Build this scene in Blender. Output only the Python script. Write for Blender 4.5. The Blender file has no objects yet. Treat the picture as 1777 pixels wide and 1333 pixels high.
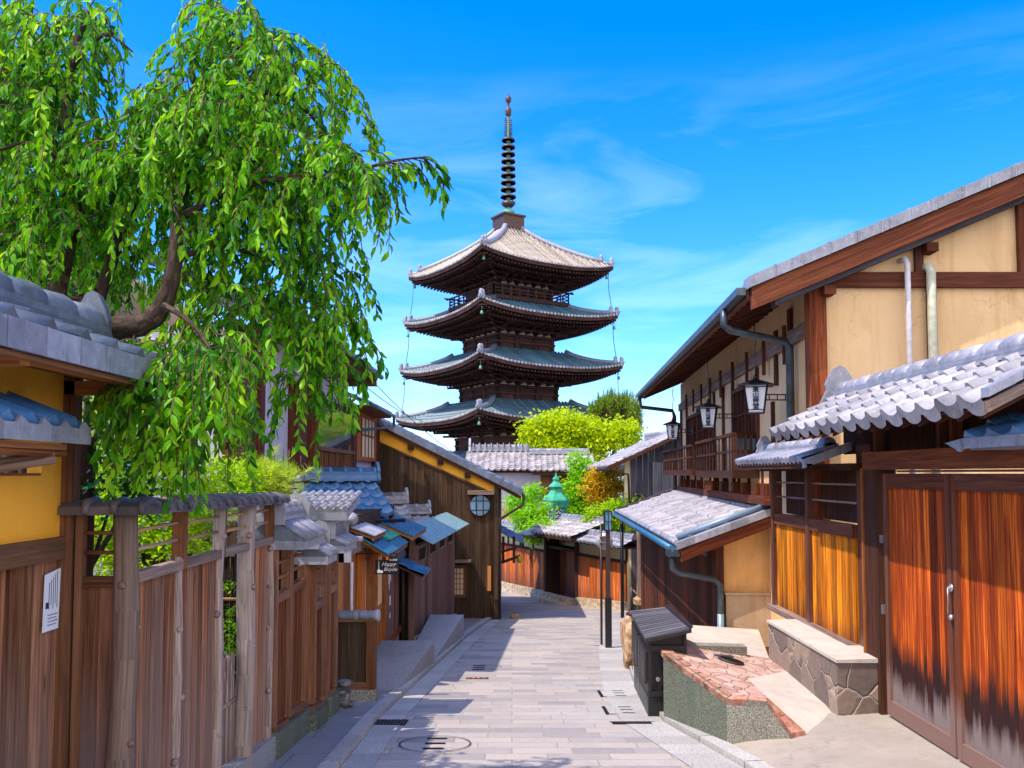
import bpy, math, random
from mathutils import Vector, Matrix
random.seed(7)
R = math.radians
V3 = Vector
scene = bpy.context.scene
COL = scene.collection

# ---------------------------------------------------------------- camera
F = 1480.0; PITCH = R(3.0); PPY = 744.4; PPX = 888.5
cam_d = bpy.data.cameras.new('camera'); cam = bpy.data.objects.new('camera', cam_d); COL.objects.link(cam)
cam.location = (0, 0, 0); cam.rotation_euler = (R(90) + PITCH, 0, 0)
cam_d.sensor_width = 36; cam_d.lens = 36 * F / 1777
cam_d.shift_y = (PPY - 666.5) / 1777
cam_d.clip_start = 0.05; cam_d.clip_end = 3000
scene.camera = cam

# ---------------------------------------------------------------- sky and sun
SUN_DIR = V3((-0.44, -0.22, 0.87)).normalized()       # towards the sun
elev = math.asin(SUN_DIR.z); az = math.atan2(SUN_DIR.x, SUN_DIR.y)
world = bpy.data.worlds.new('World'); scene.world = world; world.use_nodes = True
nt = world.node_tree; nt.nodes.clear()
wo = nt.nodes.new('ShaderNodeOutputWorld'); bg = nt.nodes.new('ShaderNodeBackground')
sky = nt.nodes.new('ShaderNodeTexSky'); sky.sky_type = 'NISHITA'; sky.sun_disc = False
sky.sun_elevation = elev; sky.sun_rotation = az; sky.air_density = 1.0; sky.dust_density = 0.6; sky.ozone_density = 2.5
hsv = nt.nodes.new('ShaderNodeHueSaturation'); hsv.inputs['Saturation'].default_value = 1.5; hsv.inputs['Value'].default_value = 1.08
hsv.inputs['Hue'].default_value = 0.5
tint = nt.nodes.new('ShaderNodeMix'); tint.data_type = 'RGBA'; tint.blend_type = 'MULTIPLY'; tint.inputs['Factor'].default_value = 1.0; tint.inputs['B'].default_value = (.64, .79, 1.14, 1)
tc = nt.nodes.new('ShaderNodeTexCoord'); mp = nt.nodes.new('ShaderNodeMapping')
mp.inputs['Scale'].default_value = (2.6, 2.6, 11.0); mp.inputs['Rotation'].default_value = (0.0, R(-14), 0); mp.inputs['Location'].default_value = (3.1, 0.4, 1.7)
cn = nt.nodes.new('ShaderNodeTexNoise'); cn.inputs['Scale'].default_value = 1.3; cn.inputs['Detail'].default_value = 8
cn.inputs['Roughness'].default_value = 0.55; cn.inputs['Distortion'].default_value = 0.6
cr = nt.nodes.new('ShaderNodeValToRGB'); cr.color_ramp.elements[0].position = 0.46; cr.color_ramp.elements[1].position = 0.78
cr.color_ramp.elements[0].color = (0, 0, 0, 1); cr.color_ramp.elements[1].color = (.30, .30, .30, 1)
mixc = nt.nodes.new('ShaderNodeMix'); mixc.data_type = 'RGBA'
L = nt.links.new
L(tc.outputs['Generated'], mp.inputs['Vector']); L(mp.outputs['Vector'], cn.inputs['Vector']); L(cn.outputs['Fac'], cr.inputs['Fac'])
sepz = nt.nodes.new('ShaderNodeSeparateXYZ'); L(tc.outputs['Generated'], sepz.inputs[0]); mz = nt.nodes.new('ShaderNodeMapRange'); L(sepz.outputs['Z'], mz.inputs[0]); mz.inputs[1].default_value = .44; mz.inputs[2].default_value = .30
mzm = nt.nodes.new('ShaderNodeMath'); mzm.operation = 'MULTIPLY'; L(mz.outputs[0], mzm.inputs[0]); L(cr.outputs['Color'], mzm.inputs[1])
L(sky.outputs['Color'], hsv.inputs['Color']); L(mzm.outputs[0], mixc.inputs['Factor'])
# made-up bright cloud bank behind the camera, added to light the walls facing it
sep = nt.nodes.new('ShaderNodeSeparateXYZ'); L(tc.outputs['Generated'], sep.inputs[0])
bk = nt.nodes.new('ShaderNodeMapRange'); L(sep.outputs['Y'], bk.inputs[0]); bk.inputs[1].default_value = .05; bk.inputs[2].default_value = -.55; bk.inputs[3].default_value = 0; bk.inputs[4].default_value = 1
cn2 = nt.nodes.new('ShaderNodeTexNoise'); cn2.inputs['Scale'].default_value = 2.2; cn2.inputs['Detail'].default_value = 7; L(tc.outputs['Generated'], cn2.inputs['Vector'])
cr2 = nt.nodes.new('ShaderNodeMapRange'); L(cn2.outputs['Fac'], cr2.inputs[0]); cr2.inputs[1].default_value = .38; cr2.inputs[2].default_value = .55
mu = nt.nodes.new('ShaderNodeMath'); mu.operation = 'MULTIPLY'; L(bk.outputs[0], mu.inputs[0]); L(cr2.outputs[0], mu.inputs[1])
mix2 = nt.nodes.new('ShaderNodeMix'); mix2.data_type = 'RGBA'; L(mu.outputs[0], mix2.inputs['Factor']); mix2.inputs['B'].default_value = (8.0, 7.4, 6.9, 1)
L(hsv.outputs['Color'], tint.inputs['A']); L(tint.outputs['Result'], mixc.inputs['A']); mixc.inputs['B'].default_value = (4.4, 5.4, 7.2, 1)
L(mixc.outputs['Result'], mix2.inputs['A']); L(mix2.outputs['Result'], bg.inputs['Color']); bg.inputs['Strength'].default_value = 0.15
L(bg.outputs['Background'], wo.inputs['Surface'])
sl = bpy.data.lights.new('sun', 'SUN'); sl.energy = 2.7; sl.angle = R(0.5); sl.color = (1, .87, .74)
so = bpy.data.objects.new('sun', sl); COL.objects.link(so); so.rotation_euler = SUN_DIR.to_track_quat('Z', 'Y').to_euler()
so.location = (-20, -10, 40)
scene.view_settings.view_transform = 'Standard'; scene.view_settings.look = 'None'
scene.view_settings.exposure = 1.15; scene.view_settings.gamma = 1.0
scene.cycles.max_bounces = 6; scene.cycles.transparent_max_bounces = 8

# ---------------------------------------------------------------- pixel helpers: a photo pixel plus a real depth gives a place
CP, SP = math.cos(PITCH), math.sin(PITCH)
def ray(px, py):
    x = (px - PPX) / F; y = -(py - PPY) / F
    return V3((x, CP - y * SP, SP + y * CP))
def WY(px, py, Y): d = ray(px, py); return d * (Y / d.y)
def WX(px, py, X): d = ray(px, py); return d * (X / d.x)
def WZ(px, py, z): d = ray(px, py); return d * (z / d.z)
def gz(Y):
    if Y < -12: return -0.62
    if Y <= 28: return -1.7 - .09 * Y
    if Y <= 36:
        t = (Y - 28) / 8; return -4.22 - .72 * (t - t * t / 2) * .45
    return -4.382 - .03 * (Y - 36)
def WG(px, py):
    d = ray(px, py); a, b = 1.0, 80.0
    for _ in range(50):
        m = (a + b) / 2; p = d * (m / d.y)
        if p.z > gz(m): a = m
        else: b = m
    return d * (a / d.y)
class Plane:
    """vertical plane through p0 along u (both XY); outward normal on the street side"""
    def __init__(s, p0, p1, flip=False):
        s.p = V3((p0[0], p0[1], 0)); s.u = (V3((p1[0], p1[1], 0)) - s.p).normalized()
        s.n = V3((s.u.y, -s.u.x, 0)) * (-1 if flip else 1)
    def hit(s, px, py):
        d = ray(px, py); t = s.p.dot(s.n) / d.dot(s.n); q = d * t
        return (q - s.p).dot(s.u), q.z
    def pt(s, a, z, d=0): return s.p + s.u * a + s.n * d + V3((0, 0, z))

# ---------------------------------------------------------------- mesh builder
class MB:
    def __init__(s): s.v = []; s.f = []; s.r = []; s.sm = []
    def face(s, pts, r=None, smooth=False):
        i = len(s.v); s.v += [tuple(p) for p in pts]; s.f.append(tuple(range(i, i + len(pts))))
        s.r.append(random.random() if r is None else r); s.sm.append(smooth)
    def hexa(s, p, r=None):
        """8 corners: bottom 0-3, top 4-7"""
        r = random.random() if r is None else r; i = len(s.v); s.v += [tuple(q) for q in p]
        for f in ((0, 3, 2, 1), (4, 5, 6, 7), (0, 1, 5, 4), (1, 2, 6, 5), (2, 3, 7, 6), (3, 0, 4, 7)):
            s.f.append(tuple(i + k for k in f)); s.r.append(r); s.sm.append(False)
    def obox(s, O, A, B, C, r=None):
        O, A, B, C = V3(O), V3(A), V3(B), V3(C)
        s.hexa([O, O + A, O + A + B, O + B, O + C, O + A + C, O + A + B + C, O + B + C], r)
    def box(s, x0, x1, y0, y1, z0, z1, r=None):
        s.obox((x0, y0, z0), (x1 - x0, 0, 0), (0, y1 - y0, 0), (0, 0, z1 - z0), r)
    def beam(s, p0, p1, w, h, up=(0, 0, 1), r=None):
        p0, p1 = V3(p0), V3(p1); d = p1 - p0; up = V3(up)
        sd = d.cross(up)
        if sd.length < 1e-6: sd = d.cross(V3((1, 0, 0)))
        sd = sd.normalized() * w; u2 = sd.cross(d).normalized() * h
        s.obox(p0 - sd / 2 - u2 / 2, d, sd, u2, r)
    def pbox(s, pl, a0, a1, z0, z1, d0, d1, r=None):
        s.obox(pl.pt(a0, z0, d0), pl.u * (a1 - a0), pl.n * (d1 - d0), V3((0, 0, z1 - z0)), r)
    def tube(s, pts, rad, n=8, r=None, cap=True, smooth=True):
        pts = [V3(p) for p in pts]
        if not isinstance(rad, (list, tuple)): rad = [rad] * len(pts)
        r = random.random() if r is None else r; base = len(s.v); prev = None
        for k, p in enumerate(pts):
            d = (pts[min(k + 1, len(pts) - 1)] - pts[max(k - 1, 0)]).normalized()
            a = d.cross(V3((0, 0, 1))) if prev is None else (prev - d * prev.dot(d))
            if a.length < 1e-4: a = d.cross(V3((1, 0, 0)))
            a.normalize(); prev = a; b = d.cross(a)
            for j in range(n):
                t = 2 * math.pi * j / n; s.v.append(tuple(p + (a * math.cos(t) + b * math.sin(t)) * rad[k]))
        for k in range(len(pts) - 1):
            for j in range(n):
                s.f.append((base + k * n + j, base + k * n + (j + 1) % n, base + (k + 1) * n + (j + 1) % n, base + (k + 1) * n + j))
                s.r.append(r); s.sm.append(smooth)
        if cap:
            s.f.append(tuple(base + j for j in range(n))[::-1]); s.r.append(r); s.sm.append(False)
            s.f.append(tuple(base + (len(pts) - 1) * n + j for j in range(n))); s.r.append(r); s.sm.append(False)
    def lathe(s, c, prof, n=16, r=None, smooth=True, axis=(0, 0, 1), rot=0):
        """prof: (radius, height) pairs along axis from c"""
        c = V3(c); ax = V3(axis).normalized(); a = ax.orthogonal().normalized(); 
        if abs(ax.z) > .99: a = V3((1, 0, 0))
        b = ax.cross(a); r = random.random() if r is None else r; base = len(s.v)
        for (rr, h) in prof:
            for j in range(n):
                t = 2 * math.pi * j / n + rot; s.v.append(tuple(c + ax * h + (a * math.cos(t) + b * math.sin(t)) * max(rr, 1e-4)))
        for k in range(len(prof) - 1):
            for j in range(n):
                s.f.append((base + k * n + j, base + k * n + (j + 1) % n, base + (k + 1) * n + (j + 1) % n, base + (k + 1) * n + j))
                s.r.append(r); s.sm.append(smooth)
        s.f.append(tuple(base + j for j in range(n))[::-1]); s.r.append(r); s.sm.append(False)
        s.f.append(tuple(base + (len(prof) - 1) * n + j for j in range(n))); s.r.append(r); s.sm.append(False)
    def prism(s, poly, ext, r=None):
        r = random.random() if r is None else r; ext = V3(ext); i = len(s.v); n = len(poly)
        s.v += [tuple(p) for p in poly] + [tuple(V3(p) + ext) for p in poly]
        s.f.append(tuple(range(i, i + n))[::-1]); s.f.append(tuple(range(i + n, i + 2 * n)))
        for j in range(n): s.f.append((i + j, i + (j + 1) % n, i + n + (j + 1) % n, i + n + j))
        s.r += [r] * (n + 2); s.sm += [False] * (n + 2)
    def build(s, name, m, parent=None, uv=True, label=None):
        me = bpy.data.meshes.new(name)
        if parent is None:
            xs = [v[0] for v in s.v]; ys = [v[1] for v in s.v]; z0 = min(v[2] for v in s.v)
            off = V3(((min(xs) + max(xs)) / 2, (min(ys) + max(ys)) / 2, z0))
        else:
            off = V3((0, 0, 0)); p = parent
            while p is not None: off += p.location; p = p.parent
        me.from_pydata([(v[0] - off.x, v[1] - off.y, v[2] - off.z) for v in s.v], [], s.f)
        at = me.attributes.new('rnd', 'FLOAT', 'FACE'); at.data.foreach_set('value', s.r)
        me.polygons.foreach_set('use_smooth', s.sm)
        if uv:
            ul = me.uv_layers.new(name='UVMap'); data = [0.0] * (2 * len(me.loops)); k = 0
            for fi, f in enumerate(s.f):
                ps = [V3(s.v[i]) for i in f]; best = 0; U = V3((1, 0, 0))
                for j in range(len(ps)):
                    e = ps[(j + 1) % len(ps)] - ps[j]
                    if e.length > best + 1e-5: best = e.length; U = e
                U = U.normalized()
                if max(abs(U.x), abs(U.y), abs(U.z)) > 0 and (U.x + U.y + U.z) < 0: U = -U
                N = me.polygons[fi].normal; W = N.cross(U)
                o = s.r[fi] * 13.7
                for p in ps: data[k] = p.dot(U) + o; data[k + 1] = p.dot(W) + o; k += 2
            ul.data.foreach_set('uv', data)
        me.materials.append(m)
        o = bpy.data.objects.new(name, me); COL.objects.link(o)
        if parent is None: o.location = off
        else: o.parent = parent
        if label: o['label'] = label
        return o

def tag(o, label, cat, group=None, kind=None):
    if label: o['label'] = label
    if cat: o['category'] = cat
    if group: o['group'] = group
    if kind: o['kind'] = kind
    return o
def thing(name, label, cat, loc, group=None):
    o = bpy.data.objects.new(name, None); COL.objects.link(o); o.location = loc
    o.empty_display_size = .2
    return tag(o, label, cat, group)
def struct(o): o['kind'] = 'structure'; return o

# ---------------------------------------------------------------- materials
def newmat(name):
    m = bpy.data.materials.new(name); m.use_nodes = True; n = m.node_tree; n.nodes.clear()
    out = n.nodes.new('ShaderNodeOutputMaterial'); b = n.nodes.new('ShaderNodeBsdfPrincipled')
    n.links.new(b.outputs[0], out.inputs[0]); return m, n, b, out
def ramp(n, fac, stops):
    r = n.nodes.new('ShaderNodeValToRGB'); e = r.color_ramp.elements
    while len(e) < len(stops): e.new(.5)
    for k, (p, c) in enumerate(stops): e[k].position = p; e[k].color = (*c, 1)
    n.links.new(fac, r.inputs['Fac']); return r.outputs['Color']
def mapr(n, val, a, b, c, d):
    m = n.nodes.new('ShaderNodeMapRange'); n.links.new(val, m.inputs[0])
    for i, x in enumerate((a, b, c, d)): m.inputs[1 + i].default_value = x
    return m.outputs[0]
def noise(n, vec, scale, detail=4, rough=.55, dist=0, out='Fac'):
    t = n.nodes.new('ShaderNodeTexNoise'); t.inputs['Scale'].default_value = scale; t.inputs['Detail'].default_value = detail
    t.inputs['Roughness'].default_value = rough; t.inputs['Distortion'].default_value = dist
    if vec is not None: n.links.new(vec, t.inputs['Vector'])
    return t.outputs[out]
def mix(n, fac, a, b, mode='MIX'):
    m = n.nodes.new('ShaderNodeMix'); m.data_type = 'RGBA'; m.blend_type = mode
    for sock, x in (('Factor', fac), ('A', a), ('B', b)):
        if isinstance(x, (int, float)): m.inputs[sock].default_value = x
        elif isinstance(x, tuple): m.inputs[sock].default_value = (*x, 1)
        else: n.links.new(x, m.inputs[sock])
    return m.outputs['Result']
def math_(n, op, a, b=0.5):
    m = n.nodes.new('ShaderNodeMath'); m.operation = op
    for i, x in enumerate((a, b)):
        if isinstance(x, (int, float)): m.inputs[i].default_value = x
        else: n.links.new(x, m.inputs[i])
    return m.outputs[0]
def mapping(n, src, scale):
    m = n.nodes.new('ShaderNodeMapping'); m.inputs['Scale'].default_value = scale; n.links.new(src, m.inputs['Vector']); return m.outputs[0]
def bump(n, b, h, dist=.005, strength=.6):
    k = n.nodes.new('ShaderNodeBump'); k.inputs['Distance'].default_value = dist; k.inputs['Strength'].default_value = strength
    n.links.new(h, k.inputs['Height']); n.links.new(k.outputs[0], b.inputs['Normal'])
def rnd(n):
    a = n.nodes.new('ShaderNodeAttribute'); a.attribute_name = 'rnd'; return a.outputs['Fac']
def coords(n, which='Object'):
    return n.nodes.new('ShaderNodeTexCoord').outputs[which]
def geopos(n): return n.nodes.new('ShaderNodeNewGeometry').outputs['Position']
def vary(n, col, fac, lo, hi):
    v = mapr(n, fac, 0, 1, lo, hi); h = n.nodes.new('ShaderNodeHueSaturation'); n.links.new(v, h.inputs['Value']); n.links.new(col, h.inputs['Color'])
    return h.outputs[0]

_mc = {}
def _w(c): return (min(.95, c[0] * 1.12), c[1] * .92, c[2] * .74)
def wood(name, c1, c2, c3=None, lo=.7, hi=1.25, rough=.7, bands=None, spec=.25, knots=True, two=.35):
    """bands: list of (z, colour, mode) real wear bands by height"""
    if name in _mc: return _mc[name]
    m, n, b, _ = newmat(name); uv = coords(n, 'UV')
    g = noise(n, mapping(n, uv, (.9, 42, 1)), 1.6, 8, .68, .4)
    g2 = noise(n, mapping(n, uv, (.45, 7, 1)), 1.5, 4, .55, 1.6)
    gf = noise(n, mapping(n, uv, (2.5, 190, 1)), 1.5, 3, .6)
    gg = math_(n, 'ADD', math_(n, 'ADD', math_(n, 'MULTIPLY', g, .45), math_(n, 'MULTIPLY', g2, .33)), math_(n, 'MULTIPLY', gf, .22))
    c3 = c3 or tuple(x * 1.2 for x in c2); c1, c2, c3 = _w(c1), _w(c2), _w(c3)
    col = ramp(n, gg, [(.39, c1), (.50, c2), (.61, c3)])
    col = vary(n, col, rnd(n), lo, hi)
    fr = math_(n, 'FRACT', math_(n, 'MULTIPLY', rnd(n), 9.7)); lum = .3 * c2[0] + .6 * c2[1] + .1 * c2[2]
    if two: col = mix(n, mapr(n, fr, .35, 1, 0, two), col, (lum * 1.35, lum * 1.08, lum * .92))
    if knots:
        kv = n.nodes.new('ShaderNodeTexVoronoi'); kv.inputs['Scale'].default_value = 1.0; n.links.new(mapping(n, uv, (1.6, 7, 1)), kv.inputs['Vector'])
        col = mix(n, mapr(n, kv.outputs['Distance'], .03, .10, .8, 0), col, tuple(x * .5 for x in c1))
    if bands:
        z = n.nodes.new('ShaderNodeSeparateXYZ'); n.links.new(geopos(n), z.inputs[0])
        wob = noise(n, mapping(n, geopos(n), (9, 9, 1.2)), 1.0, 5, .65)
        zz = math_(n, 'ADD', z.outputs['Z'], math_(n, 'MULTIPLY', math_(n, 'SUBTRACT', wob, .5), .45)); zz = math_(n, 'ADD', zz, math_(n, 'MULTIPLY', math_(n, 'SUBTRACT', rnd(n), .5), .16))
        for (z0, z1, c, amt) in bands:
            f = mapr(n, zz, z0, z1, 0, amt)
            col = mix(n, f, col, mix(n, 1.0, col, tuple(c), 'MULTIPLY') if len(c) == 3 and max(c) > 1 else tuple(c))
    n.links.new(col, b.inputs['Base Color']); b.inputs['Roughness'].default_value = max(rough, .8) if spec == .25 else rough
    b.inputs['Specular IOR Level'].default_value = .15 if spec == .25 else spec
    bump(n, b, gg, .006, .9)
    _mc[name] = m; return m
def plaster(name, c1, c2, rough=.9, sc=3, stain=None):
    m, n, b, _ = newmat(name); o = geopos(n)
    a = noise(n, o, sc, 6, .6); f = noise(n, o, 90, 3, .6)
    col = ramp(n, a, [(.3, c1), (.7, c2)])
    col = mix(n, mapr(n, f, .3, .7, 0, .22), col, tuple(x * .72 for x in c1))
    if stain:
        s = noise(n, mapping(n, o, (7, 7, .45)), 1, 6, .65); col = mix(n, mapr(n, s, .50, .72, 0, .6), col, stain); s2 = noise(n, mapping(n, o, (1.5, 1.5, 1.0)), 1, 7, .7, 1.0); col = mix(n, mapr(n, s2, .52, .7, 0, .35), col, tuple(x * .8 for x in stain))
    wv = n.nodes.new('ShaderNodeVectorMath'); wv.operation = 'ADD'; n.links.new(o, wv.inputs[0]); sc_ = n.nodes.new('ShaderNodeVectorMath'); sc_.operation = 'SCALE'; sc_.inputs['Scale'].default_value = .5
    n.links.new(noise(n, o, 2.5, 6, .65, 0, 'Color'), sc_.inputs[0]); n.links.new(sc_.outputs[0], wv.inputs[1]); vo = n.nodes.new('ShaderNodeTexVoronoi'); vo.feature = 'DISTANCE_TO_EDGE'; vo.inputs['Scale'].default_value = .75; n.links.new(wv.outputs[0], vo.inputs['Vector'])
    ck = math_(n, 'MULTIPLY', mapr(n, vo.outputs['Distance'], 0, .007, 1, 0), mapr(n, noise(n, o, 1.7, 2), .5, .6, 0, .45)); col = mix(n, ck, col, tuple(x * .45 for x in c1))
    n.links.new(col, b.inputs['Base Color']); b.inputs['Roughness'].default_value = rough
    b.inputs['Specular IOR Level'].default_value = .2
    bump(n, b, math_(n, 'ADD', f, math_(n, 'MULTIPLY', noise(n, o, 14, 4, .5, 1.5), 1.2)), .006, .5); return m
def tilemat(name, c1, c2, rough=.42, lo=.72, hi=1.2, spec=.5, moss=None):
    m, n, b, _ = newmat(name); o = geopos(n)
    a = noise(n, o, 7, 6, .65); f = noise(n, o, 45, 3, .6)
    col = ramp(n, a, [(.3, c1), (.68, c2)]); col = vary(n, col, rnd(n), lo, hi)
    if moss: col = mix(n, mapr(n, noise(n, mapping(n, o, (5, 5, 1.5)), 2.5, 8, .75), .51, .66, 0, .6), col, moss); col = mix(n, mapr(n, noise(n, o, 28, 4, .7), .58, .68, 0, .35), col, tuple(min(1, x * 1.5) for x in c2))
    n.links.new(col, b.inputs['Base Color'])
    n.links.new(mapr(n, f, .3, .7, rough - .1, rough + .15), b.inputs['Roughness']); b.inputs['Specular IOR Level'].default_value = spec
    bump(n, b, f, .003, .4); return m
def granite(name, c1, c2, c3, sc=120, rough=.75, stain=None, lo=.85, hi=1.12):
    m, n, b, _ = newmat(name); o = geopos(n)
    f = noise(n, o, sc, 2, .7); a = noise(n, o, 2.2, 5, .6)
    col = ramp(n, f, [(.36, c1), (.5, c2), (.64, c3)])
    col = vary(n, col, a, .75, 1.2); col = vary(n, col, rnd(n), lo, hi)
    if stain: col = mix(n, mapr(n, noise(n, mapping(n, o, (4, 4, .8)), 1.5, 5, .6), .5, .72, 0, .75), col, stain)
    n.links.new(col, b.inputs['Base Color']); b.inputs['Roughness'].default_value = rough; b.inputs['Specular IOR Level'].default_value = .3
    bump(n, b, f, .002, .5); return m
def plain(name, c, rough=.5, metal=0, spec=.5, nz=.25, sc=12):
    m, n, b, _ = newmat(name); o = geopos(n); a = noise(n, o, sc, 5, .6)
    col = ramp(n, a, [(.3, tuple(x * (1 - nz) for x in c)), (.7, tuple(min(1, x * (1 + nz * .6)) for x in c))])
    n.links.new(col, b.inputs['Base Color']); b.inputs['Roughness'].default_value = rough; b.inputs['Metallic'].default_value = metal
    b.inputs['Specular IOR Level'].default_value = spec; return m
def leafmat(name, cols, trans=.45, rough=.42):
    m, n, b, out = newmat(name)
    c = ramp(n, rnd(n), [(i / (len(cols) - 1), x) for i, x in enumerate(cols)])
    n.links.new(c, b.inputs['Base Color']); b.inputs['Roughness'].default_value = rough; b.inputs['Specular IOR Level'].default_value = .28
    t = n.nodes.new('ShaderNodeBsdfTranslucent'); h = n.nodes.new('ShaderNodeHueSaturation'); h.inputs['Value'].default_value = 1.5
    h.inputs['Hue'].default_value = .488; h.inputs['Saturation'].default_value = 1.05
    n.links.new(c, h.inputs['Color']); n.links.new(h.outputs[0], t.inputs['Color'])
    mx = n.nodes.new('ShaderNodeMixShader'); mx.inputs[0].default_value = trans
    n.links.new(b.outputs[0], mx.inputs[1]); n.links.new(t.outputs[0], mx.inputs[2]); n.links.new(mx.outputs[0], out.inputs[0]); return m

M = {}
M['tile'] = tilemat('roof_tile_grey', (.20, .21, .26), (.36, .36, .41), lo=.65, hi=1.25, moss=(.15, .14, .12))
M['tile_dark'] = tilemat('roof_tile_dark', (.06, .055, .07), (.15, .13, .15), rough=.5, lo=.6, hi=1.3)
M['tile_slate'] = tilemat('roof_tile_slate', (.09, .115, .165), (.17, .20, .26), rough=.45, lo=.65, hi=1.25, moss=(.10, .10, .09))
M['tile_sky_tint'] = tilemat('roof_tile_sky_tint', (.045, .15, .33), (.08, .22, .44), rough=.33, spec=.7)  # grey-blue tile with the sky's reflected blue painted into its colour
M['tile_old'] = tilemat('roof_tile_weathered', (.22, .21, .24), (.40, .37, .37), rough=.5, lo=.6, hi=1.3, moss=(.12, .10, .07))
M['tile_pale'] = tilemat('roof_tile_pale', (.27, .265, .30), (.43, .41, .42), rough=.5, lo=.62, hi=1.25, moss=(.17, .145, .12))
M['tile_pagoda'] = tilemat('pagoda_tile', (.20, .18, .16), (.42, .36, .29), rough=.55, lo=.65, hi=1.25)
M['tile_pagoda_shaded'] = tilemat('pagoda_tile_lower_shaded', (.03, .085, .125), (.07, .145, .20), rough=.45, lo=.7, hi=1.25)  # shaded copy: eave shade and sky blue painted into the lower roofs' colour
M['gable_tile'] = tilemat('gable_edge_tile', (.20, .21, .27), (.32, .33, .40), moss=(.09, .09, .08))
M['orange_plaster'] = plaster('ochre_plaster', (.95, .42, .035), (.96, .48, .06))
M['tan_plaster'] = plaster('tan_plaster', (.80, .52, .26), (.88, .60, .33), sc=1.6, stain=(.60, .36, .16))
M['cream_plaster'] = plaster('cream_plaster', (.92, .72, .38), (.95, .77, .44))
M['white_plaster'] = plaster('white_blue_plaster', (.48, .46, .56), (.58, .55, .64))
M['lower_plaster'] = plaster('lower_ochre_plaster', (.92, .50, .17), (.95, .57, .22), stain=(.62, .33, .12))
M['concrete'] = plaster('pale_concrete', (.31, .275, .235), (.40, .355, .30), sc=2, stain=(.27, .235, .195))
M['concrete_white'] = plaster('white_concrete', (.50, .45, .38), (.60, .54, .46), sc=3, stain=(.38, .32, .25))
M['wall_base'] = plaster('mortar_base', (.50, .36, .22), (.62, .47, .32), sc=3, stain=(.42, .24, .12))
M['dark_wood'] = wood('dark_brown_wood', (.022, .010, .007), (.065, .026, .015), (.11, .045, .024))
M['red_wood'] = wood('reddish_brown_wood', (.035, .012, .009), (.09, .030, .018), (.16, .058, .034))
M['mid_wood'] = wood('mid_brown_wood', (.07, .03, .014), (.16, .075, .036), (.26, .13, .065))
M['orange_wood'] = wood('orange_brown_wood', (.14, .05, .014), (.32, .12, .035), (.48, .22, .07))
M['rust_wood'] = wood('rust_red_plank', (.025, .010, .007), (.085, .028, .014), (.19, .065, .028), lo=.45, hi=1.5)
M['grey_wood'] = wood('weathered_grey_wood', (.08, .065, .07), (.20, .165, .17), (.38, .33, .34))
M['fence_wood'] = wood('weathered_fence_boards', (.075, .026, .013), (.26, .115, .06), (.56, .34, .21), lo=.45, hi=1.45, two=.35, bands=[(-.75, -1.7, (.32, .235, .19), .4)])
M['fence_dark'] = wood('weathered_gate_boards', (.045, .022, .016), (.15, .07, .045), (.25, .15, .11), lo=.6, hi=1.3, bands=[(-.95, -1.5, (.15, .11, .115), .75)])
M['slat_wood'] = wood('brown_slat_wood', (.06, .025, .015), (.14, .058, .036), (.23, .11, .07))
M['slat_frame'] = wood('brown_frame_wood', (.09, .045, .03), (.20, .105, .07), (.32, .18, .125))
M['gable_planks'] = wood('dark_weathered_planks', (.022, .015, .010), (.055, .038, .026), (.105, .075, .053), lo=.6, hi=1.35)
M['plank_grey'] = wood('grey_brown_planks', (.09, .05, .05), (.20, .12, .115), (.34, .23, .22), lo=.6, hi=1.35)
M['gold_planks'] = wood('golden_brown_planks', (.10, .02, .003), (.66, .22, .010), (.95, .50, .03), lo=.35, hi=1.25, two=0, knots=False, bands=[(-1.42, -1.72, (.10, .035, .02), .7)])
M['gate_planks'] = wood('burnt_orange_gate_planks', (.08, .012, .005), (.34, .062, .009), (.76, .22, .018), lo=.35, hi=1.5, two=0, knots=False,
    bands=[(-1.42, -1.60, (.022, .012, .012), .95), (-1.74, -1.90, (.25, .20, .185), .85)])
M['gate_frame'] = wood('gate_frame_wood', (.055, .018, .010), (.13, .045, .024), (.22, .085, .045), bands=[(-1.62, -1.8, (.24, .155, .13), .8)])
M['far_planks'] = wood('far_fence_planks', (.13, .022, .006), (.46, .12, .025), (.76, .30, .07), lo=.4, hi=1.35, bands=[(-3.35, -4.0, (.10, .045, .03), .75)])
M['blue_planks'] = wood('blue_black_planks', (.03, .035, .06), (.065, .07, .115), (.11, .115, .17), lo=.7, hi=1.3)
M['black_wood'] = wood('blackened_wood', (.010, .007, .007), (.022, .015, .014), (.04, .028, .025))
M['log'] = wood('bark_stripped_log', (.07, .05, .042), (.19, .145, .13), (.36, .30, .28), bands=[(-.95, -2.3, (.10, .05, .03), .45)])
M['log_grey'] = wood('silver_grey_log', (.10, .09, .10), (.26, .24, .26), (.46, .43, .46))
M['bamboo'] = wood('bamboo', (.22, .15, .09), (.36, .27, .17), (.50, .40, .27))
M['verge_wood'] = wood('red_cedar_verge', (.05, .014, .008), (.15, .042, .018), (.28, .095, .04))
M['pagoda_wood'] = wood('pagoda_timber', (.022, .013, .016), (.055, .030, .034), (.10, .056, .058), lo=.6, hi=1.3)
M['pagoda_ends'] = plain('pagoda_pale_panels', (.42, .38, .32), .8)
M['soffit'] = wood('soffit_boards', (.12, .05, .018), (.26, .12, .05), (.38, .19, .09))
M['copper_green'] = plain('green_copper', (.04, .34, .20), .55, .0, .4, .3, 6)
M['copper_blue'] = plain('blue_copper_sheet', (.04, .17, .30), .38, .3, .5, .3, 9)
M['copper_pale'] = plain('pale_copper_sheet', (.25, .42, .46), .45, .2, .5, .25, 9)
M['sheet_grey'] = plain('grey_metal_sheet', (.42, .42, .47), .4, .2, .5, .2, 6)
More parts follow.
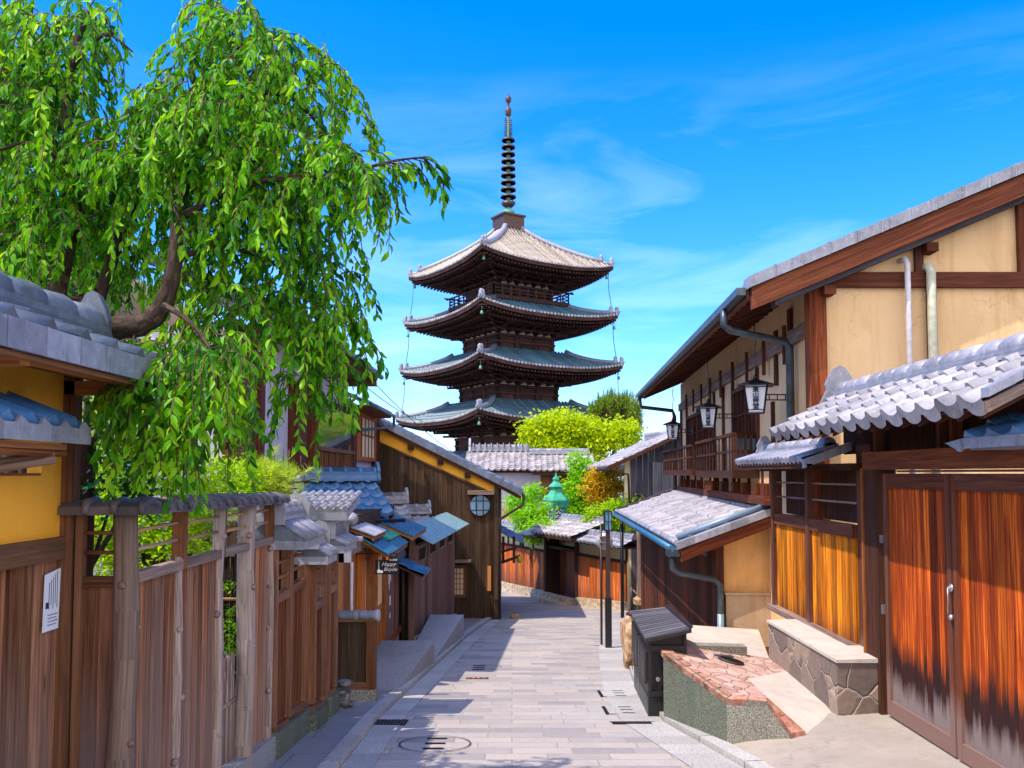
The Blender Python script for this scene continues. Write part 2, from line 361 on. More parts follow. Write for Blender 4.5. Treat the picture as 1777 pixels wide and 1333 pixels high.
M['gutter'] = plain('patinated_gutter', (.075, .10, .12), .4, .4, .5, .5, 5)
M['gutter_blue'] = plain('blue_grey_downpipe', (.20, .30, .40), .4, .2, .5, .2, 4)
M['brown_metal'] = plain('brown_painted_metal', (.06, .035, .03), .45, .2)
M['black_metal'] = plain('black_painted_metal', (.012, .012, .015), .4, .1)
M['cabinet'] = wood('black_stained_cabinet_wood', (.010, .009, .011), (.02, .018, .022), (.035, .03, .036), rough=.5, spec=.4)
M['lid_slats'] = wood('dark_slatted_lid', (.04, .048, .07), (.09, .105, .15), (.17, .20, .27), two=0, knots=False)
M['steel'] = plain('steel', (.55, .55, .58), .3, .8)
M['bronze'] = plain('spire_bronze', (.10, .055, .04), .5, .5, .5, .4)
M['verdigris'] = plain('verdigris', (.10, .26, .20), .6, .1, .4, .4, 2)
M['pipe_white'] = plain('white_pvc', (.62, .58, .62), .4)
M['pipe_cream'] = plain('cream_pvc', (.50, .50, .38), .4)
M['paper'] = plain('notice_paper', (.74, .77, .88), .7, 0, .3, .04)
M['ink'] = plain('ink', (.03, .04, .07), .7, 0, .2, .1)
M['white_print'] = plain('white_lettering', (.8, .8, .82), .7, 0, .2, .03)
M['lantern_panel'] = plain('lantern_paper', (.84, .83, .86), .6, 0, .3, .06)
M['shoji'] = plain('shoji_paper', (.74, .54, .34), .8, 0, .3, .1)
M['pink_paper'] = plain('window_screen', (.62, .42, .32), .7)
M['screen_orange'] = plain('orange_name_board', (.62, .24, .06), .6, 0, .3, .1)
M['granite'] = granite('dark_green_granite', (.035, .045, .03), (.11, .13, .09), (.24, .26, .20), 110, stain=(.06, .10, .08))
M['granite_pale'] = granite('speckled_granite', (.09, .09, .07), (.24, .235, .19), (.44, .42, .35), 105)
M['granite_grey'] = granite('grey_granite', (.15, .15, .155), (.33, .33, .33), (.5, .49, .48), 90)
M['kerb'] = granite('kerb_stone', (.24, .235, .23), (.40, .39, .37), (.55, .53, .50), 90)
M['rock'] = granite('tan_boulder', (.22, .13, .06), (.48, .31, .17), (.66, .47, .30), 6, stain=(.20, .11, .05))
M['ashlar'] = granite('tan_ashlar', (.30, .23, .15), (.50, .40, .28), (.64, .54, .40), 10)
M['terracotta'] = granite('terracotta_paving', (.34, .14, .09), (.47, .22, .15), (.57, .31, .23), 14, lo=.75, hi=1.15)
M['blue_rock'] = granite('dark_stacked_stone', (.06, .06, .06), (.16, .15, .14), (.28, .27, .25), 10)
M['iron'] = plain('cast_iron', (.07, .045, .035), .6, .3, .4, .3)
M['dark_slot'] = plain('drain_slot', (.015, .012, .012), .8, 0, .2)
M['bark'] = wood('cherry_bark', (.014, .011, .010), (.045, .036, .032), (.13, .11, .10), lo=.8, hi=1.1, two=0)
M['twig'] = plain('twig', (.10, .055, .03), .8)
M['leaf'] = leafmat('cherry_leaf', [(.010, .075, .003), (.05, .25, .003), (.16, .45, .004), (.36, .64, .010)], .45, .5)
M['leaf_dark'] = leafmat('camellia_leaf', [(.006, .045, .006), (.014, .085, .008), (.03, .14, .012)], .25, .3)
M['leaf_maple'] = leafmat('maple_leaf', [(.14, .32, .006), (.34, .56, .008), (.56, .70, .012)], .5)
M['leaf_lime'] = leafmat('lime_green_leaf', [(.10, .32, .004), (.24, .56, .008), (.46, .70, .012)], .45)
M['leaf_yellow'] = leafmat('yellow_green_leaf', [(.20, .34, .004), (.46, .60, .006), (.70, .74, .01)], .45)
M['leaf_amber'] = leafmat('amber_leaf', [(.38, .24, .01), (.62, .42, .015), (.74, .58, .03)], .4)
M['needle'] = leafmat('pine_needle', [(.12, .28, .01), (.36, .54, .02), (.64, .66, .04)], .3)
M['conifer'] = leafmat('conifer_needle', [(.05, .12, .01), (.15, .26, .015), (.32, .38, .03)], .3)
M['grass'] = leafmat('grass_blade', [(.03, .10, .008), (.09, .2, .02)], .3)
def glassmat():
    m, n, b, _ = newmat('window_glass'); b.inputs['Base Color'].default_value = (.03, .06, .09, 1); b.inputs['Roughness'].default_value = .06
    b.inputs['Specular IOR Level'].default_value = .9; b.inputs['Metallic'].default_value = .35; return m
M['glass'] = glassmat()
def brightglass():
    m, n, b, _ = newmat('sky_blue_window_glass'); z = noise(n, geopos(n), 3, 3)
    n.links.new(ramp(n, z, [(.3, (.03, .22, .42)), (.7, (.25, .45, .60))]), b.inputs['Base Color']); b.inputs['Roughness'].default_value = .15
    b.inputs['Specular IOR Level'].default_value = .8; return m
M['glass_blue'] = brightglass()
def paving():
    m, n, b, _ = newmat('granite_slab_paving'); o = geopos(n)
    br = n.nodes.new('ShaderNodeTexBrick'); n.links.new(o, br.inputs['Vector'])
    br.inputs['Scale'].default_value = 1.0; br.inputs['Brick Width'].default_value = .52; br.inputs['Row Height'].default_value = .21
    br.inputs['Mortar Size'].default_value = .006; br.inputs['Mortar Smooth'].default_value = .3; br.offset = .43; br.offset_frequency = 2; br.squash = 1.35; br.squash_frequency = 3
    br.inputs['Color1'].default_value = (.0, .0, .0, 1); br.inputs['Color2'].default_value = (1, 1, 1, 1); br.inputs['Mortar'].default_value = (.5, .5, .5, 1)
    base = ramp(n, br.outputs['Color'], [(0, (.25, .24, .245)), (.35, (.36, .33, .30)), (.7, (.45, .40, .35)), (1, (.38, .365, .355))])
    sp = noise(n, o, 60, 3, .75); base = mix(n, mapr(n, sp, .45, .65, 0, .45), base, (.26, .25, .25)); 
    big = noise(n, o, 1.4, 5, .6); base = vary(n, base, big, .72, 1.22); base = mix(n, mapr(n, noise(n, o, .9, 7, .7, .8), .53, .68, 0, .4), base, (.30, .26, .23)); base = mix(n, mapr(n, noise(n, o, 9, 5, .7), .55, .7, 0, .35), base, (.50, .44, .39))
    base = mix(n, math_(n, 'MULTIPLY', br.outputs['Fac'], .75), base, (.30, .22, .16))
    n.links.new(base, b.inputs['Base Color']); b.inputs['Roughness'].default_value = .75; b.inputs['Specular IOR Level'].default_value = .3
    grit = noise(n, o, 170, 2, .8); base = mix(n, mapr(n, grit, .56, .66, 0, .55), base, (.14, .13, .13)); base = mix(n, mapr(n, grit, .40, .32, 0, .5), base, (.60, .57, .54))
    n.links.new(base, b.inputs['Base Color'])
    h = math_(n, 'SUBTRACT', math_(n, 'MULTIPLY', sp, .5), math_(n, 'MULTIPLY', br.outputs['Fac'], 1.0)); bump(n, b, h, .006, .7); return m
M['paving'] = paving()
def asphaltish():
    m, n, b, _ = newmat('grey_stone_margin'); o = geopos(n)
    br = n.nodes.new('ShaderNodeTexBrick'); n.links.new(o, br.inputs['Vector']); br.inputs['Scale'].default_value = 1.0
    br.inputs['Brick Width'].default_value = .9; br.inputs['Row Height'].default_value = .6; br.inputs['Mortar Size'].default_value = .008
    br.inputs['Color1'].default_value = (.24, .24, .25, 1); br.inputs['Color2'].default_value = (.30, .30, .30, 1); br.inputs['Mortar'].default_value = (.16, .15, .14, 1)
    sp = noise(n, o, 80, 3, .7); col = mix(n, mapr(n, sp, .4, .65, 0, .5), br.outputs['Color'], (.12, .12, .13))
    n.links.new(col, b.inputs['Base Color']); b.inputs['Roughness'].default_value = .85; bump(n, b, sp, .003, .5); return m
M['margin'] = asphaltish()
def crazy(name, c1, c2, c3, sc, gap=.03, mort=(.5, .46, .40)):
    m, n, b, _ = newmat(name); o = geopos(n)
    w = n.nodes.new('ShaderNodeVectorMath'); w.operation = 'ADD'; nz = noise(n, o, 3, 3, .5, 0, 'Color'); sc2 = n.nodes.new('ShaderNodeVectorMath'); sc2.operation = 'SCALE'
    n.links.new(nz, sc2.inputs[0]); sc2.inputs['Scale'].default_value = .18; n.links.new(o, w.inputs[0]); n.links.new(sc2.outputs[0], w.inputs[1])
    def vor(f):
        v = n.nodes.new('ShaderNodeTexVoronoi'); v.feature = f; v.inputs['Scale'].default_value = sc; n.links.new(w.outputs[0], v.inputs['Vector']); return v
    e = vor('DISTANCE_TO_EDGE'); c = vor('F1')
    s = n.nodes.new('ShaderNodeSeparateXYZ'); n.links.new(c.outputs['Color'], s.inputs[0])
    col = ramp(n, s.outputs[0], [(.1, c1), (.5, c2), (.9, c3)])
    col = vary(n, col, noise(n, o, 12, 5, .65), .6, 1.3)
    ed = mapr(n, e.outputs['Distance'], gap * .5, gap, 1, 0)
    col = mix(n, ed, col, mort); n.links.new(col, b.inputs['Base Color']); b.inputs['Roughness'].default_value = .8
    bump(n, b, math_(n, 'ADD', mapr(n, e.outputs['Distance'], 0, gap * 3, 0, 1), math_(n, 'MULTIPLY', noise(n, o, 20, 4), .5)), .014, .9); return m
M['crazy_stone'] = crazy('crazy_stone_cladding', (.15, .11, .09), (.24, .175, .135), (.32, .235, .17), 3.4, .02, (.40, .35, .29))
M['crazy_brick'] = crazy('crazy_terracotta', (.42, .24, .18), (.52, .33, .26), (.60, .42, .34), 7.0, .016, (.30, .19, .14))
M['soil'] = granite('earth', (.06, .05, .035), (.13, .11, .08), (.20, .17, .12), 20)

# ---------------------------------------------------------------- roof helpers
def tile_roof(mb, O, U, Vd, W, L, tw=.27, tl=.25, amp=.028, lift=.022, seg=6, edge=.05, style='wave'):
    O, U, Vd = V3(O), V3(U).normalized(), V3(Vd).normalized(); N = U.cross(Vd)
    if N.z < 0: N = -N
    nt_ = max(1, round(W / tw)); tw = W / nt_; nc = max(1, round(L / tl)); tl = L / nc
    if style == 'wave': hp = [amp * (math.exp(-((t - .82) / .13) ** 2) * 1.25 - .55 * math.sin(min(t / .7, 1) * math.pi)) for t in [k / seg for k in range(seg)]]
    else: hp = [(0 if (t < .33 or t > .99) else amp * math.sin((t - .33) / .66 * math.pi) ** .6) for t in [k / seg for k in range(seg)]]
    hp.append(hp[0])
    for c in range(nc):
        for k in range(nt_):
            r = random.random(); j = random.uniform(-.004, .004)
            lo, hi = c * tl, (c + 1) * tl + .02
            b0 = len(mb.v); d0 = edge if c == 0 else lift
            for i in range(seg + 1):
                p = O + U * (k * tw + i / seg * tw)
                mb.v.append(tuple(p + Vd * lo + N * (hp[i] + lift + j - d0 - (0 if c else amp * .4))))
                mb.v.append(tuple(p + Vd * lo + N * (hp[i] + lift + j)))
                mb.v.append(tuple(p + Vd * hi + N * (hp[i] * .9 + j)))
            for i in range(seg):
                a = b0 + i * 3
                mb.f.append((a + 1, a + 4, a + 5, a + 2)); mb.sm.append(True); mb.r.append(r)
                mb.f.append((a, a + 3, a + 4, a + 1)); mb.sm.append(False); mb.r.append(r)
def ridge(mb, p0, p1, w=.2, layers=3, lh=.045, rr=.075, tl=.25, bulge=False):
    p0, p1 = V3(p0), V3(p1); d = (p1 - p0); Ln = d.length; u = d.normalized(); side = u.cross(V3((0, 0, 1))).normalized(); up = side.cross(u).normalized()
    for k in range(layers):
        ww = w * (1 - .12 * k); a = p0 + up * (lh * k) - side * ww / 2
        mb.obox(a, u * Ln, side * ww, up * (lh * .8)); 
        mb.obox(a + side * .012 + up * lh * .8, u * Ln, side * (ww - .024), up * (lh * .2))
    c0 = p0 + up * (lh * layers); n = max(1, round(Ln / tl)); t = Ln / n
    for k in range(n):
        a = c0 + u * (k * t); r = random.random()
        if bulge: mb.tube([a, a + u * t * .12, a + u * t * .4, a + u * t * .75, a + u * t * .97, a + u * t], [rr * .95, rr * 1.22, rr * 1.3, rr * 1.2, rr * .98, rr * .8], 12, r)
        else: mb.tube([a, a + u * (t * .78), a + u * (t * .78), a + u * (t * 1.02)], [rr, rr * 1.0, rr * 1.13, rr * 1.13], 12, r)
def onigawara(mb, p, u, w=.26, h=.32, t=.05):
    """end plate facing along u"""
    p, u = V3(p), V3(u).normalized(); s = u.cross(V3((0, 0, 1))).normalized(); z = V3((0, 0, 1))
    prof = [(-.5, 0), (-.62, .12), (-.5, .28), (-.42, .42), (-.46, .55), (-.34, .75), (-.18, .93), (0, 1.0), (.18, .93), (.34, .75), (.46, .55), (.42, .42), (.5, .28), (.62, .12), (.5, 0)]
    mb.prism([p + s * (a * w) + z * (b * h) for a, b in prof], u * t)
def planks(mb, pl, a0, a1, z0, z1, n, th=.02, d0=0, gap=.004, jit=.25, zf=None):
    """vertical boards on a plane; zf(a)->(z0,z1) when the ends slope"""
    ws = [1 + random.uniform(-jit, jit) for _ in range(n)]; s = sum(ws); a = a0; sg = (a1 - a0)
    for w in ws:
        b = a + w / s * sg; dd = random.uniform(0, .004); g = gap / 2 * (1 if sg > 0 else -1)
        if zf:
            (za, zb), (zc, zd) = zf(a), zf(b)
        else: za = zc = z0; zb = zd = z1
        P = lambda x, z, d: pl.pt(x, z, d)
        mb.hexa([P(a + g, za, d0), P(b - g, zc, d0), P(b - g, zc, d0 + th + dd), P(a + g, za, d0 + th + dd),
                 P(a + g, zb, d0), P(b - g, zd, d0), P(b - g, zd, d0 + th + dd), P(a + g, zb, d0 + th + dd)])
        a = b
def text_mesh(txt, name, m, size, origin, xdir, ydir, parent, th=.003, align='CENTER', shear=0, label=None):
    cu = bpy.data.curves.new(name, 'FONT'); cu.body = txt; cu.size = size; cu.align_x = align; cu.align_y = 'CENTER'; cu.extrude = th / 2; cu.offset = size * .03 if m.name == 'ink' else 0; cu.shear = shear; cu.resolution_u = 3
    t = bpy.data.objects.new(name, cu); COL.objects.link(t); dg = bpy.context.evaluated_depsgraph_get(); dg.update()
    me = bpy.data.meshes.new_from_object(t.evaluated_get(dg)); bpy.data.objects.remove(t); bpy.data.curves.remove(cu)
    X, Y = V3(xdir).normalized(), V3(ydir).normalized(); Z = X.cross(Y)
    off = V3((0, 0, 0)); p = parent
    while p is not None: off += p.location; p = p.parent
    me.transform(Matrix.Translation(V3(origin) - off) @ Matrix((X, Y, Z)).transposed().to_4x4())
    me.materials.clear(); me.materials.append(m)
    o = bpy.data.objects.new(name, me); COL.objects.link(o); o.parent = parent
    if label: o['label'] = label
    return o
def copy_tree(o, parent=None):
    c = o.copy(); COL.objects.link(c); c.parent = parent
    for ch in list(o.children): copy_tree(ch, c)
    return c
# ================================================================ THE SETTING
def strip(mb, Ls, Rs, dz, y0, y1, n=60, cross=None):
    """ground-following sheet between two x(Y) polylines"""
    def xi(t, Y):
        for (a, b) in zip(t, t[1:]):
            if a[0] <= Y <= b[0]: return a[1] + (b[1] - a[1]) * (Y - a[0]) / (b[0] - a[0])
        return t[0][1] if Y < t[0][0] else t[-1][1]
    ys = [y0 + (y1 - y0) * k / n for k in range(n + 1)]
    for a, b in zip(ys, ys[1:]):
        mb.face([(xi(Ls, a), a, gz(a) + dz), (xi(Rs, a), a, gz(a) + dz), (xi(Rs, b), b, gz(b) + dz), (xi(Ls, b), b, gz(b) + dz)])
g = MB(); ys = [-300, -60, -12] + [-12 + 2 * k for k in range(1, 31)] + [60, 90, 150, 400]
for a, b in zip(ys, ys[1:]): g.face([(-300, a, gz(a) - .05), (300, a, gz(a) - .05), (300, b, gz(b) - .05), (-300, b, gz(b) - .05)])
struct(g.build('ground', M['soil']))
LK = [WG(590, 1332), WG(655, 1249), WG(702, 1204), WG(762, 1149), WG(812, 1104), WG(848, 1078), WG(868, 1068)]
RK = [WG(1292, 1332), WG(1152, 1252), WG(1118, 1215), WG(1098, 1180), WG(1082, 1130), WG(1078, 1100), WG(1088, 1066)]
XL = [(-6, -1.45)] + [(p.y, p.x) for p in LK]; XR = [(-6, 2.6), (4, 2.15)] + [(p.y, p.x) for p in RK]
XL2 = XL[:-1] + [(22.6, -.45), (22.8, -9), (60, -9)]; XR2 = XR + [(60, XR[-1][1] + 6)]
g = MB(); strip(g, XL2, XR2, -.004, -6, 40, 140); struct(g.build('street', M['paving']))
g = MB(); strip(g, [(-6, -9), (60, -9)], [(y, x - .10) for y, x in XL] , .03, -6, 22.4, 80); struct(g.build('pavement', M['margin']))
# kerbs
def kerb(pts, w, h, name, side):
    mb = MB(); prev = None
    for a, b in zip(pts, pts[1:]):
        d = V3((b.x - a.x, b.y - a.y, 0)); n = max(1, round(d.length / .9)); s = V3((d.y, -d.x, 0)).normalized() * w * side
        for k in range(n):
            p = a.lerp(b, k / n + .004); q = a.lerp(b, (k + 1) / n - .004)
            p = V3((p.x, p.y, gz(p.y) - .1)); q = V3((q.x, q.y, gz(q.y) - .1))
            mb.obox(p, q - p, s, (0, 0, h + .1))
    return struct(mb.build(name, M['kerb']))
kerb([V3((-1.45, -2, 0))] + LK, .13, .055, 'kerb', -1)
kerb([V3((2.4, 0, 0)), V3((2.1, 4, 0))] + RK[:-1], .15, .05, 'kerb', 1)
# line of smooth border slabs beside the right kerb
g = MB(); strip(g, [(y, x - .42) for y, x in XR], [(y, x - .01) for y, x in XR], .002, 2, 22, 60); struct(g.build('gutter_slabs', M['kerb']))
g = MB(); strip(g, [(y, x + .01) for y, x in XL], [(y, x + .26) for y, x in XL], .002, 2, 22, 60); struct(g.build('gutter_slabs', M['kerb']))

# covers and drains lying in the street
def ground_quad(mb, x0, x1, y0, y1, dz, th=.006):
    mb.hexa([(x0, y0, gz(y0) + dz - th), (x1, y0, gz(y0) + dz - th), (x1, y1, gz(y1) + dz - th), (x0, y1, gz(y1) + dz - th),
             (x0, y0, gz(y0) + dz), (x1, y0, gz(y0) + dz), (x1, y1, gz(y1) + dz), (x0, y1, gz(y1) + dz)])
def ring(mb, c, r0, r1, a0, a1, dz, n=32):
    for k in range(n):
        t0 = a0 + (a1 - a0) * k / n; t1 = a0 + (a1 - a0) * (k + 1) / n; P = []
        for (r, t) in ((r0, t0), (r1, t0), (r1, t1), (r0, t1)):
            x = c.x + r * math.cos(t); y = c.y + r * math.sin(t); P.append((x, y, gz(y) + dz))
        mb.face(P)
def manhole(px, py, r, label, arc):
    c = WG(px, py); t = thing('manhole_cover', label, 'manhole cover', c, 'manhole covers in the street')
    mb = MB(); ring(mb, c, r * .96, r, arc[0], arc[1], .006); mb.build('rim', M['iron'], t)
    mb = MB(); [ground_quad(mb, c.x - .09, c.x + .09, c.y + y, c.y + y + .035, .005) for y in (-.2, 0, .2)]; mb.build('lifting_slot', M['dark_slot'], t)
manhole(755, 1291, .32, 'large round stone-filled manhole cover in the sunny street, nearest to the viewer', (0, 6.28))
manhole(831, 1159, .34, 'small manhole cover with a thin curved rim, farther down the street', (.2, 3.0))
c = WG(828, 1177); t = thing('drain_cover', 'small dark striped drain cover lying between the two manhole covers', 'drain cover', c)
mb = MB(); [ground_quad(mb, c.x - .14 + k * .07, c.x - .10 + k * .07, c.y - .05, c.y + .05, .006) for k in range(4)]; mb.build('bars', M['orange_wood'], t)
mb = MB(); ground_quad(mb, c.x - .15, c.x + .15, c.y - .06, c.y + .06, .003); mb.build('frame', M['iron'], t)
c = WG(676, 1254); t = thing('drain_grate', 'rusty brown iron drain grate in the shade beside the left kerb', 'drain grate', c)
mb = MB(); ground_quad(mb, c.x - .17, c.x + .17, c.y - .13, c.y + .13, .004); mb.build('pit', M['dark_slot'], t)
mb = MB(); [ground_quad(mb, c.x - .17 + k * .034, c.x - .15 + k * .034, c.y - .13, c.y + .13, .009) for k in range(10)]; mb.build('bars', M['iron'], t)
for (px, py, lb) in ((1068, 1204, 'square concrete cover with dark slots at the right kerb, farther of two'), (1080, 1233, 'square concrete cover with dark slots at the right kerb, nearer of two')):
    c = WG(px, py); t = thing('access_cover', lb, 'access cover', c, 'square covers along the right kerb')
    mb = MB(); ground_quad(mb, c.x - .16, c.x + .19, c.y - .2, c.y + .2, .006); mb.build('slab', M['kerb'], t)
    mb = MB(); ground_quad(mb, c.x - .2, c.x - .165, c.y - .22, c.y + .22, .0065); [ground_quad(mb, c.x - .02, c.x + .11, c.y + y, c.y + y + .03, .0085) for y in (-.18, 0, .16)]; mb.build('slot', M['dark_slot'], t)
c = WG(1085, 1255); t = thing('storm_drain', 'dark open storm drain slot under the right kerb', 'storm drain', c)
mb = MB(); ground_quad(mb, c.x - .13, c.x + .26, c.y - .05, c.y + .05, .006); mb.build('opening', M['dark_slot'], t)
mb = MB(); ground_quad(mb, c.x - .15, c.x + .30, c.y + .05, c.y + .12, .012); mb.build('lintel', M['kerb'], t)

# ================================================================ LEFT: ochre wall with its tiled roof
PL = Plane((-2.27, 0), (-2.27, 10))                     # faces +X
t = thing('plaster_wall', 'ochre plaster wall with blue tiled coping, brown plank base and small window', 'wall', (-2.4, 3.0, gz(3)))
mb = MB()
wy0, wy1 = 2.6, 4.12; wz0, wz1 = -.01, .15             # window opening
for (a0, a1, z0, z1) in ((1.0, 4.30, wz1, .50), (1.0, 4.30, -.37, wz0), (1.0, 2.6, wz0, wz1), (4.12, 4.30, wz0, wz1)): mb.pbox(PL, a0, a1, z0, z1, -.07, 0, .5)
mb.build('wall', M['orange_plaster'], t)
mb = MB(); planks(mb, PL, 4.29, 1.2, gz(3) - .6, -.42, 17, .022, -.03, .006); mb.build('plank_base', M['fence_wood'], t)
mb = MB(); mb.pbox(PL, 1.0, 4.33, -.425, -.315, -.06, .035); mb.build('rail', M['mid_wood'], t)
mb = MB(); mb.box(-2.30, -2.215, 4.30, 4.385, gz(4.3) - .3, .54); mb.build('post', M['mid_wood'], t)
f = MB(); f.pbox(PL, 2.6, 4.12, wz0 - .0, wz0 + .012, -.066, -.004); f.build('window', M['mid_wood'], t)
wdo = MB(); [wdo.tube([(-2.32, y, wz0), (-2.32, y, wz1)], .008, 6) for y in (2.95, 3.2, 3.45, 3.65, 3.85, 4.03)]; wdo.tube([(-2.315, 2.6, .07), (-2.315, 4.12, .07)], .006, 6); wdo.build('window_bar', M['bamboo'], t)
# coping roof
rf = MB(); tile_roof(rf, (-1.74, 4.42, .53), (0, -1, 0), (-.94, 0, .34), 3.6, .50, .25, .25, .03, .02, 6, .09)
tile_roof(rf, (-2.70, .82, .53), (0, 1, 0), (.94, 0, .34), 3.6, .50, .25, .25, .03, .02, 6, .09); ro = rf.build('roof', M['tile_slate'], t)
e = MB()
for k in range(15): e.box(-1.745, -1.728, 4.40 - .25 * (k + 1) + .003, 4.40 - .25 * k - .003, .435, .545)
e.prism([(-1.735, 4.40, .435), (-1.735, 4.40, .55), (-1.735, 4.54, .57), (-1.735, 4.49, .53), (-1.735, 4.44, .44)], (-.12, 0, .05)); e.build('eave_tiles', M['gable_tile'], ro)
e = MB(); ridge(e, (-2.2, 4.42, .65), (-2.2, .9, .65), .26, 3, .04, .078, .27, True); onigawara(e, (-2.2, 4.42, .60), (0, 1, 0), .20, .36, .05); e.build('ridge', M['tile_slate'], ro)
e = MB(); e.obox((-2.24, 4.36, .49), (.47, 0, -.075), (0, -3.4, 0), (0, 0, .022)); e.build('soffit', M['soffit'], ro)
e = MB(); e.box(-2.265, -1.80, 4.30, 4.37, .40, .47); e.box(-2.265, -1.80, 3.1, 3.17, .40, .47); e.box(-1.90, -1.84, .9, 4.5, .425, .465); e.build('bracket_beam', M['orange_wood'], t)
lt = thing('louvre_screen', 'white louvred screen seen through the small barred opening of the ochre wall', 'screen', (-3.5, 5.7, -.5))
for k in range(9): mb = MB(); mb.obox((-4.2, 5.7 + .02 * k, -.42 + .07 * k), (1.3, 0, 0), (0, .05, .02), (0, 0, .012)); mb.build('slat', M['pipe_white'], lt)
mb = MB(); mb.box(-3.75, -3.70, 5.68, 5.95, -1.2, .25); mb.build('post', M['dark_wood'], lt); mb = MB(); mb.box(-2.95, -2.90, 5.68, 5.95, -1.2, .25); mb.build('post', M['dark_wood'], lt)
# pent roof over the window
p = thing('pent_roof', 'small blue tiled pent roof on log brackets over the ochre wall window', 'roof', (-2.15, 3.2, .15))
q = MB(); tile_roof(q, (-1.98, 3.97, .215), (0, -1, 0), (-.90, 0, .42), 2.2, .32, .17, .32, .022, .02, 6, .055); q.build('tiles', M['tile_sky_tint'], p)
q = MB()
for k in range(13): q.prism([(-1.975, 3.97 - .17 * k, .135), (-1.975, 3.97 - .17 * k, .205), (-1.975, 3.91 - .17 * k, .235), (-1.975, 3.885 - .17 * k, .205), (-1.975, 3.80 - .17 * k, .205), (-1.975, 3.80 - .17 * k, .135)], (.014, 0, 0))
q.build('eave_tiles', M['gable_tile'], p)
q = MB(); ridge(q, (-2.235, 3.62, .335), (-2.235, 1.9, .335), .07, 1, .02, .04, .25); q.build('ridge', M['tile_sky_tint'], p)
q = MB(); q.box(-2.26, -2.0, 1.9, 3.83, .105, .13); q.tube([(-2.03, 1.9, .095), (-2.03, 3.86, .095)], .02, 8); q.build('board', M['orange_wood'], p)
for y in (3.74, 3.05): q = MB(); q.tube([(-2.27, y - .12, .02), (-2.02, y + .03, .075)], .033, 10); q.build('log_bracket', M['log'], p)
# notice
n0 = thing('notice', 'white paper notice pinned on the brown planks beneath the ochre wall', 'notice', (-2.24, 4.1, -.9))
a, z = PL.hit(100, 990); b, z2 = PL.hit(70, 1108); ay, by = a, b
q = MB(); q.prism([PL.pt(by, -.49, .012), PL.pt(ay, -.47, .012), PL.pt(ay - .01, -.765, .012), PL.pt(by - .01, -.765, .012)], (.004, 0, 0)); q.build('sheet', M['paper'], n0)
q = MB(); w = ay - by
for k in range(5):
    q.pbox(PL, by + w * (.25 + .13 * k), by + w * (.27 + .13 * k), -.66 + .02 * (k % 2), -.53 + .012 * k, .0165, .018)
for k in range(4): q.pbox(PL, by + w * .2, by + w * (.85 - .1 * (k % 2)), -.690 - .016 * k, -.687 - .016 * k, .0165, .018)
q.pbox(PL, by + w * .06, by + w * .22, -.655, -.625, .0165, .018); q.build('printed_text', M['ink'], n0)

# ================================================================ LEFT: board fence with log posts
PF = Plane((-1.95, 0), (-1.95, 10))
t = thing('board_fence', 'weathered board fence with log posts, open rails and grey tile cap below the willowy tree', 'fence', (-2.0, 5.6, gz(5.6)))
def log(mb, x, y, z0, z1, r, wob=.012, n=12):
    zs = [z0 + (z1 - z0) * k / 9 for k in range(10)]; ph = random.random() * 6
    mb.tube([(x + wob * math.sin(ph + k * 1.1), y + wob * math.cos(ph * 2 + k * .9), zz) for k, zz in enumerate(zs)], [r * (1.12 - .02 * k + .06 * math.sin(ph + k * 2)) for k in range(10)], n)
    for k in range(4):
        zz = z0 + (z1 - z0) * (.35 + .17 * k) + random.uniform(-.1, .1); an = random.uniform(-1.6, .6); d = V3((math.cos(an), math.sin(an), 0))
        mb.lathe(V3((x, y, zz)) + d * r * .86, [(.024, 0), (.02, .012), (.012, .022), (.006, .024)], 8, axis=d)
mb = MB(); log(mb, -1.96, 4.36, gz(4.3) - .3, -.205, .064, .006); mb.build('corner_post', M['log'], t)
mb = MB(); log(mb, -1.955, 6.32, gz(6.2) - .2, -.205, .066, .012); mb.build('gnarled_post', M['log_grey'], t)
mb = MB(); log(mb, -1.955, 5.03, gz(5) - .2, -.205, .032, .008, 8); mb.build('post', M['log_grey'], t)
mb = MB(); log(mb, -1.955, 5.72, gz(5.6) - .2, -.205, .04, .008, 8); mb.build('post', M['log_grey'], t)
mb = MB(); log(mb, -1.955, 6.92, gz(7) - .2, -.205, .036, .006, 8); mb.build('post', M['log_grey'], t)
mb = MB(); mb.box(-2.2, -2.165, 4.32, 4.37, gz(4.3) - .3, -.21); mb.build('post', M['mid_wood'], t)
for y in (5.05, 5.74, 6.34, 6.9):
    mb = MB(); mb.box(-1.985, -1.925, y - .045, y + .045, -.56, -.215); mb.build('upper_post', M['mid_wood'], t)
for (y0, y1) in ((4.42, 5.02), (5.07, 5.69), (6.38, 6.89)):
    mb = MB(); planks(mb, PF, y0, y1, gz(y0) - .5, -.55, max(5, int((y1 - y0) / .085)), .018, -.03, .008); mb.build('panel', M['fence_wood'], t); mb = MB(); mb.pbox(PF, y0, y1, gz(y0) - .5, -.56, -.06, -.04); mb.build('gap_shade_board', M['black_wood'], t)  # black sheet added behind the boards so the gaps read dark
for (y0, y1) in ((4.40, 5.02), (5.08, 5.69), (5.76, 6.28), (6.37, 6.90)):
    mb = MB(); mb.pbox(PF, y0, y1, -.56, -.505, -.03, .03); mb.build('rail', M['grey_wood'], t)
    mb = MB(); mb.tube([(-1.955, y0 - .05, -.30), (-1.955, y1 + .05, -.285)], .0115, 7); mb.tube([(-1.955, y0 - .05, -.395), (-1.955, y1 + .05, -.385)], .0115, 7); mb.build('pole_rail', M['bamboo'], t)
PC = Plane((-2.19, 4.36), (-1.95, 4.36), True); PC.n = V3((0, -1, 0))
mb = MB(); planks(mb, PC, 0, .20, gz(4.3) - .4, -.56, 2, .02, -.01, .003); mb.build('end_panel', M['fence_dark'], t)
